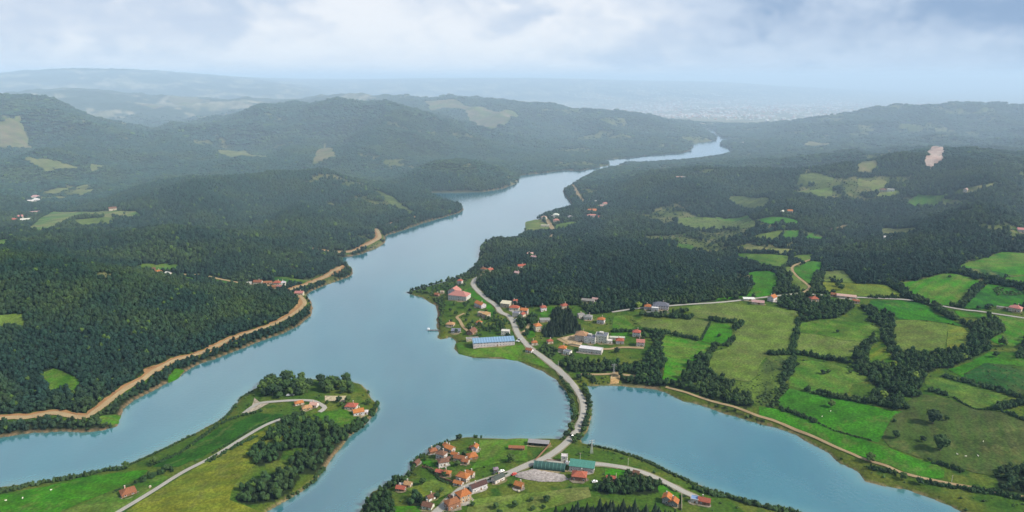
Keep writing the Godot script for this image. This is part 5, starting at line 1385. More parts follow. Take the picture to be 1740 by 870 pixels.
func grove(flat: Array, spacing: float, wide: float, label: String, group: String) -> void:
	var o := points(flat)
	var box := Rect2(o[0], Vector2.ZERO)
	for p in o:
		box = box.expand(p)
	var parts := {}
	for ix in range(0, int(box.size.x / spacing) + 1):
		for iz in range(0, int(box.size.y / spacing) + 1):
			var p := box.position + Vector2(ix + roll.randf_range(-0.4, 0.4), iz + roll.randf_range(-0.4, 0.4)) * spacing
			var g := grid_of(p.x, p.y)
			if not Geometry2D.is_point_in_polygon(p, o) or g < 0 or wet[g] or regions[cover[g]].kind == CLEAR:
				continue
			var side: String = ["left", "middle", "right"][clampi(int((p.x - box.position.x) / box.size.x * 3.0), 0, 2)]
			var where := ("far " if p.y < box.get_center().y else "near ") + side
			if not parts.has(where):
				parts[where] = []
			parts[where].append([wide * roll.randf_range(0.65, 1.25), p])
	for where in parts:
		parts[where].sort_custom(func(a, b): return a[0] > b[0])
		for k in parts[where].size():
			var rank := "largest" if k == 0 else ordinal(k + 1) + " largest"
			if single < 300:
				single_tree(parts[where][k][1].x, parts[where][k][1].y, parts[where][k][0], "%s, %s in its %s part" % [label, rank, where], group)


func single_trees() -> void:
	single_tree(292, -579.5, 7, "small dark tree alone in the large green meadow above the pond path", "")
	single_tree(363, -542.6, 13, "broad dark tree clump in the lower right pasture", "")
	single_tree(376.5, -545.8, 5, "small round bush right of the broad dark clump", "")
	single_tree(339.9, -516.7, 5, "small dark bush left of the big round tree in the pasture", "")
	single_tree(346.5, -503.8, 13, "big round dark tree standing alone in the lower right pasture", "")
	single_tree(321.1, -523.3, 7, "small tree in the gully of the lower right meadows", "")
	single_tree(333.8, -549.2, 4, "small shrub above the gully in the lower right meadows", "")
	single_tree(285.9, -495, 8, "dark tree beside the pond path", "")
	single_tree(299.2, -470.9, 6, "bush between the pond path and the reeds", "")
	single_tree(308.6, -465.2, 6, "second bush between the pond path and the reeds, further right", "")
	single_tree(330.6, -490.8, 4, "small bush at the start of the short pasture bush row", "")
	single_tree(375.4, -751.4, 4, "lone tree in the middle of the light green meadow", "")
	single_tree(313.9, -647.6, 6, "left bush of the pair in the meadow between two hedges", "")
	single_tree(319.1, -647.3, 5, "right bush of the pair in the meadow between two hedges", "")
	single_tree(340.9, -647.1, 4, "small bush right of the pair in the meadow", "")
	single_tree(237.4, -745.3, 5, "single bush in the square bright field", "")
	single_tree(495.3, -660.8, 7, "dark bush on the bright strip near the right edge", "")
	single_tree(521.5, -688.7, 10, "round tree group in the meadow near the right edge", "")
	single_tree(606.6, -921.7, 5, "small bush near the top of the large enclosed field", "")
	single_tree(447.3, -935.7, 4, "left small tree on the brownish meadow tongue", "")
	single_tree(454.8, -937.6, 4, "right small tree on the brownish meadow tongue", "")
	single_tree(443.8, -903.9, 7, "upper dark tree on the long light green meadow", "")
	single_tree(441.4, -888.1, 9, "lower dark tree on the long light green meadow", "")
	single_tree(-354, -477.7, 10, "tall round tree rising from the lower left lake hedge", "")
	single_tree(-303.4, -485.5, 6, "round bush at the end of the lower left lake hedge", "")
	single_tree(-266.6, -476.2, 7, "dark bush at the near end of the maize field", "")
	single_tree(-282.7, -489, 6, "dark bush on the lake side of the maize field", "")
	single_tree(568.2, -801.2, 6, "tree beside the country road near the right edge", "")
	single_tree(-854.8, -1314.1, 14, "dark tree clump in the left hill pasture", "")
	single_tree(-886.8, -1411.1, 8, "tree on the skyline of the left hill pasture", "")
	single_tree(-820.6, -1359, 7, "bush in the dull half of the left hill pasture", "")
	single_tree(-809.9, -1422.9, 5, "small bush at the right end of the left hill pasture", "")
	single_tree(-45, -531.3, 6, "upright dark tree at the shore above the village cluster", "")
	single_tree(-0.9, -490.1, 7, "round tree beside the village street near the common", "")
	single_tree(-59, -1201.8, 13, "tall tree standing on the lake shore beside the pine hill", "")
	single_tree(-50.1, -1166, 9, "lower tree leaning beside the tall shore tree", "")
	single_tree(357.3, -1027.6, 7, "tree at the left end of the green meadow behind the pine wood", "")
	single_tree(162.4, -843.7, 9, "light green round tree at the villa drive", "")
	single_tree(345.3, -591.3, 8, "yellow-green tree at the end of the broad dark belt", "")
	single_tree(463.7, -662.3, 7, "pale tree at the edge of the broad dark belt", "")
	single_tree(395.1, -627.1, 8, "pale green tree among the broad dark belt", "")
	tree_row([49.4, -654.8, 54.1, -637, 56.6, -617.2, 57.8, -592.1, 57.5, -575.5, 53.3, -557.8, 49.4, -542.4, 44, -531.4], 9.5, 5.6, "causeway tree on the west bank", "trees on the causeway")
	tree_row([67.7, -651.3, 71.9, -638.7, 72.9, -615.2, 71.4, -585.1, 68.6, -569.3, 65.5, -554.5, 60, -540.7, 53.7, -527.6], 9.5, 6, "causeway tree on the east bank", "trees on the causeway")
	tree_row([36.9, -670.4, 42.9, -657.4, 47.9, -640.6], 7, 6, "tree at the causeway's start", "trees on the causeway")
	grove([-254.3, -626.9, -249.2, -658.6, -221.6, -657.5, -194.2, -634, -189.8, -647.8, -171.5, -656.6, -155.2, -630.9, -153.9, -616, -168.1, -610.4, -184.4, -620.2, -192.3, -627.3, -199.7, -605.3, -229.6, -601.9, -248.1, -612.9], 8, 9, "dark tree in the peninsula's lakeside grove", "trees of the peninsula grove")
	grove([-77.5, -477.4, -61.8, -480.3, -49.2, -467.9, -39.1, -452, -46.7, -440.6, -54.1, -430, -65.6, -438.5, -78.2, -452, -85.1, -467.4], 15, 5.5, "garden tree among the foreground village houses", "trees around the village houses")
	grove([-60.8, -514, -34.1, -515.9, -27.7, -485.6, -35.8, -468.4, -59.5, -479.9, -71.3, -500.8], 17, 4.5, "small tree between the clustered village houses", "trees around the village houses")
	grove([-93.6, -912.3, -65.5, -918.9, -14.9, -831.8, -3.5, -779, -48, -756.3, -77.7, -781.4], 19, 6, "garden tree between school and long blue hall", "garden trees of the upper village")
	grove([56.4, -730.7, 84.4, -712.9, 160.6, -773.9, 154.9, -709, 132.1, -688.8, 69.9, -695.9], 22, 6, "garden tree around the modern white blocks", "garden trees of the upper village")
	grove([-198.8, -586.1, -150.1, -599.1, -127.8, -598.1, -125.8, -587.2, -147.6, -588.1, -187.2, -574.2], 12, 6, "tree beside the peninsula houses", "trees by the peninsula houses")
	grove([-29.1, -429.4, 4.2, -436.6, 25.3, -436.7, 24.6, -422.5, 0, -409.5, -35.9, -409.4], 12, 5, "bush on the bottom centre grass slope", "trees along the bottom slope")


func numbered(called: String) -> String:
	counts[called] = counts.get(called, -1) + 1
	return called if counts[called] == 0 else "%s_%03d" % [called, counts[called]]


# ------------------------------------------------------------------ buildings
func settlements() -> void:
	house("house", "house", -64.9, -511.7, 15, 5.9, 5.2, 2.6, "hip", Color(0.3, 0.12, 0.055), Color(0.36, 0.2, 0.13), "rust roofed house nearest the lake on the left of the village cluster")
	house("shed", "shed", -60.7, -514.8, -50, 3.7, 3, 2.3, "gable", Color(0.28, 0.28, 0.28), Color(0.42, 0.42, 0.42), "small grey shed squeezed between two orange roofs near the lake")
	house("house", "house", -54.7, -517.5, -55, 4.4, 3.7, 2.6, "gable", Color(0.5, 0.185, 0.06), Color(0.66, 0.6, 0.48), "small orange roofed house at the far end of the village cluster")
	house("house", "house", -50.9, -510.4, -40, 7.4, 5.2, 3.5, "gable", Color(0.5, 0.185, 0.06), Color(0.66, 0.6, 0.48), "long bright orange gable roof at the back of the village cluster")
	house("house", "house", -46.1, -501, -25, 5.2, 3.7, 2.4, "gable", Color(0.5, 0.185, 0.06), Color(0.83, 0.81, 0.77), "low orange roofed annex in front of the long orange gable")
	house("house", "house", -56.7, -500.6, -28, 7.4, 5.9, 4.3, "hip", Color(0.19, 0.095, 0.06), Color(0.83, 0.81, 0.77), "white two storey house with reddish brown hip roof in the village cluster")
	house("shed", "shed", -51.5, -494, 40, 3.7, 3, 2.3, "gable", Color(0.19, 0.095, 0.06), Color(0.36, 0.2, 0.13), "small brown outbuilding beside the white brown roofed house")
	house("house", "house", -54.2, -488.4, 12, 8.1, 5.9, 3.9, "hip", Color(0.19, 0.095, 0.06), Color(0.83, 0.81, 0.77), "white house with broad brown roof facing the lake garden")
	house("house", "house", -41.4, -493.4, -22, 8.9, 5.2, 3.1, "gable", Color(0.3, 0.12, 0.055), Color(0.66, 0.6, 0.48), "long brown orange roofed house in the middle of the village cluster")
	house("house", "house", -36.6, -488.6, -22, 5.2, 4.4, 2.6, "gable", Color(0.3, 0.12, 0.055), Color(0.66, 0.6, 0.48), "shorter rust roof attached to the long brown orange house")
	house("house", "house", -32, -496.4, 20, 7.4, 6.7, 3.1, "hip", Color(0.5, 0.185, 0.06), Color(0.36, 0.2, 0.13), "orange hip roofed house with brick yard wall at the common")
	house("house", "house", -30.2, -510.5, 70, 5.2, 4.4, 3.7, "gable", Color(0.5, 0.185, 0.06), Color(0.83, 0.81, 0.77), "small white walled orange house standing apart on the common")
	house("shed", "shed", -33.9, -512.3, 70, 3, 2.2, 2, "gable", Color(0.3, 0.12, 0.055), Color(0.36, 0.2, 0.13), "tiny rust roofed shed beside the white orange house on the common")
	house("shed", "shed", -76.2, -494.5, 60, 5.2, 3.7, 2.3, "gable", Color(0.19, 0.095, 0.06), Color(0.36, 0.2, 0.13), "brick shed at the water's edge left of the village garden")
	house("house", "house", -55.2, -475.2, -22, 6.7, 3.7, 2.2, "gable", Color(0.42, 0.12, 0.075), Color(0.36, 0.2, 0.13), "low red roofed stable on the left of the lower house row")
	house("house", "house", -49.9, -471.8, -20, 5.9, 4.4, 3, "hip", Color(0.5, 0.185, 0.06), Color(0.36, 0.2, 0.13), "orange hip roofed house in the lower house row")
	house("house", "house", -36.8, -464, -28, 8.9, 6.7, 4.3, "hip", Color(0.5, 0.185, 0.06), Color(0.66, 0.6, 0.48), "big bright orange roofed two storey house beside the village street")
	house("house", "house", -31.8, -469.2, -30, 5.9, 4.4, 3.1, "gable", Color(0.5, 0.185, 0.06), Color(0.66, 0.6, 0.48), "orange gable roofed house behind the big bright one at the street")
	house("house", "house", -39.9, -456.8, -25, 6.7, 3.7, 2.4, "gable", Color(0.5, 0.185, 0.06), Color(0.83, 0.81, 0.77), "low orange roofed house with white walls at the street edge")
	house("house", "house", -24.9, -451.1, 32, 12.6, 5.2, 4, "gable", Color(0.095, 0.05, 0.04), Color(0.83, 0.81, 0.77), "long white terrace with dark brown roof and a row of windows")
	house("house", "house", -34.9, -437.2, 32, 8.9, 7.4, 5.7, "hip", Color(0.5, 0.185, 0.06), Color(0.6, 0.42, 0.33), "big pink walled house with orange roof at the bottom street")
	house("house", "house", -42, -428.4, 30, 9.6, 6.7, 4.8, "hip", Color(0.3, 0.12, 0.055), Color(0.36, 0.2, 0.13), "red brown roofed brick house cut by the bottom edge")
	house("house", "house", -10.6, -462.3, 40, 8.9, 5.2, 3.7, "gable", Color(0.09, 0.12, 0.11), Color(0.83, 0.81, 0.77), "white house with dark grey green roof below the main road")
	house("house", "house", 5.3, -453.4, -28, 5.9, 5.2, 3, "gable", Color(0.5, 0.185, 0.06), Color(0.36, 0.2, 0.13), "small orange roofed house alone on the grass slope")
	house("house", "house", -77.8, -460, -25, 5.2, 4.4, 2.6, "gable", Color(0.45, 0.28, 0.14), Color(0.66, 0.56, 0.38), "small house with pale peach roof near the shore trees")
	house("house", "house", -82.3, -454.5, -20, 6.7, 4.4, 2.4, "gable", Color(0.42, 0.12, 0.075), Color(0.36, 0.2, 0.13), "dark red roofed house below the peach roof near the shore")
	house("hut", "hut", -83.2, -460.7, 0, 3, 2.2, 1.9, "flat", Color(0.72, 0.72, 0.7), Color(0.83, 0.81, 0.77), "tiny white flat roofed hut behind the dark red roof")
	house("house", "house", -58.4, -438.8, 35, 5.9, 4.4, 2.8, "gable", Color(0.19, 0.095, 0.06), Color(0.83, 0.81, 0.77), "brown roofed white cottage between the gardens and the street")
	house("house", "house", -59.1, -428.3, -25, 7.4, 5.2, 2.8, "gable", Color(0.19, 0.095, 0.06), Color(0.83, 0.81, 0.77), "brown roofed white house at the bottom edge of the village")
	house("barn", "barn", 3.9, -513, -4, 12.6, 3.7, 2.3, "gable", Color(0.3, 0.12, 0.055), Color(0.36, 0.2, 0.13), "long low rust roofed barn on the common")
	house("kiosk", "kiosk", -12.5, -476.2, 10, 3.3, 3, 2.8, "hip", Color(0.3, 0.24, 0.33), Color(0.3, 0.24, 0.33), "small mauve kiosk beside the main road")
	house("shed", "shed", -44.3, -438.8, -60, 3, 2.2, 1.9, "gable", Color(0.19, 0.095, 0.06), Color(0.36, 0.2, 0.13), "little brown shed beside the village street wall")
	house("barn", "barn", 22.3, -521.8, -8, 17.1, 6.3, 2.8, "shed", Color(0.28, 0.28, 0.28), Color(0.36, 0.2, 0.13), "long open fronted grey shed near the causeway")
	house("hall", "hall", 29.4, -481.2, -9, 24.6, 8.2, 2.9, "barrel", Color(0.035, 0.1, 0.085), Color(0.035, 0.1, 0.085), "long dark teal barrel roofed hall behind the concrete yard", false)
	house("hall", "hall", 54.3, -479, -9, 18.9, 8.1, 4.4, "mono", Color(0.07, 0.23, 0.205), Color(0.83, 0.81, 0.77), "white walled hall with bright teal roof beside the shore road")
	house("house", "house", 50.9, -465.7, -8, 10.8, 8.1, 4, "hip", Color(0.42, 0.12, 0.075), Color(0.36, 0.2, 0.13), "red hip roofed brick house in front of the teal roofed hall")
	house("hut", "hut", 41.6, -492.4, -5, 5, 4.5, 5.2, "flat", Color(0.72, 0.72, 0.7), Color(0.83, 0.81, 0.77), "small white block house at the road fork")
	house("shed", "shed", 74.5, -464.3, -5, 6.3, 3.6, 2.3, "gable", Color(0.42, 0.12, 0.075), Color(0.36, 0.2, 0.13), "low red roofed shed in the kitchen gardens")
	house("shed", "shed", 95.6, -474.2, -20, 4.5, 3.6, 2.3, "gable", Color(0.19, 0.095, 0.06), Color(0.36, 0.2, 0.13), "small brown shed under the trees by the shore road")
	house("house", "house", 111.1, -436.6, 75, 6.3, 6.3, 4.4, "gable", Color(0.5, 0.185, 0.06), Color(0.42, 0.42, 0.42), "left half of the twin orange roofed grey house")
	house("house", "house", 114.9, -433, 75, 5.4, 6.3, 3.4, "gable", Color(0.5, 0.185, 0.06), Color(0.42, 0.42, 0.42), "right lower half of the twin orange roofed grey house")
	house("house", "house", 131.3, -438.5, -10, 5.4, 5.4, 3.4, "flat", Color(0.21, 0.35, 0.57), Color(0.83, 0.81, 0.77), "small white house with blue panels on its flat roof")
	house("house", "house", 137.6, -436.3, -10, 8.1, 5.4, 3.2, "gable", Color(0.42, 0.12, 0.075), Color(0.36, 0.2, 0.13), "brown red roofed house at the end of the shore road")
	house("school", "school", -72.6, -914.1, -22, 27, 16.2, 6.8, "hip", Color(0.52, 0.23, 0.2), Color(0.83, 0.81, 0.77), "large white school with pink hip roof on the upper shore")
	house("school_wing", "school", -80.7, -931, 68, 13, 15.1, 6.8, "gable", Color(0.52, 0.23, 0.2), Color(0.83, 0.81, 0.77), "tall left wing of the pink roofed school")
	house("house", "house", -42.2, -876.3, -52, 15.3, 8.1, 4.8, "gable", Color(0.5, 0.185, 0.06), Color(0.83, 0.81, 0.77), "long white house with orange gable roof right of the school")
	house("house", "house", -39.1, -841.7, -25, 8.1, 7.2, 4.3, "flat", Color(0.45, 0.28, 0.14), Color(0.66, 0.56, 0.38), "tan flat roofed house, left one of the pair below the school")
	house("house", "house", -32.6, -834.7, -40, 8.1, 7.2, 4.6, "mono", Color(0.45, 0.28, 0.14), Color(0.66, 0.56, 0.38), "tan sloping roofed house, right one of the pair below the school")
	house("house", "house", -40.8, -811, -20, 6.3, 5.4, 2.8, "hip", Color(0.5, 0.185, 0.06), Color(0.66, 0.6, 0.48), "small orange roofed house among the lakeside garden trees")
	house("house", "house", -76.3, -809.8, -15, 9.9, 7.2, 3, "hip", Color(0.45, 0.28, 0.14), Color(0.66, 0.56, 0.38), "tan roofed restaurant house by the jetty")
	house("boathouse", "boathouse", -67.8, -788.2, -8, 10.8, 6.3, 2.8, "mono", Color(0.17, 0.19, 0.24), Color(0.42, 0.42, 0.42), "low slate roofed boathouse at the little inlet")
	house("house", "house", -48.3, -781.8, 62, 11.7, 8.1, 3.4, "gable", Color(0.19, 0.095, 0.06), Color(0.36, 0.2, 0.13), "brown roofed house left of the long blue hall")
	house("house", "house", -7.6, -772.5, -6, 9.9, 7.2, 5.2, "flat", Color(0.72, 0.72, 0.7), Color(0.83, 0.81, 0.77), "white two storey flat roofed house beside the main road")
	house("hall", "hall", -21.2, -743.9, 8, 47.4, 11.2, 5, "mono", Color(0.21, 0.35, 0.57), Color(0.83, 0.81, 0.77), "very long white hall with blue metal roof on the lake lawn")
	house("annex", "annex", -46.3, -759.2, 8, 14.4, 5.4, 2.8, "flat", Color(0.28, 0.28, 0.28), Color(0.66, 0.6, 0.48), "low grey annex at the left end of the long blue hall")
	house("house", "house", -77, -982.8, -20, 7.2, 6.3, 4.8, "hip", Color(0.42, 0.12, 0.075), Color(0.83, 0.81, 0.77), "white house with red hip roof alone near the pointed shore")
	house("house", "house", -44.3, -1041.1, -25, 8.1, 6.3, 3.3, "hip", Color(0.3, 0.12, 0.055), Color(0.66, 0.6, 0.48), "rust roofed house left of the forest lane")
	house("house", "house", -33.7, -1026.1, 20, 8.1, 6.3, 3.3, "gable", Color(0.42, 0.12, 0.075), Color(0.66, 0.6, 0.48), "red gable roofed house right of the forest lane")
	house("house", "house", -105.6, -931.3, -30, 6.3, 5.4, 2.8, "gable", Color(0.3, 0.12, 0.055), Color(0.36, 0.2, 0.13), "rust roofed cottage among bushes left of the school")
	house("hut", "hut", -99.3, -940.6, -10, 5.4, 4.5, 2.8, "flat", Color(0.45, 0.28, 0.14), Color(0.66, 0.6, 0.48), "small beige block among bushes left of the school")
	house("house", "house", -8.1, -873.3, -20, 12.6, 9, 5.2, "mono", Color(0.66, 0.6, 0.48), Color(0.66, 0.6, 0.48), "large cream building at the forest edge by the main road")
	house("house", "house", 4.1, -883, 30, 6.3, 5.4, 3.3, "gable", Color(0.42, 0.12, 0.075), Color(0.66, 0.6, 0.48), "small red roofed house half hidden at the forest edge")
	house("house", "house", 3.2, -860.1, -12, 12.6, 8.1, 3.8, "hip", Color(0.42, 0.12, 0.075), Color(0.83, 0.81, 0.77), "white house with wide red hip roof at the main road")
	house("house", "house", 5.4, -834.4, -15, 9, 7.2, 5.7, "flat", Color(0.17, 0.19, 0.24), Color(0.83, 0.81, 0.77), "white and grey flat roofed block at the road bend")
	house("house", "house", 16, -843.9, -18, 9, 7.2, 5.2, "gable", Color(0.5, 0.185, 0.06), Color(0.66, 0.6, 0.48), "orange roofed house behind the grey flat block")
	house("house", "house", 13.2, -832, 60, 7.2, 5.4, 4.3, "gable", Color(0.42, 0.12, 0.075), Color(0.66, 0.6, 0.48), "red roofed house touching the dark trees by the road bend")
	house("house", "house", 40.5, -850, 15, 7.2, 7.2, 5.2, "hip", Color(0.42, 0.12, 0.075), Color(0.83, 0.81, 0.77), "white house with red hip roof left of the garden lawn")
	house("house", "house", 68.2, -854.8, 20, 9, 7.2, 4.3, "hip", Color(0.42, 0.12, 0.075), Color(0.66, 0.6, 0.48), "broad red roofed house right of the garden lawn")
	house("house", "house", 40.9, -813.8, 5, 12.6, 7.2, 2.8, "flat", Color(0.28, 0.28, 0.28), Color(0.42, 0.42, 0.42), "low grey flat roofed house below the garden lawn")
	house("house", "house", 30.8, -784.1, 20, 8.1, 8.1, 7.1, "hip", Color(0.5, 0.185, 0.06), Color(0.66, 0.6, 0.48), "tall cream house with orange hip roof")
	house("house", "house", 25.4, -742.8, 10, 6.3, 5.4, 3, "hip", Color(0.5, 0.185, 0.06), Color(0.66, 0.6, 0.48), "small orange roofed house beside the main road above the causeway")
	house("house", "house", 19.6, -723.8, -30, 7.2, 5.4, 2.8, "gable", Color(0.3, 0.12, 0.055), Color(0.83, 0.81, 0.77), "rust roofed cottage on the lake side of the main road")
	house("house", "house", 43.3, -743.7, 20, 6.3, 5.4, 3.4, "hip", Color(0.42, 0.12, 0.075), Color(0.66, 0.6, 0.48), "small red hip roofed house in the bushy gardens")
	house("house", "house", 56.3, -720.8, -15, 8.1, 7.2, 4.6, "hip", Color(0.5, 0.185, 0.06), Color(0.66, 0.6, 0.48), "orange hip roofed house joined to a grey wing")
	house("house", "house", 61.2, -712.8, -30, 8.1, 6.3, 3.6, "flat", Color(0.17, 0.19, 0.24), Color(0.83, 0.81, 0.77), "grey flat roofed wing of the orange hip roofed house")
	house("house", "house", 87.1, -821.4, 10, 8.1, 6.3, 3.8, "flat", Color(0.28, 0.28, 0.28), Color(0.83, 0.81, 0.77), "small grey white house at the dark pine copse")
	house("house", "house", 80.2, -751.2, -12, 13.7, 11.8, 7.4, "hip", Color(0.45, 0.28, 0.14), Color(0.66, 0.6, 0.48), "beige three storey block with tan roof on the building site")
	house("house", "house", 89.8, -744.4, -12, 12.7, 10.8, 6.9, "flat", Color(0.17, 0.19, 0.24), Color(0.83, 0.81, 0.77), "white modern block in the middle of the building site")
	house("house", "house", 103, -746, -12, 13.7, 12.7, 8.4, "flat", Color(0.17, 0.19, 0.24), Color(0.83, 0.81, 0.77), "largest white modern block with slate flat roof")
	house("house", "house", 87.3, -716.3, -14, 25.5, 9.8, 4.5, "flat", Color(0.72, 0.72, 0.7), Color(0.83, 0.81, 0.77), "long low white building in front of the modern blocks")
	house("hut", "hut", 111.4, -740.4, 0, 5.9, 5.9, 3.5, "flat", Color(0.72, 0.72, 0.7), Color(0.83, 0.81, 0.77), "small white cube right of the largest modern block")
	house("canopy", "canopy", 121.4, -750.4, 0, 17.6, 4.9, 2.6, "flat", Color(0.72, 0.72, 0.7), Color(0.66, 0.6, 0.48), "long pale canopy behind the red roofed yard house")
	house("house", "house", 122.8, -739.9, 0, 8.8, 7.8, 4, "hip", Color(0.42, 0.12, 0.075), Color(0.83, 0.81, 0.77), "red roofed house in the grey yard")
	house("house", "house", 145, -758.2, -8, 8.8, 7.8, 5.4, "hip", Color(0.42, 0.12, 0.075), Color(0.83, 0.81, 0.77), "white house with red hip roof highest above the pond")
	house("house", "house", 144.8, -730.8, -4, 8.8, 7.8, 5, "gable", Color(0.52, 0.23, 0.2), Color(0.83, 0.81, 0.77), "white house with pink roof at the end of the pale lane")
	house("house", "house", 109.1, -801.6, -15, 8.8, 7.8, 5.4, "hip", Color(0.5, 0.185, 0.06), Color(0.83, 0.81, 0.77), "white house with orange hip roof in the small sloping meadow")
	house("house", "house", 94.8, -814.9, -10, 9.8, 7.8, 4, "hip", Color(0.28, 0.28, 0.28), Color(0.83, 0.81, 0.77), "white house with grey roof right of the pine copse")
	house("house", "house", 85.9, -823.5, 20, 6.9, 5.9, 3.2, "gable", Color(0.28, 0.28, 0.28), Color(0.83, 0.81, 0.77), "small white and grey house left of the grey roofed one")
	house("barn", "barn", 101.1, -875.1, -14, 16.7, 5.9, 3, "gable", Color(0.28, 0.28, 0.28), Color(0.66, 0.6, 0.48), "long pale roofed shed in a clearing of the pine hill")
	house("shed", "shed", 111.2, -879.9, -20, 7.8, 4.9, 2.6, "gable", Color(0.55, 0.36, 0.32), Color(0.66, 0.6, 0.48), "little pinkish shed right of the long pale shed")
	house("house", "house", 173.7, -840.2, -10, 8.8, 7.8, 4.2, "hip", Color(0.5, 0.185, 0.06), Color(0.83, 0.81, 0.77), "orange roofed gatehouse left of the grey roofed villa")
	house("villa", "villa", 189.8, -838.8, -8, 19.6, 11.8, 5.4, "hip", Color(0.17, 0.19, 0.24), Color(0.83, 0.81, 0.77), "large white villa with slate hip roofs on the field edge")
	house("villa_wing", "villa", 181.4, -833.3, -8, 8.8, 7.8, 4.2, "flat", Color(0.72, 0.72, 0.7), Color(0.83, 0.81, 0.77), "low white wing of the large slate roofed villa")
	house("house", "house", 338.3, -857.6, 58, 10.6, 7.9, 5.2, "gable", Color(0.5, 0.185, 0.06), Color(0.83, 0.81, 0.77), "tall white farmhouse with bright orange roof by the country road")
	house("barn", "barn", 316.6, -848.1, -8, 15, 7, 2.8, "gable", Color(0.55, 0.36, 0.32), Color(0.66, 0.6, 0.48), "long pinkish farm shed left of the orange roofed farmhouse")
	house("barn", "barn", 309.1, -861.1, 8, 14.1, 5.3, 2.4, "mono", Color(0.72, 0.72, 0.7), Color(0.66, 0.6, 0.48), "low white roofed shed along the country road")
	house("house", "house", 390.5, -853.5, 15, 9.7, 7.9, 3.8, "hip", Color(0.42, 0.12, 0.075), Color(0.66, 0.6, 0.48), "small red roofed cottage inside the dark wood")
	house("barn", "barn", 436.6, -862.4, -5, 22.9, 6.2, 2.8, "gable", Color(0.55, 0.36, 0.32), Color(0.66, 0.6, 0.48), "long pink roofed barn beside the country road")
	house("shed", "shed", 423.8, -869.4, -5, 7.9, 5.3, 2.8, "gable", Color(0.3, 0.12, 0.055), Color(0.36, 0.2, 0.13), "small rust roofed shed left of the long pink barn")
	house("house", "house", 440.9, -844.8, -10, 7.9, 5.3, 2.8, "gable", Color(0.3, 0.12, 0.055), Color(0.66, 0.6, 0.48), "little rust roofed house right of the long pink barn")
	house("house", "house", 602.1, -785.8, -25, 12.3, 9.7, 4.7, "hip", Color(0.52, 0.23, 0.2), Color(0.66, 0.6, 0.48), "pink roofed farmhouse near the right edge")
	house("shed", "shed", 595.4, -796.5, -10, 14.1, 2.6, 1.9, "flat", Color(0.66, 0.6, 0.48), Color(0.66, 0.6, 0.48), "low pale yard wall building left of the pink farmhouse")
	house("house", "house", 524.8, -1323.5, 60, 7.9, 7, 3.8, "gable", Color(0.72, 0.72, 0.7), Color(0.83, 0.81, 0.77), "tiny white farmhouse above the flat bright green field")
	house("house", "house", 544.1, -1336, 0, 10.6, 7, 3.3, "gable", Color(0.5, 0.185, 0.06), Color(0.66, 0.6, 0.48), "orange roofed farm beside the tiny white farmhouse")
	house("house", "house", 597, -1260.7, 20, 10.6, 7.9, 3.8, "hip", Color(0.42, 0.12, 0.075), Color(0.66, 0.6, 0.48), "red roofed house beside the brown wedge shaped clearing")
	house("house", "house", 636.3, -1142.6, -5, 12.3, 7, 3.8, "gable", Color(0.72, 0.72, 0.7), Color(0.83, 0.81, 0.77), "white farm building in the oak forest on the right")
	house("house", "house", 856.6, -1138.2, 0, 12.3, 8.8, 4.7, "gable", Color(0.52, 0.23, 0.2), Color(0.83, 0.81, 0.77), "pink and white house cut by the right edge in the forest")
	house("house", "house", 69.4, -1482.7, -20, 11.2, 8.8, 6.3, "hip", Color(0.55, 0.36, 0.32), Color(0.83, 0.81, 0.77), "pale pink house at the head of the far hamlet road")
	house("house", "house", 97.3, -1506, -10, 12.8, 8.8, 6.3, "hip", Color(0.72, 0.72, 0.7), Color(0.83, 0.81, 0.77), "bright white house in the far lakeside hamlet")
	house("house", "house", 90, -1495, 0, 7.2, 6.4, 5.4, "flat", Color(0.72, 0.72, 0.7), Color(0.83, 0.81, 0.77), "small white block left of the bright white house in the far hamlet")
	house("house", "house", 94, -1445.2, 10, 12.8, 8.8, 6.3, "hip", Color(0.52, 0.23, 0.2), Color(0.6, 0.42, 0.33), "pink roofed house right of the far hamlet road")
	house("pavilion", "pavilion", 68.7, -1406.5, 0, 17.6, 7.2, 3.6, "flat", Color(0.66, 0.6, 0.48), Color(0.66, 0.6, 0.48), "long pale yellow pavilion on the hamlet's grassy headland")
	house("house", "house", 126.2, -1475.7, 10, 9.6, 7.2, 5.4, "hip", Color(0.28, 0.28, 0.28), Color(0.83, 0.81, 0.77), "white house with grey roof on the far hamlet's right")
	house("house", "house", 174.9, -1487.4, 0, 21.6, 7.2, 4.5, "hip", Color(0.52, 0.23, 0.2), Color(0.83, 0.81, 0.77), "long pink roofed guesthouse at the forest edge")
	house("house", "house", 189.2, -1470.2, 10, 11.2, 7.2, 4.5, "gable", Color(0.42, 0.12, 0.075), Color(0.66, 0.6, 0.48), "red roofed house right of the long pink guesthouse")
	house("house", "house", 180.2, -1535.9, 15, 19.2, 11.2, 3.6, "gable", Color(0.5, 0.185, 0.06), Color(0.66, 0.6, 0.48), "wide orange roofed house above the long pink guesthouse")
	house("house", "house", 208.1, -1585.4, 15, 14.4, 8.8, 4.5, "hip", Color(0.55, 0.36, 0.32), Color(0.66, 0.6, 0.48), "pale pink roofed house highest in the far hillside hamlet")
	house("house", "house", 219.6, -1611.4, 15, 12.8, 8.8, 4.5, "hip", Color(0.52, 0.23, 0.2), Color(0.66, 0.6, 0.48), "pink roofed house at the top of the far hillside hamlet")
	house("house", "house", 204.2, -1648.1, 0, 9.6, 7.2, 5.4, "flat", Color(0.72, 0.72, 0.7), Color(0.83, 0.81, 0.77), "white cube house at the top left of the far hillside hamlet")
	house("house", "house", 14.4, -1015.9, 20, 12, 6.4, 3.1, "gable", Color(0.42, 0.12, 0.075), Color(0.66, 0.6, 0.48), "red roofed house inside the pine hill forest")
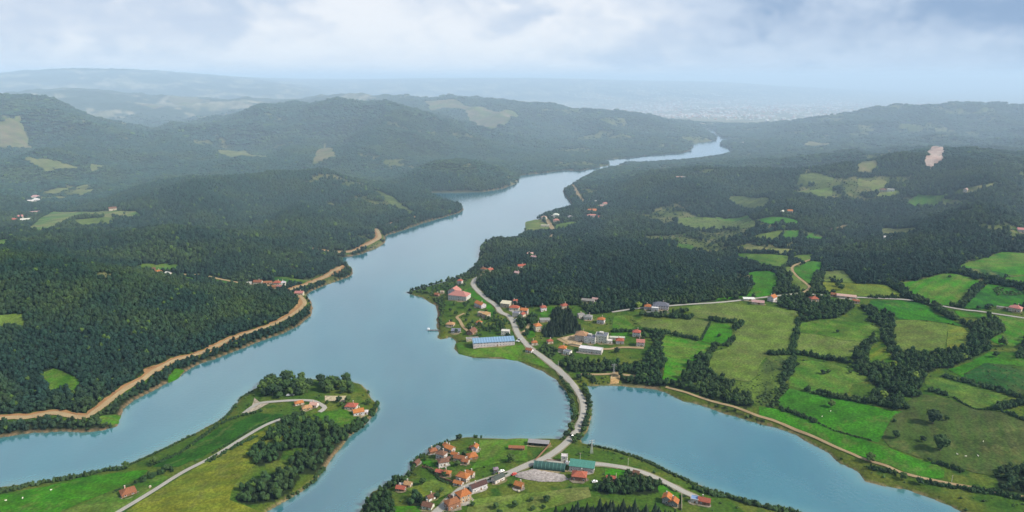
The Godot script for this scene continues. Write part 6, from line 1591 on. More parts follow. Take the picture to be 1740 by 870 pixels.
	house("house", "house", 7.9, -985.1, -40, 8, 5.6, 3.1, "gable", Color(0.55, 0.36, 0.32), Color(0.66, 0.6, 0.48), "pale pink roof in the pine hill forest below the red one")
	house("house", "house", 35.2, -1065.6, -40, 9.6, 5.6, 3.1, "gable", Color(0.55, 0.36, 0.32), Color(0.66, 0.6, 0.48), "pinkish roof beside a pale track in the pine hill forest")
	house("house", "house", 29.5, -1093.7, 10, 9.6, 5.6, 3.1, "gable", Color(0.55, 0.36, 0.32), Color(0.66, 0.6, 0.48), "pinkish roof highest in the pine hill forest")
	house("house", "house", -342.8, -968.8, -15, 10.8, 8.1, 3.8, "hip", Color(0.42, 0.12, 0.075), Color(0.66, 0.6, 0.48), "red roofed main house of the lakeside farm on the left")
	house("shed", "shed", -343.8, -953.4, 10, 8.1, 5.4, 2.8, "gable", Color(0.3, 0.12, 0.055), Color(0.36, 0.2, 0.13), "brick shed below the red roofed lakeside farm")
	house("shed", "shed", -335.7, -956.8, -35, 8.1, 5.4, 2.8, "gable", Color(0.52, 0.23, 0.2), Color(0.36, 0.2, 0.13), "pinkish shed beside the red roofed lakeside farm")
	house("house", "house", -333.8, -969.5, 0, 6.3, 5.4, 4.8, "hip", Color(0.72, 0.72, 0.7), Color(0.83, 0.81, 0.77), "small white house right of the red roofed lakeside farm")
	house("house", "house", -370.7, -968.7, -8, 11.7, 7.2, 3.8, "gable", Color(0.3, 0.12, 0.055), Color(0.66, 0.6, 0.48), "rust roofed house on the left valley track")
	house("hut", "hut", -382.8, -967, 0, 7.2, 5.4, 2.8, "flat", Color(0.72, 0.72, 0.7), Color(0.83, 0.81, 0.77), "white hut at the left end of the valley track houses")
	house("barn", "barn", -356.5, -968.8, 0, 11.7, 5.4, 2.8, "gable", Color(0.3, 0.12, 0.055), Color(0.66, 0.6, 0.48), "long rust roof between the valley track and the red farm")
	house("house", "house", -302, -939.2, -12, 11.7, 7.2, 3.3, "gable", Color(0.52, 0.23, 0.2), Color(0.66, 0.6, 0.48), "pink roofed house on the road bend at the water")
	house("shed", "shed", -533, -989.5, 20, 7.2, 5.4, 2.8, "gable", Color(0.19, 0.095, 0.06), Color(0.36, 0.2, 0.13), "brown shed in the left valley clearing")
	house("house", "house", -517.7, -975.2, 20, 9.9, 7.2, 3.8, "hip", Color(0.5, 0.185, 0.06), Color(0.66, 0.6, 0.48), "orange roofed house in the left valley clearing")
	house("barn", "barn", -505.4, -979.6, -45, 9.9, 4.5, 2.8, "gable", Color(0.72, 0.72, 0.7), Color(0.83, 0.81, 0.77), "pale roofed barn right of the valley clearing")
	house("house", "house", -1012, -1379.2, 10, 12.6, 9, 4.8, "hip", Color(0.42, 0.12, 0.075), Color(0.66, 0.6, 0.48), "red roofed house at the left end of the hill pasture")
	house("house", "house", -993.8, -1388.6, 0, 18, 7.2, 3.8, "gable", Color(0.72, 0.72, 0.7), Color(0.83, 0.81, 0.77), "long white house on the left hill pasture")
	house("house", "house", -1022.6, -1414.5, 30, 9, 7.2, 4.8, "gable", Color(0.52, 0.23, 0.2), Color(0.66, 0.6, 0.48), "pink roofed house behind the long white one on the pasture")
	house("barn", "barn", -1047.8, -1490.2, 8, 23.4, 8.1, 3.8, "gable", Color(0.55, 0.36, 0.32), Color(0.83, 0.81, 0.77), "long pale pink barn at the top of the left pasture")
	house("house", "house", -1190.4, -1709.9, 0, 18, 10.8, 4.8, "hip", Color(0.55, 0.36, 0.32), Color(0.83, 0.81, 0.77), "pale farmhouse by the white road bend in the left valley")
	house("house", "house", -1155.4, -1660.6, 0, 14.4, 10.8, 6.6, "hip", Color(0.72, 0.72, 0.7), Color(0.83, 0.81, 0.77), "taller white house in the left valley")
	house("house", "house", -1148.5, -1631.7, 0, 12.6, 9, 3.8, "gable", Color(0.72, 0.72, 0.7), Color(0.83, 0.81, 0.77), "low white house left of the taller white one in the valley")
	house("barn", "barn", -857.7, -1464.6, 20, 14.4, 9, 4.8, "gable", Color(0.19, 0.095, 0.06), Color(0.66, 0.6, 0.48), "brown roofed barn on the skyline of the left pasture")
	house("house", "house", -280, -446.2, 20, 9.5, 8.6, 2.5, "hip", Color(0.3, 0.12, 0.055), Color(0.36, 0.2, 0.13), "rust brown roofed square hut in the yard meadow")
	house("pavilion", "pavilion", -198.1, -589.8, 15, 7.6, 5.1, 2.4, "hip", Color(0.5, 0.185, 0.06), Color(0.66, 0.6, 0.48), "bright orange roofed pavilion at the peninsula lane")
	house("pavilion", "pavilion", -187.9, -580.1, 10, 8.5, 6, 2.4, "hip", Color(0.45, 0.28, 0.14), Color(0.66, 0.56, 0.38), "straw coloured roofed pavilion below the orange one")
	house("house", "house", -182.8, -585.2, -20, 6.8, 5.1, 2.8, "gable", Color(0.55, 0.36, 0.32), Color(0.83, 0.81, 0.77), "white cottage right of the peninsula pavilions")
	house("house", "house", -148.6, -586.2, -15, 10.2, 7.6, 3.3, "hip", Color(0.42, 0.12, 0.075), Color(0.83, 0.81, 0.77), "white house with red hip roof on the peninsula, left one of the pair")
	house("house", "house", -140.4, -577, 15, 9.3, 6.8, 3.3, "gable", Color(0.5, 0.185, 0.06), Color(0.83, 0.81, 0.77), "orange roofed house on the peninsula, right one of the pair")
	house("hut", "hut", -134.4, -579.8, 0, 4.2, 4.2, 2.4, "hip", Color(0.72, 0.72, 0.7), Color(0.83, 0.81, 0.77), "small pale hut right of the peninsula's orange roofed house")
	house("pier_house", "house", -221.4, -642.2, -5, 11, 5.1, 2.6, "mono", Color(0.07, 0.23, 0.205), Color(0.83, 0.81, 0.77), "teal roofed pier house behind the peninsula grove")
	house("hut", "hut", -233.6, -646.6, -5, 7.6, 4.2, 2.6, "flat", Color(0.72, 0.72, 0.7), Color(0.83, 0.81, 0.77), "white bathing hut behind the peninsula grove")
	house("house", "house", 423.2, -1746.2, 0, 14.4, 9, 4.8, "gable", Color(0.55, 0.36, 0.32), Color(0.83, 0.81, 0.77), "pale house far up on the right forest slope")
	house("house", "house", 435, -1747.3, 0, 9, 8.1, 6.6, "flat", Color(0.72, 0.72, 0.7), Color(0.83, 0.81, 0.77), "white tower like house far up on the right forest slope")
	house("house", "house", 1060.8, -3205.6, 0, 27, 12.6, 5.7, "flat", Color(0.72, 0.72, 0.7), Color(0.83, 0.81, 0.77), "white building on the far shore point")
	house("house", "house", 843.9, -1530.9, 0, 14.4, 9, 4.8, "flat", Color(0.72, 0.72, 0.7), Color(0.83, 0.81, 0.77), "white farm building in the jagged pale clearing")
	house("house", "house", 830.2, -1536.3, 0, 14.4, 9, 4.8, "hip", Color(0.19, 0.095, 0.06), Color(0.66, 0.6, 0.48), "brown roofed farm in the jagged pale clearing")
	house("house", "house", 939.3, -1421.6, 70, 18, 7.2, 3.8, "gable", Color(0.55, 0.36, 0.32), Color(0.66, 0.6, 0.48), "pale hut beside the rocky scrub patch")
	for y in yards:
		field("yard", BARE, y[0], y[1][0], y[1][1], "trodden yard of the " + y[2])


func tri_(st: SurfaceTool, a: Vector3, b: Vector3, c: Vector3) -> void:
	var n := (c - a).cross(b - a).normalized()
	for p in [a, b, c]:
		st.set_normal(n)
		st.add_vertex(p)


func quad(st: SurfaceTool, a: Vector3, b: Vector3, c: Vector3, d: Vector3) -> void:
	tri_(st, a, b, c)
	tri_(st, a, c, d)


func box(st: SurfaceTool, lo: Vector3, hi: Vector3) -> void:
	var p := []
	for k in 8:
		p.append(Vector3(hi.x if k & 1 else lo.x, hi.y if k & 2 else lo.y, hi.z if k & 4 else lo.z))
	for q in [[4, 6, 7, 5], [1, 3, 2, 0], [5, 7, 3, 1], [0, 2, 6, 4], [6, 2, 3, 7], [0, 4, 5, 1]]:
		quad(st, p[q[0]], p[q[1]], p[q[2]], p[q[3]])


func begin() -> SurfaceTool:
	var st := SurfaceTool.new()
	st.begin(Mesh.PRIMITIVE_TRIANGLES)
	return st


func part(called: String, mesh: Mesh, material: Material, parent: Node3D, at := Vector3.ZERO, turn := 0.0) -> MeshInstance3D:
	var o := MeshInstance3D.new()
	o.name = called
	o.mesh = mesh
	o.material_override = material
	o.position = at
	o.rotation.y = turn
	parent.add_child(o, true)
	return o


func thing(called: String, category: String, label: String, x: float, z: float, turn: float, sink := 0.0) -> Node3D:
	var o := Node3D.new()
	o.name = numbered(called)
	o.position = Vector3(x, maxf(ground(x, z), 0.5) - sink, z)
	o.rotation.y = turn
	o.set_meta("label", label)
	o.set_meta("category", category)
	add_child(o)
	return o


func slab(st: SurfaceTool, a: Vector3, b: Vector3, c: Vector3, d: Vector3, thick: float) -> void:
	# a roof plane with its thickness: a, b along the eaves, c, d along the ridge
	var down := Vector3(0, -thick, 0)
	quad(st, a, d, c, b)
	quad(st, a + down, b + down, c + down, d + down)
	quad(st, a, b, b + down, a + down)
	quad(st, b, c, c + down, b + down)
	quad(st, c, d, d + down, c + down)
	quad(st, d, a, a + down, d + down)


func tint(key: String, c: Color, amount: float) -> Color:
	var r := RandomNumberGenerator.new()
	r.seed = hash(key)
	var f := 1.0 + r.randf_range(-amount, amount)
	return Color(c.r * f, c.g * f * (1.0 + r.randf_range(-0.06, 0.06)), c.b * f * (1.0 + r.randf_range(-0.1, 0.1)))


func house(called: String, category: String, x: float, z: float, yaw: float, w: float, d: float, h: float, roof: String, roof_colour: Color, wall_colour: Color, label: String, windows := true) -> void:
	var o := thing(called, category, label, x, z, deg_to_rad(yaw) - atan2(x, -z) * 0.6)
	var near := Vector2(x, z).length()
	cover = fill(circle(x, z, maxf(w, d) * 0.62 + near * 0.004), cover, CLEAR_REGION, false)
	if near < 1500.0 and not called in ["kiosk", "canopy", "villa_wing", "school_wing", "annex"]:
		yard(x, z, o.rotation.y, w, d, label)
	var base := -1.5
	var hw := w / 2.0
	var hd := d / 2.0
	var rise := minf(w, d) * 0.5 * 0.62
	var wall := begin()
	var top := begin()
	var over := 0.45
	var thick := 0.22
	match roof:
		"gable":
			box(wall, Vector3(-hw, base, -hd), Vector3(hw, h, hd))
			rise = d * 0.5 * 0.62
			for s in [-1.0, 1.0]:
				tri_(wall, Vector3(s * hw, h, -s * hd), Vector3(s * hw, h + rise - 0.1, 0), Vector3(s * hw, h, s * hd))
			var e := rise * over / hd
			for s in [-1.0, 1.0]:
				slab(top, Vector3(-s * (hw + over), h - e, s * (hd + over)), Vector3(s * (hw + over), h - e, s * (hd + over)), Vector3(s * (hw + over), h + rise, 0), Vector3(-s * (hw + over), h + rise, 0), -thick)
		"hip":
			box(wall, Vector3(-hw, base, -hd), Vector3(hw, h, hd))
			var run := minf(hw, hd)
			rise = run * 0.62
			var ew := hw + over
			var ed := hd + over
			var y0 := h - 0.12
			var rx := maxf(hw - run, 0.02)
			var rz := maxf(hd - run, 0.02)
			var y1 := h + rise
			var c := [Vector3(-ew, y0, ed), Vector3(ew, y0, ed), Vector3(ew, y0, -ed), Vector3(-ew, y0, -ed)]
			var g := [Vector3(-rx, y1, rz), Vector3(rx, y1, rz), Vector3(rx, y1, -rz), Vector3(-rx, y1, -rz)]
			for k in 4:
				var n := (k + 1) % 4
				quad(top, c[k], g[k], g[n], c[n])
				quad(top, c[k] - Vector3(0, thick, 0), c[k], c[n], c[n] - Vector3(0, thick, 0))
			quad(top, c[0] - Vector3(0, thick, 0), c[1] - Vector3(0, thick, 0), c[2] - Vector3(0, thick, 0), c[3] - Vector3(0, thick, 0))
		"flat":
			box(wall, Vector3(-hw, base, -hd), Vector3(hw, h, hd))
			box(top, Vector3(-hw + 0.25, h + 0.003, -hd + 0.25), Vector3(hw - 0.25, h + 0.12, hd - 0.25))
			var rim := begin()
			box(rim, Vector3(-hw - 0.1, h, hd - 0.22), Vector3(hw + 0.1, h + 0.45, hd + 0.1))
			box(rim, Vector3(-hw - 0.1, h, -hd - 0.1), Vector3(hw + 0.1, h + 0.45, -hd + 0.22))
			box(rim, Vector3(-hw - 0.1, h, -hd + 0.223), Vector3(-hw + 0.22, h + 0.448, hd - 0.223))
			box(rim, Vector3(hw - 0.22, h, -hd + 0.223), Vector3(hw + 0.1, h + 0.448, hd - 0.223))
			part("parapet", rim.commit(), plain("trim", Color(0.62, 0.61, 0.58), 0.8, 6.0), o)
			if h > 5.0 and w > 10.0:
				var upper := begin()
				box(upper, Vector3(-hw * 0.45, h + 0.12, -hd * 0.6), Vector3(hw * 0.2, h + 2.3, hd * 0.1))
				part("stair_head", upper.commit(), plain("trim", Color(0.62, 0.61, 0.58), 0.8, 6.0), o)
		"mono":
			box(wall, Vector3(-hw, base, -hd), Vector3(hw, h, hd))
			rise = d * 0.16
			for s in [-1.0, 1.0]:
				tri_(wall, Vector3(s * hw, h, -hd), Vector3(s * hw, h + rise * 0.98, -hd), Vector3(s * hw, h, hd))
				tri_(wall, Vector3(s * hw, h, -hd), Vector3(s * hw, h, hd), Vector3(s * hw, h + rise * 0.98, -hd))
			quad(wall, Vector3(hw, h, -hd), Vector3(hw, h + rise * 0.98, -hd), Vector3(-hw, h + rise * 0.98, -hd), Vector3(-hw, h, -hd))
			slab(top, Vector3(-hw - over, h + 0.02, hd + over), Vector3(hw + over, h + 0.02, hd + over), Vector3(hw + over, h + rise + 0.05, -hd - over), Vector3(-hw - over, h + rise + 0.05, -hd - over), -thick)
			if w > 40.0:
				# raised seams of the long metal roof
				var seams := begin()
				for k in int(w / 3.0):
					var sx := -hw + 1.5 + k * 3.0
					slab(seams, Vector3(sx - 0.12, h + 0.30, hd + over), Vector3(sx + 0.12, h + 0.30, hd + over), Vector3(sx + 0.12, h + rise + 0.33, -hd - over), Vector3(sx - 0.12, h + rise + 0.33, -hd - over), -0.1)
				part("roof_seam", seams.commit(), plain("seam", Color(0.25, 0.39, 0.60), 0.5), o)
		"shed":
			box(wall, Vector3(-hw, base, -hd), Vector3(hw, h, -hd + 0.3))
			box(wall, Vector3(-hw, base, -hd + 0.303), Vector3(-hw + 0.3, h, hd))
			box(wall, Vector3(hw - 0.3, base, -hd + 0.303), Vector3(hw, h, hd))
			slab(top, Vector3(-hw - over, h + 0.3, hd + over), Vector3(hw + over, h + 0.3, hd + over), Vector3(hw + over, h + 0.02, -hd - over), Vector3(-hw - over, h + 0.02, -hd - over), -thick)
			for k in 5:
				var post := begin()
				var px := lerpf(-hw + 0.5, hw - 0.5, k / 4.0)
				box(post, Vector3(px - 0.14, base, hd - 0.4), Vector3(px + 0.14, h + 0.2, hd - 0.12))
				part("post", post.commit(), plain("timber", Color(0.16, 0.10, 0.06)), o)
			windows = false
		"barrel":
			for s in [-1.0, 1.0]:
				box(wall, Vector3(-hw, base, s * hd - 0.15), Vector3(hw, h * 0.55, s * hd + 0.15))
			var n := 12
			var ribs := begin()
			for k in n:
				var a := PI * k / n
				var b := PI * (k + 1) / n
				var p := Vector3(0, h * 0.55 + sin(a) * hd * 0.72, cos(a) * hd)
				var q := Vector3(0, h * 0.55 + sin(b) * hd * 0.72, cos(b) * hd)
				var ex := Vector3(hw, 0, 0)
				quad(top, p - ex, q - ex, q + ex, p + ex)
				for s in [-1.0, 1.0]:
					tri_(wall, Vector3(s * (hw - 0.4), h * 0.3, 0), p + ex * (s * (1.0 - 0.4 / hw)), q + ex * (s * (1.0 - 0.4 / hw)))
				for r in 9:
					var at := Vector3(lerpf(-hw + 0.3, hw - 0.3, r / 8.0), 0, 0)
					var out_ := Vector3(0, sin(a), cos(a)) * 0.16
					var out2 := Vector3(0, sin(b), cos(b)) * 0.16
					var half := Vector3(0.16, 0, 0)
					quad(ribs, p + at - half + out_, q + at - half + out2, q + at + half + out2, p + at + half + out_)
					quad(ribs, p + at - half, q + at - half, q + at - half + out2, p + at - half + out_)
					quad(ribs, p + at + half + out_, q + at + half + out2, q + at + half, p + at + half)
			part("rib", ribs.commit(), plain("hall_rib", Color(0.07, 0.15, 0.13), 0.6), o)
	var wc := tint(label, wall_colour, 0.12)
	var rc := tint(label + "r", roof_colour, 0.16)
	part("wall", wall.commit(), plain("wall" + wc.to_html(), wc, 0.9, 9.0), o)
	part("roof", top.commit(), plain("roof" + rc.to_html(), rc, 0.8 if roof != "barrel" else 0.55, 5.0), o)
	if near > 2300.0:
		return
	if roof in ["gable", "hip"] and called in ["house", "villa"] and near < 1300.0:
		var st := begin()
		box(st, Vector3(-0.35, 0, -0.35), Vector3(0.35, rise * 0.55 + 1.5, 0.35))
		var sx := hw * 0.3 * (1.0 if roll.randf() < 0.5 else -1.0)
		var ch := part("chimney", st.commit(), plain("chimney", Color(0.40, 0.27, 0.20), 0.9), o, Vector3(sx, h + rise * 0.45, -hd * 0.25))
		var cap := begin()
		box(cap, Vector3(-0.45, rise * 0.55 + 1.503, -0.45), Vector3(0.45, rise * 0.55 + 1.66, 0.45))
		part("chimney_cap", cap.commit(), plain("cap", Color(0.35, 0.34, 0.32)), ch)
	if windows:
		openings(o, w, d, h, called, near)


func yard(x: float, z: float, turn: float, w: float, d: float, label: String) -> void:
	# trodden earth, gravel or concrete round the house, wider on the entrance side
	var p := PackedVector2Array()
	var t := Transform2D(-turn, Vector2(x, z))
	for k in 12:
		var a := TAU * k / 12.0
		var q := Vector2(cos(a) * (w * 0.5 + 1.6), sin(a) * (d * 0.5 + 1.2) + d * 0.28)
		p.append(t * (q * roll.randf_range(0.8, 1.22)))
	var tone: Array = [[Color(0.27, 0.22, 0.15), Color(0.16, 0.16, 0.07)], [Color(0.36, 0.34, 0.31), Color(0.24, 0.21, 0.16)], [Color(0.13, 0.15, 0.05), Color(0.26, 0.21, 0.13)]][roll.randi() % 3]
	var flat := []
	for q in p:
		flat.append_array([q.x, q.y])
	yards.append([flat, tone, label])


var yards := []


func circle(x: float, z: float, r: float) -> PackedVector2Array:
	var p := PackedVector2Array()
	for k in 10:
		p.append(Vector2(x + cos(TAU * k / 10.0) * r, z + sin(TAU * k / 10.0) * r))
	return p


func openings(o: Node3D, w: float, d: float, h: float, called: String, near: float) -> void:
	if not meshes.has("window_frame"):
		for q in [["window_frame", 1.25, 1.35, 0.10], ["window_pane", 1.0, 1.1, 0.14], ["door_leaf", 1.15, 2.1, 0.12], ["gate_leaf", 2.6, 2.4, 0.12]]:
			var st := begin()
			box(st, Vector3(-q[1] / 2.0, 0, -0.05), Vector3(q[1] / 2.0, q[2], q[3]))
			meshes[q[0]] = st.commit()
	var frame := plain("frame", Color(0.70, 0.69, 0.66), 0.6)
	var glass := plain("glass", Color(0.035, 0.045, 0.055), 0.12)
	var storeys := maxi(1, int((h + 0.4) / 2.7))
	var big := called in ["barn", "shed"]
	var door := part("door", meshes.gate_leaf if big else meshes.door_leaf, plain("door", Color(0.13, 0.075, 0.028), 0.7), o, Vector3(w * 0.08 if w > 4.0 else 0.0, 0.0, d / 2.0))
	if near < 1000.0:
		var knob := begin()
		box(knob, Vector3(0.36, 1.0, 0.123), Vector3(0.46, 1.1, 0.2))
		part("handle", knob.commit(), plain("steel", Color(0.4, 0.4, 0.4), 0.4), door)
	var walls := [[w, d / 2.0, 0.0], [d, w / 2.0, PI / 2.0], [d, w / 2.0, -PI / 2.0], [w, d / 2.0, PI]]
	for s in walls.size():
		var long: float = walls[s][0]
		var out_: float = walls[s][1]
		var turn: float = walls[s][2]
		if big and s > 0 or near > 1300.0 and s == 3:
			continue
		var n := maxi(1, int(long / (3.2 if long < 30.0 else 3.4)))
		for k in n:
			var at := (k + 0.5) / n * long - long / 2.0
			for y in storeys:
				if s == 0 and y == 0 and absf(at - w * 0.08) < 1.4:
					continue
				if big and y == 0 and k % 2:
					continue
				var p := Vector3(at, 0.95 + y * 2.7, out_).rotated(Vector3.UP, turn)
				var f := part("window", meshes.window_frame, frame, o, p, turn)
				part("pane", meshes.window_pane, glass, f, Vector3(0, 0.12, 0))


# ------------------------------------------------------------------ small things
func strut(st: SurfaceTool, a: Vector3, b: Vector3, r: float) -> void:
	var d := (b - a).normalized()
	var u := d.cross(Vector3.RIGHT if absf(d.x) < 0.8 else Vector3.UP).normalized() * r
	var v := d.cross(u)
	var c := [u + v, u - v, -u - v, -u + v]
	for k in 4:
		var n := (k + 1) % 4
		quad(st, a + c[k], b + c[k], b + c[n], a + c[n])


func pylon(x: float, z: float, tall: float, yaw: float, label: String) -> void:
	var o := thing("power_pylon", "pylon", label, x, z, deg_to_rad(yaw), 0.3)
	var steel := plain("galvanised", Color(0.33, 0.34, 0.34), 0.6)
	var foot := 0.95
	var corners := [Vector3(-1, 0, -1), Vector3(1, 0, -1), Vector3(1, 0, 1), Vector3(-1, 0, 1)]
	for k in 4:
		var leg := begin()
		strut(leg, corners[k] * foot, corners[k] * 0.18 + Vector3(0, tall, 0), 0.055)
		part("leg", leg.commit(), steel, o)
	var brace := begin()
	for l in 8:
		for k in 4:
			var a0 := lerpf(foot, 0.18, l / 8.0)
			var a1 := lerpf(foot, 0.18, (l + 1) / 8.0)
			strut(brace, corners[k] * a0 + Vector3(0, tall * l / 8.0, 0), corners[(k + 1) % 4] * a1 + Vector3(0, tall * (l + 1) / 8.0, 0), 0.028)
			strut(brace, corners[(k + 1) % 4] * a0 + Vector3(0, tall * l / 8.0, 0), corners[k] * a1 + Vector3(0, tall * (l + 1) / 8.0, 0), 0.028)
	part("lattice", brace.commit(), steel, o)
	for y in [0.80, 0.95]:
		var arm := begin()
		strut(arm, Vector3(-2.6, tall * y, 0), Vector3(2.6, tall * y, 0), 0.06)
		strut(arm, Vector3(-2.6, tall * y, 0), Vector3(0, tall * (y + 0.05), 0), 0.05)
		strut(arm, Vector3(2.6, tall * y, 0), Vector3(0, tall * (y + 0.05), 0), 0.05)
		var a := part("cross_arm", arm.commit(), steel, o)
		for s in [-2.5, 2.5]:
			var i := begin()
			strut(i, Vector3(s, tall * y - 0.1, 0), Vector3(s, tall * y - 0.9, 0), 0.09)
			part("insulator", i.commit(), plain("porcelain", Color(0.25, 0.16, 0.12), 0.3), a)


func pole(x: float, z: float, tall: float, label: String) -> void:
	var o := thing("utility_pole", "pole", label, x, z, 0.4, 0.3)
	var c := CylinderMesh.new()
	c.top_radius = 0.11
	c.bottom_radius = 0.18
	c.height = tall
	c.radial_segments = 8
	part("shaft", c, plain("pole", Color(0.40, 0.38, 0.34), 0.9), o, Vector3(0, tall / 2.0, 0))
	var arm := begin()
	box(arm, Vector3(-0.9, tall - 0.7, -0.07), Vector3(0.9, tall - 0.55, 0.07))
	part("cross_arm", arm.commit(), plain("timber", Color(0.16, 0.10, 0.06)), o)
	for s in [-0.8, 0.8]:
		var i := begin()
		box(i, Vector3(s - 0.06, tall - 0.548, -0.06), Vector3(s + 0.06, tall - 0.3, 0.06))
		part("insulator", i.commit(), plain("porcelain", Color(0.25, 0.16, 0.12), 0.3), o)


func jetty(x0: float, z0: float, x1: float, z1: float) -> void:
	var o := Node3D.new()
	o.name = "jetty"
	var a := Vector2(x0, z0)
	var b := Vector2(x1, z1)
	o.position = Vector3(x0, 0, z0)
	o.rotation.y = -(b - a).angle()
	o.set_meta("label", "narrow wooden jetty with a small white hut at its lake end")
	o.set_meta("category", "jetty")
	add_child(o)
	var l := a.distance_to(b)
	var wood := plain("jetty_wood", Color(0.22, 0.21, 0.20), 0.9, 3.0)
	for k in int(l / 0.7):
		var st := begin()
		box(st, Vector3(k * 0.7, 0.95, -1.1), Vector3(k * 0.7 + 0.64, 1.07, 1.1))
		part("plank", st.commit(), wood, o)
	for s in [-0.9, 0.9]:
		var beam := begin()
		box(beam, Vector3(-3.0, 0.7, s - 0.1), Vector3(l, 0.945, s + 0.1))
		part("beam", beam.commit(), wood, o)
		for k in int(l / 4.0) + 1:
			var st := begin()
			box(st, Vector3(k * 4.0 - 0.12, -3.0, s - 0.32), Vector3(k * 4.0 + 0.12, 1.6, s - 0.103))
			part("pile", st.commit(), wood, o)
	var hut := begin()
	box(hut, Vector3(l - 2.6, 1.073, -0.9), Vector3(l - 0.4, 2.9, 0.9))
	part("hut", hut.commit(), plain("jetty_hut", Color(0.72, 0.72, 0.70)), o)
	var lid := begin()
	box(lid, Vector3(l - 2.9, 2.903, -1.15), Vector3(l - 0.1, 3.05, 1.15))
	part("hut_roof", lid.commit(), plain("jetty_roof", Color(0.55, 0.56, 0.58)), o)


func car(x: float, z: float, colour: float, yaw: float, label: String) -> void:
	var o := thing("parked_car", "van" if label.contains(" van ") else "car", label, x, z, deg_to_rad(yaw))
	o.position.y += 0.75
	var c: Color = [Color(0.45, 0.05, 0.03), Color(0.75, 0.75, 0.74), Color(0.03, 0.035, 0.028), Color(0.42, 0.43, 0.45)][int(colour)]
	var paint_ := plain("car%d" % int(colour), c, 0.3)
	var body := begin()
	var side := [Vector2(-2.1, 0.3), Vector2(-2.1, 0.85), Vector2(-1.9, 0.95), Vector2(-1.2, 1.0), Vector2(1.1, 0.95), Vector2(2.0, 0.8), Vector2(2.1, 0.6), Vector2(2.1, 0.3)]
	loft(body, side, 0.88)
	part("body", body.commit(), paint_, o)
	var cabin := begin()
	loft(cabin, [Vector2(-1.75, 0.953), Vector2(-1.35, 1.42), Vector2(0.35, 1.45), Vector2(1.05, 0.953)], 0.74)
	part("cabin_glass", cabin.commit(), plain("glass", Color(0.035, 0.045, 0.055), 0.12), o)
	var top := begin()
	box(top, Vector3(-1.3, 1.42, -0.70), Vector3(0.3, 1.49, 0.70))
	part("roof", top.commit(), paint_, o)
	if not meshes.has("wheel"):
		var w := CylinderMesh.new()
		w.top_radius = 0.33
		w.bottom_radius = 0.33
		w.height = 0.24
		w.radial_segments = 14
		meshes.wheel = w
		var rim := CylinderMesh.new()
		rim.top_radius = 0.19
		rim.bottom_radius = 0.19
		rim.height = 0.26
		rim.radial_segments = 10
		meshes.rim = rim
	for s in [[-1.3, -0.80], [-1.3, 0.80], [1.3, -0.80], [1.3, 0.80]]:
		var w := part("wheel", meshes.wheel, plain("tyre", Color(0.02, 0.02, 0.02)), o, Vector3(s[0], 0.33, s[1]))
		w.rotation.x = PI / 2
		part("rim", meshes.rim, plain("rim", Color(0.45, 0.45, 0.46), 0.35), w)
	for s in [-0.6, 0.6]:
		var lamp := begin()
		box(lamp, Vector3(2.05, 0.6, s - 0.16), Vector3(2.13, 0.75, s + 0.16))
		part("headlight", lamp.commit(), plain("lamp_glass", Color(0.7, 0.7, 0.68), 0.15), o)


func loft(st: SurfaceTool, side: Array, half: float) -> void:
	var mid := Vector2.ZERO
	for p in side:
		mid += p / side.size()
	for k in side.size():
		var p: Vector2 = side[k]
		var q: Vector2 = side[(k + 1) % side.size()]
		quad(st, Vector3(p.x, p.y, half), Vector3(q.x, q.y, half), Vector3(q.x, q.y, -half), Vector3(p.x, p.y, -half))
		for s in [-1.0, 1.0]:
			tri_(st, Vector3(mid.x, mid.y, s * half), Vector3(p.x, p.y, s * half), Vector3(q.x, q.y, s * half))


func sheep(x: float, z: float, label: String) -> void:
	var o := thing("sheep", "sheep", label, x, z, roll.randf() * TAU)
	o.position.y += 0.35
	# one continuous fleece with chest, belly, neck and head along a bent spine, then legs
	var spine := [[-0.62, 0.72, 0.10], [-0.55, 0.72, 0.24], [-0.30, 0.70, 0.31], [0.05, 0.69, 0.33], [0.34, 0.71, 0.30], [0.50, 0.80, 0.22], [0.62, 0.92, 0.15], [0.74, 0.98, 0.13], [0.88, 0.92, 0.10], [0.98, 0.85, 0.05]]
	var st := begin()
	for k in spine.size() - 1:
		for s in 10:
			var ring := []
			for e in [[k, s], [k + 1, s], [k + 1, s + 1], [k, s + 1]]:
				var a: float = TAU * e[1] / 10.0
				var q: Array = spine[e[0]]
				ring.append(Vector3(q[0], q[1] + sin(a) * q[2], cos(a) * q[2] * 0.85))
			quad(st, ring[0], ring[1], ring[2], ring[3])
	for leg in [[-0.42, -0.15], [-0.42, 0.15], [0.32, -0.15], [0.32, 0.15]]:
		var bend := 0.06 if leg[0] < 0.0 else -0.02
		strut(st, Vector3(leg[0], 0.62, leg[1]), Vector3(leg[0] - bend, 0.33, leg[1]), 0.06)
		strut(st, Vector3(leg[0] - bend, 0.35, leg[1]), Vector3(leg[0], 0.0, leg[1]), 0.04)
	for s in [-1.0, 1.0]:
		tri_(st, Vector3(0.70, 1.06, s * 0.07), Vector3(0.64, 1.02, s * 0.22), Vector3(0.76, 1.0, s * 0.09))
	part("body", st.commit(), plain("fleece", Color(0.68, 0.64, 0.55), 1.0), o)


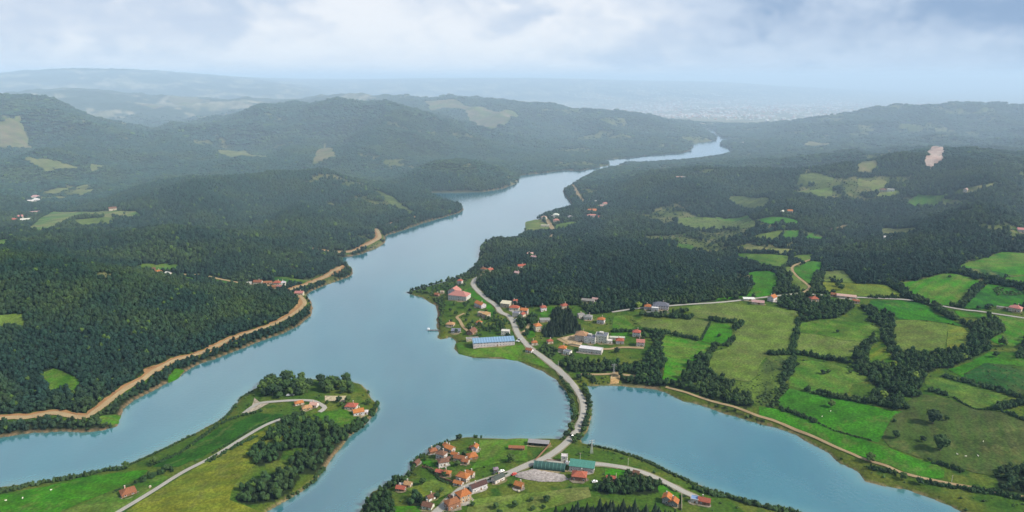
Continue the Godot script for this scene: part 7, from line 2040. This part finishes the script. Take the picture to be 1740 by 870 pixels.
func hay_bale(x: float, z: float, size: float, label: String) -> void:
	var o := thing("hay_bale", "hay bale", label, x, z, roll.randf() * TAU)
	var c := CylinderMesh.new()
	c.top_radius = size / 2.0
	c.bottom_radius = size / 2.0
	c.height = size
	c.radial_segments = 18
	var b := part("bale", c, plain("hay", Color(0.50, 0.44, 0.30), 1.0, 1.0), o, Vector3(0, size / 2.0 + 0.3, 0))
	b.rotation.x = PI / 2
	for s in [-0.3, 0.0, 0.3]:
		var t := CylinderMesh.new()
		t.top_radius = size / 2.0 + 0.02
		t.bottom_radius = size / 2.0 + 0.02
		t.height = 0.08
		part("twine", t, plain("twine", Color(0.62, 0.60, 0.52), 0.8), b, Vector3(0, s * size, 0))


func fence_wall(flat: Array, tall: float, label: String) -> void:
	var p := points(flat)
	var o := thing("garden_wall", "wall", label, p[0].x, p[0].y, 0.0)
	var c := Color(0.34, 0.19, 0.12)
	if label.begins_with("cream") or label.begins_with("pale"):
		c = Color(0.60, 0.55, 0.42)
	elif label.begins_with("white"):
		c = Color(0.74, 0.73, 0.70)
	var m := plain("fence" + c.to_html(), c, 0.9, 2.0)
	for k in p.size() - 1:
		var n := maxi(1, int(p[k].distance_to(p[k + 1]) / 2.6))
		for s in n:
			var a := p[k].lerp(p[k + 1], float(s) / n)
			var b := p[k].lerp(p[k + 1], float(s + 1) / n)
			var st := begin()
			var l := a.distance_to(b)
			box(st, Vector3(0.03, -0.8, -0.12), Vector3(l - 0.03, tall, 0.12))
			box(st, Vector3(-0.16, -0.8, -0.18), Vector3(0.16, tall + 0.15, 0.18))
			part("panel", st.commit(), m, o, Vector3(a.x - p[0].x, ground(a.x, a.y) + 0.35 - o.position.y, a.y - p[0].y), -(b - a).angle())


func distant_town() -> void:
	# the town on the plain beyond the dam: a mass of small pale houses
	var st := begin()
	box(st, Vector3(-0.5, 0, -0.5), Vector3(0.5, 1, 0.5))
	slab(st, Vector3(-0.55, 0.98, 0.55), Vector3(0.55, 0.98, 0.55), Vector3(0.55, 1.45, 0), Vector3(-0.55, 1.45, 0), -0.05)
	slab(st, Vector3(0.55, 0.98, -0.55), Vector3(-0.55, 0.98, -0.55), Vector3(-0.55, 1.45, 0), Vector3(0.55, 1.45, 0), -0.05)
	var mm := MultiMesh.new()
	mm.transform_format = MultiMesh.TRANSFORM_3D
	mm.use_colors = true
	mm.mesh = st.commit()
	var buffer := PackedFloat32Array()
	var n := 0
	while n < 4200:
		var a := roll.randf_range(0.10, 0.56) + roll.randfn() * 0.03
		var r := 5600.0 + absf(roll.randfn()) * 3600.0 + roll.randf() * 900.0
		var x := r * sin(a)
		var z := -r * cos(a)
		if patchy.get_noise_2d(x * 0.07, z * 0.07 + 400.0) + roll.randf_range(-0.2, 0.2) < 0.02 or r > 15000.0:
			if roll.randf() < 0.93:
				continue
		n += 1
		var w := roll.randf_range(9, 22)
		var h := roll.randf_range(5, 9)
		var turn := roll.randf() * TAU
		var c := cos(turn) * w
		var s := sin(turn) * w
		var col: Color = [Color(0.44, 0.42, 0.38), Color(0.40, 0.34, 0.28), Color(0.35, 0.19, 0.13), Color(0.5, 0.5, 0.48)][roll.randi() % 4]
		buffer.append_array(PackedFloat32Array([c, 0.0, s, x, 0.0, h, 0.0, ground(x, z) - 0.5, -s, 0.0, c, z, col.r, col.g, col.b, 1.0]))
	mm.instance_count = n
	mm.buffer = buffer
	var o := MultiMeshInstance3D.new()
	o.name = "distant_town"
	o.multimesh = mm
	var m := StandardMaterial3D.new()
	m.vertex_color_use_as_albedo = true
	m.roughness = 0.9
	o.material_override = m
	o.set_meta("kind", "stuff")
	o.set_meta("category", "town")
	o.set_meta("label", "pale town spread over the plain beyond the lake's far end")
	add_child(o)


func details() -> void:
	pylon(64.9, -507, 12.5, 20, "grey lattice power pylon on the pond bank beside the causeway")
	pylon(105.4, -663.8, 11.5, 0, "grey lattice power pylon on the orange bank above the pond")
	pole(54.1, -492.2, 8, "pale concrete pole at the shore road near the white block house")
	pole(91.5, -487.7, 7, "wooden pole on the pond bank right of the teal hall")
	pole(48.8, -679.1, 9, "pale pole beside the main road above the causeway")
	pole(332.8, -465.2, 6, "wooden pole by the end of the pond path")
	pole(15.1, -470.1, 6, "lamp post at the edge of the concrete yard")
	jetty(-89.8, -801.2, -104, -802.1)
	car(1.7, -470.2, 0, 35, "small red car parked on the corner of the concrete yard")
	car(-7.8, -474.7, 1, 30, "white car on the main road beside the mauve kiosk")
	car(-13.2, -472.2, 2, 60, "dark car parked behind the mauve kiosk")
	car(5.4, -821.4, 1, 40, "white car parked at the bend by the grey flat block")
	car(3.5, -811.6, 2, 50, "dark car on the main road in the upper village")
	car(6.3, -749.6, 1, -20, "white car parked at the right end of the long blue hall")
	car(8.5, -754.6, 3, -20, "silver car parked beside the white car at the blue hall")
	car(43.9, -488.6, 3, 5, "silver car beside the white block house")
	car(61.9, -459.3, 1, 10, "white van in the yard right of the red hip roofed house")
	car(-210.2, -607.9, 2, 10, "dark car under the peninsula grove")
	car(-213.7, -608, 3, 10, "silver car under the peninsula grove left of the dark one")
	car(51.1, -537.3, 2, 120, "dark car on the causeway")
	sheep(385.7, -511.1, "white sheep standing furthest up the dull pasture")
	sheep(356.4, -497.3, "white sheep on the left of the dull pasture")
	sheep(361, -494, "white sheep in the middle of the dull pasture")
	sheep(370.3, -493.4, "white sheep on the right of the dull pasture")
	sheep(-341.3, -453.4, "white sheep in the brilliant meadow by the lake hedge")
	sheep(-355.1, -442.9, "white sheep at the left of the brilliant meadow")
	sheep(-365.3, -440.2, "white sheep close to the left edge of the brilliant meadow")
	sheep(277.2, -563.8, "white sheep in the large meadow above the pond path")
	sheep(288.1, -571.4, "white sheep under the lone tree above the pond path")
	hay_bale(-267.5, -453.1, 1.6, "round pale hay bale right of the rust roofed hut")
	hay_bale(5.1, -446.7, 1.5, "pale hay bale beside the lone orange house")
	fence_wall([17.9, -491.1, 32.5, -522.7], 1.2, "brown timber yard fence running from the grey shed to the road")
	fence_wall([27.6, -492.9, 38.3, -491.9], 1, "low orange brick wall at the road fork")
	fence_wall([-70.9, -487.8, -60.5, -480.2], 1.4, "brick garden wall below the lake garden")
	fence_wall([-55, -467.8, -44, -460], 1.4, "brick yard wall in front of the lower house row")
	fence_wall([77.7, -458.8, 79.6, -470.8], 1.8, "cream garden wall beside the low red shed")
	fence_wall([119, -426, 124.2, -447.3], 1.6, "cream garden wall right of the twin orange roofed house")
	fence_wall([168.7, -826.8, 196.4, -820.7], 1.8, "white garden wall of the large slate roofed villa")
	fence_wall([63.8, -735.8, 79.3, -730.7], 1.6, "pale retaining wall under the building site")
	distant_town()
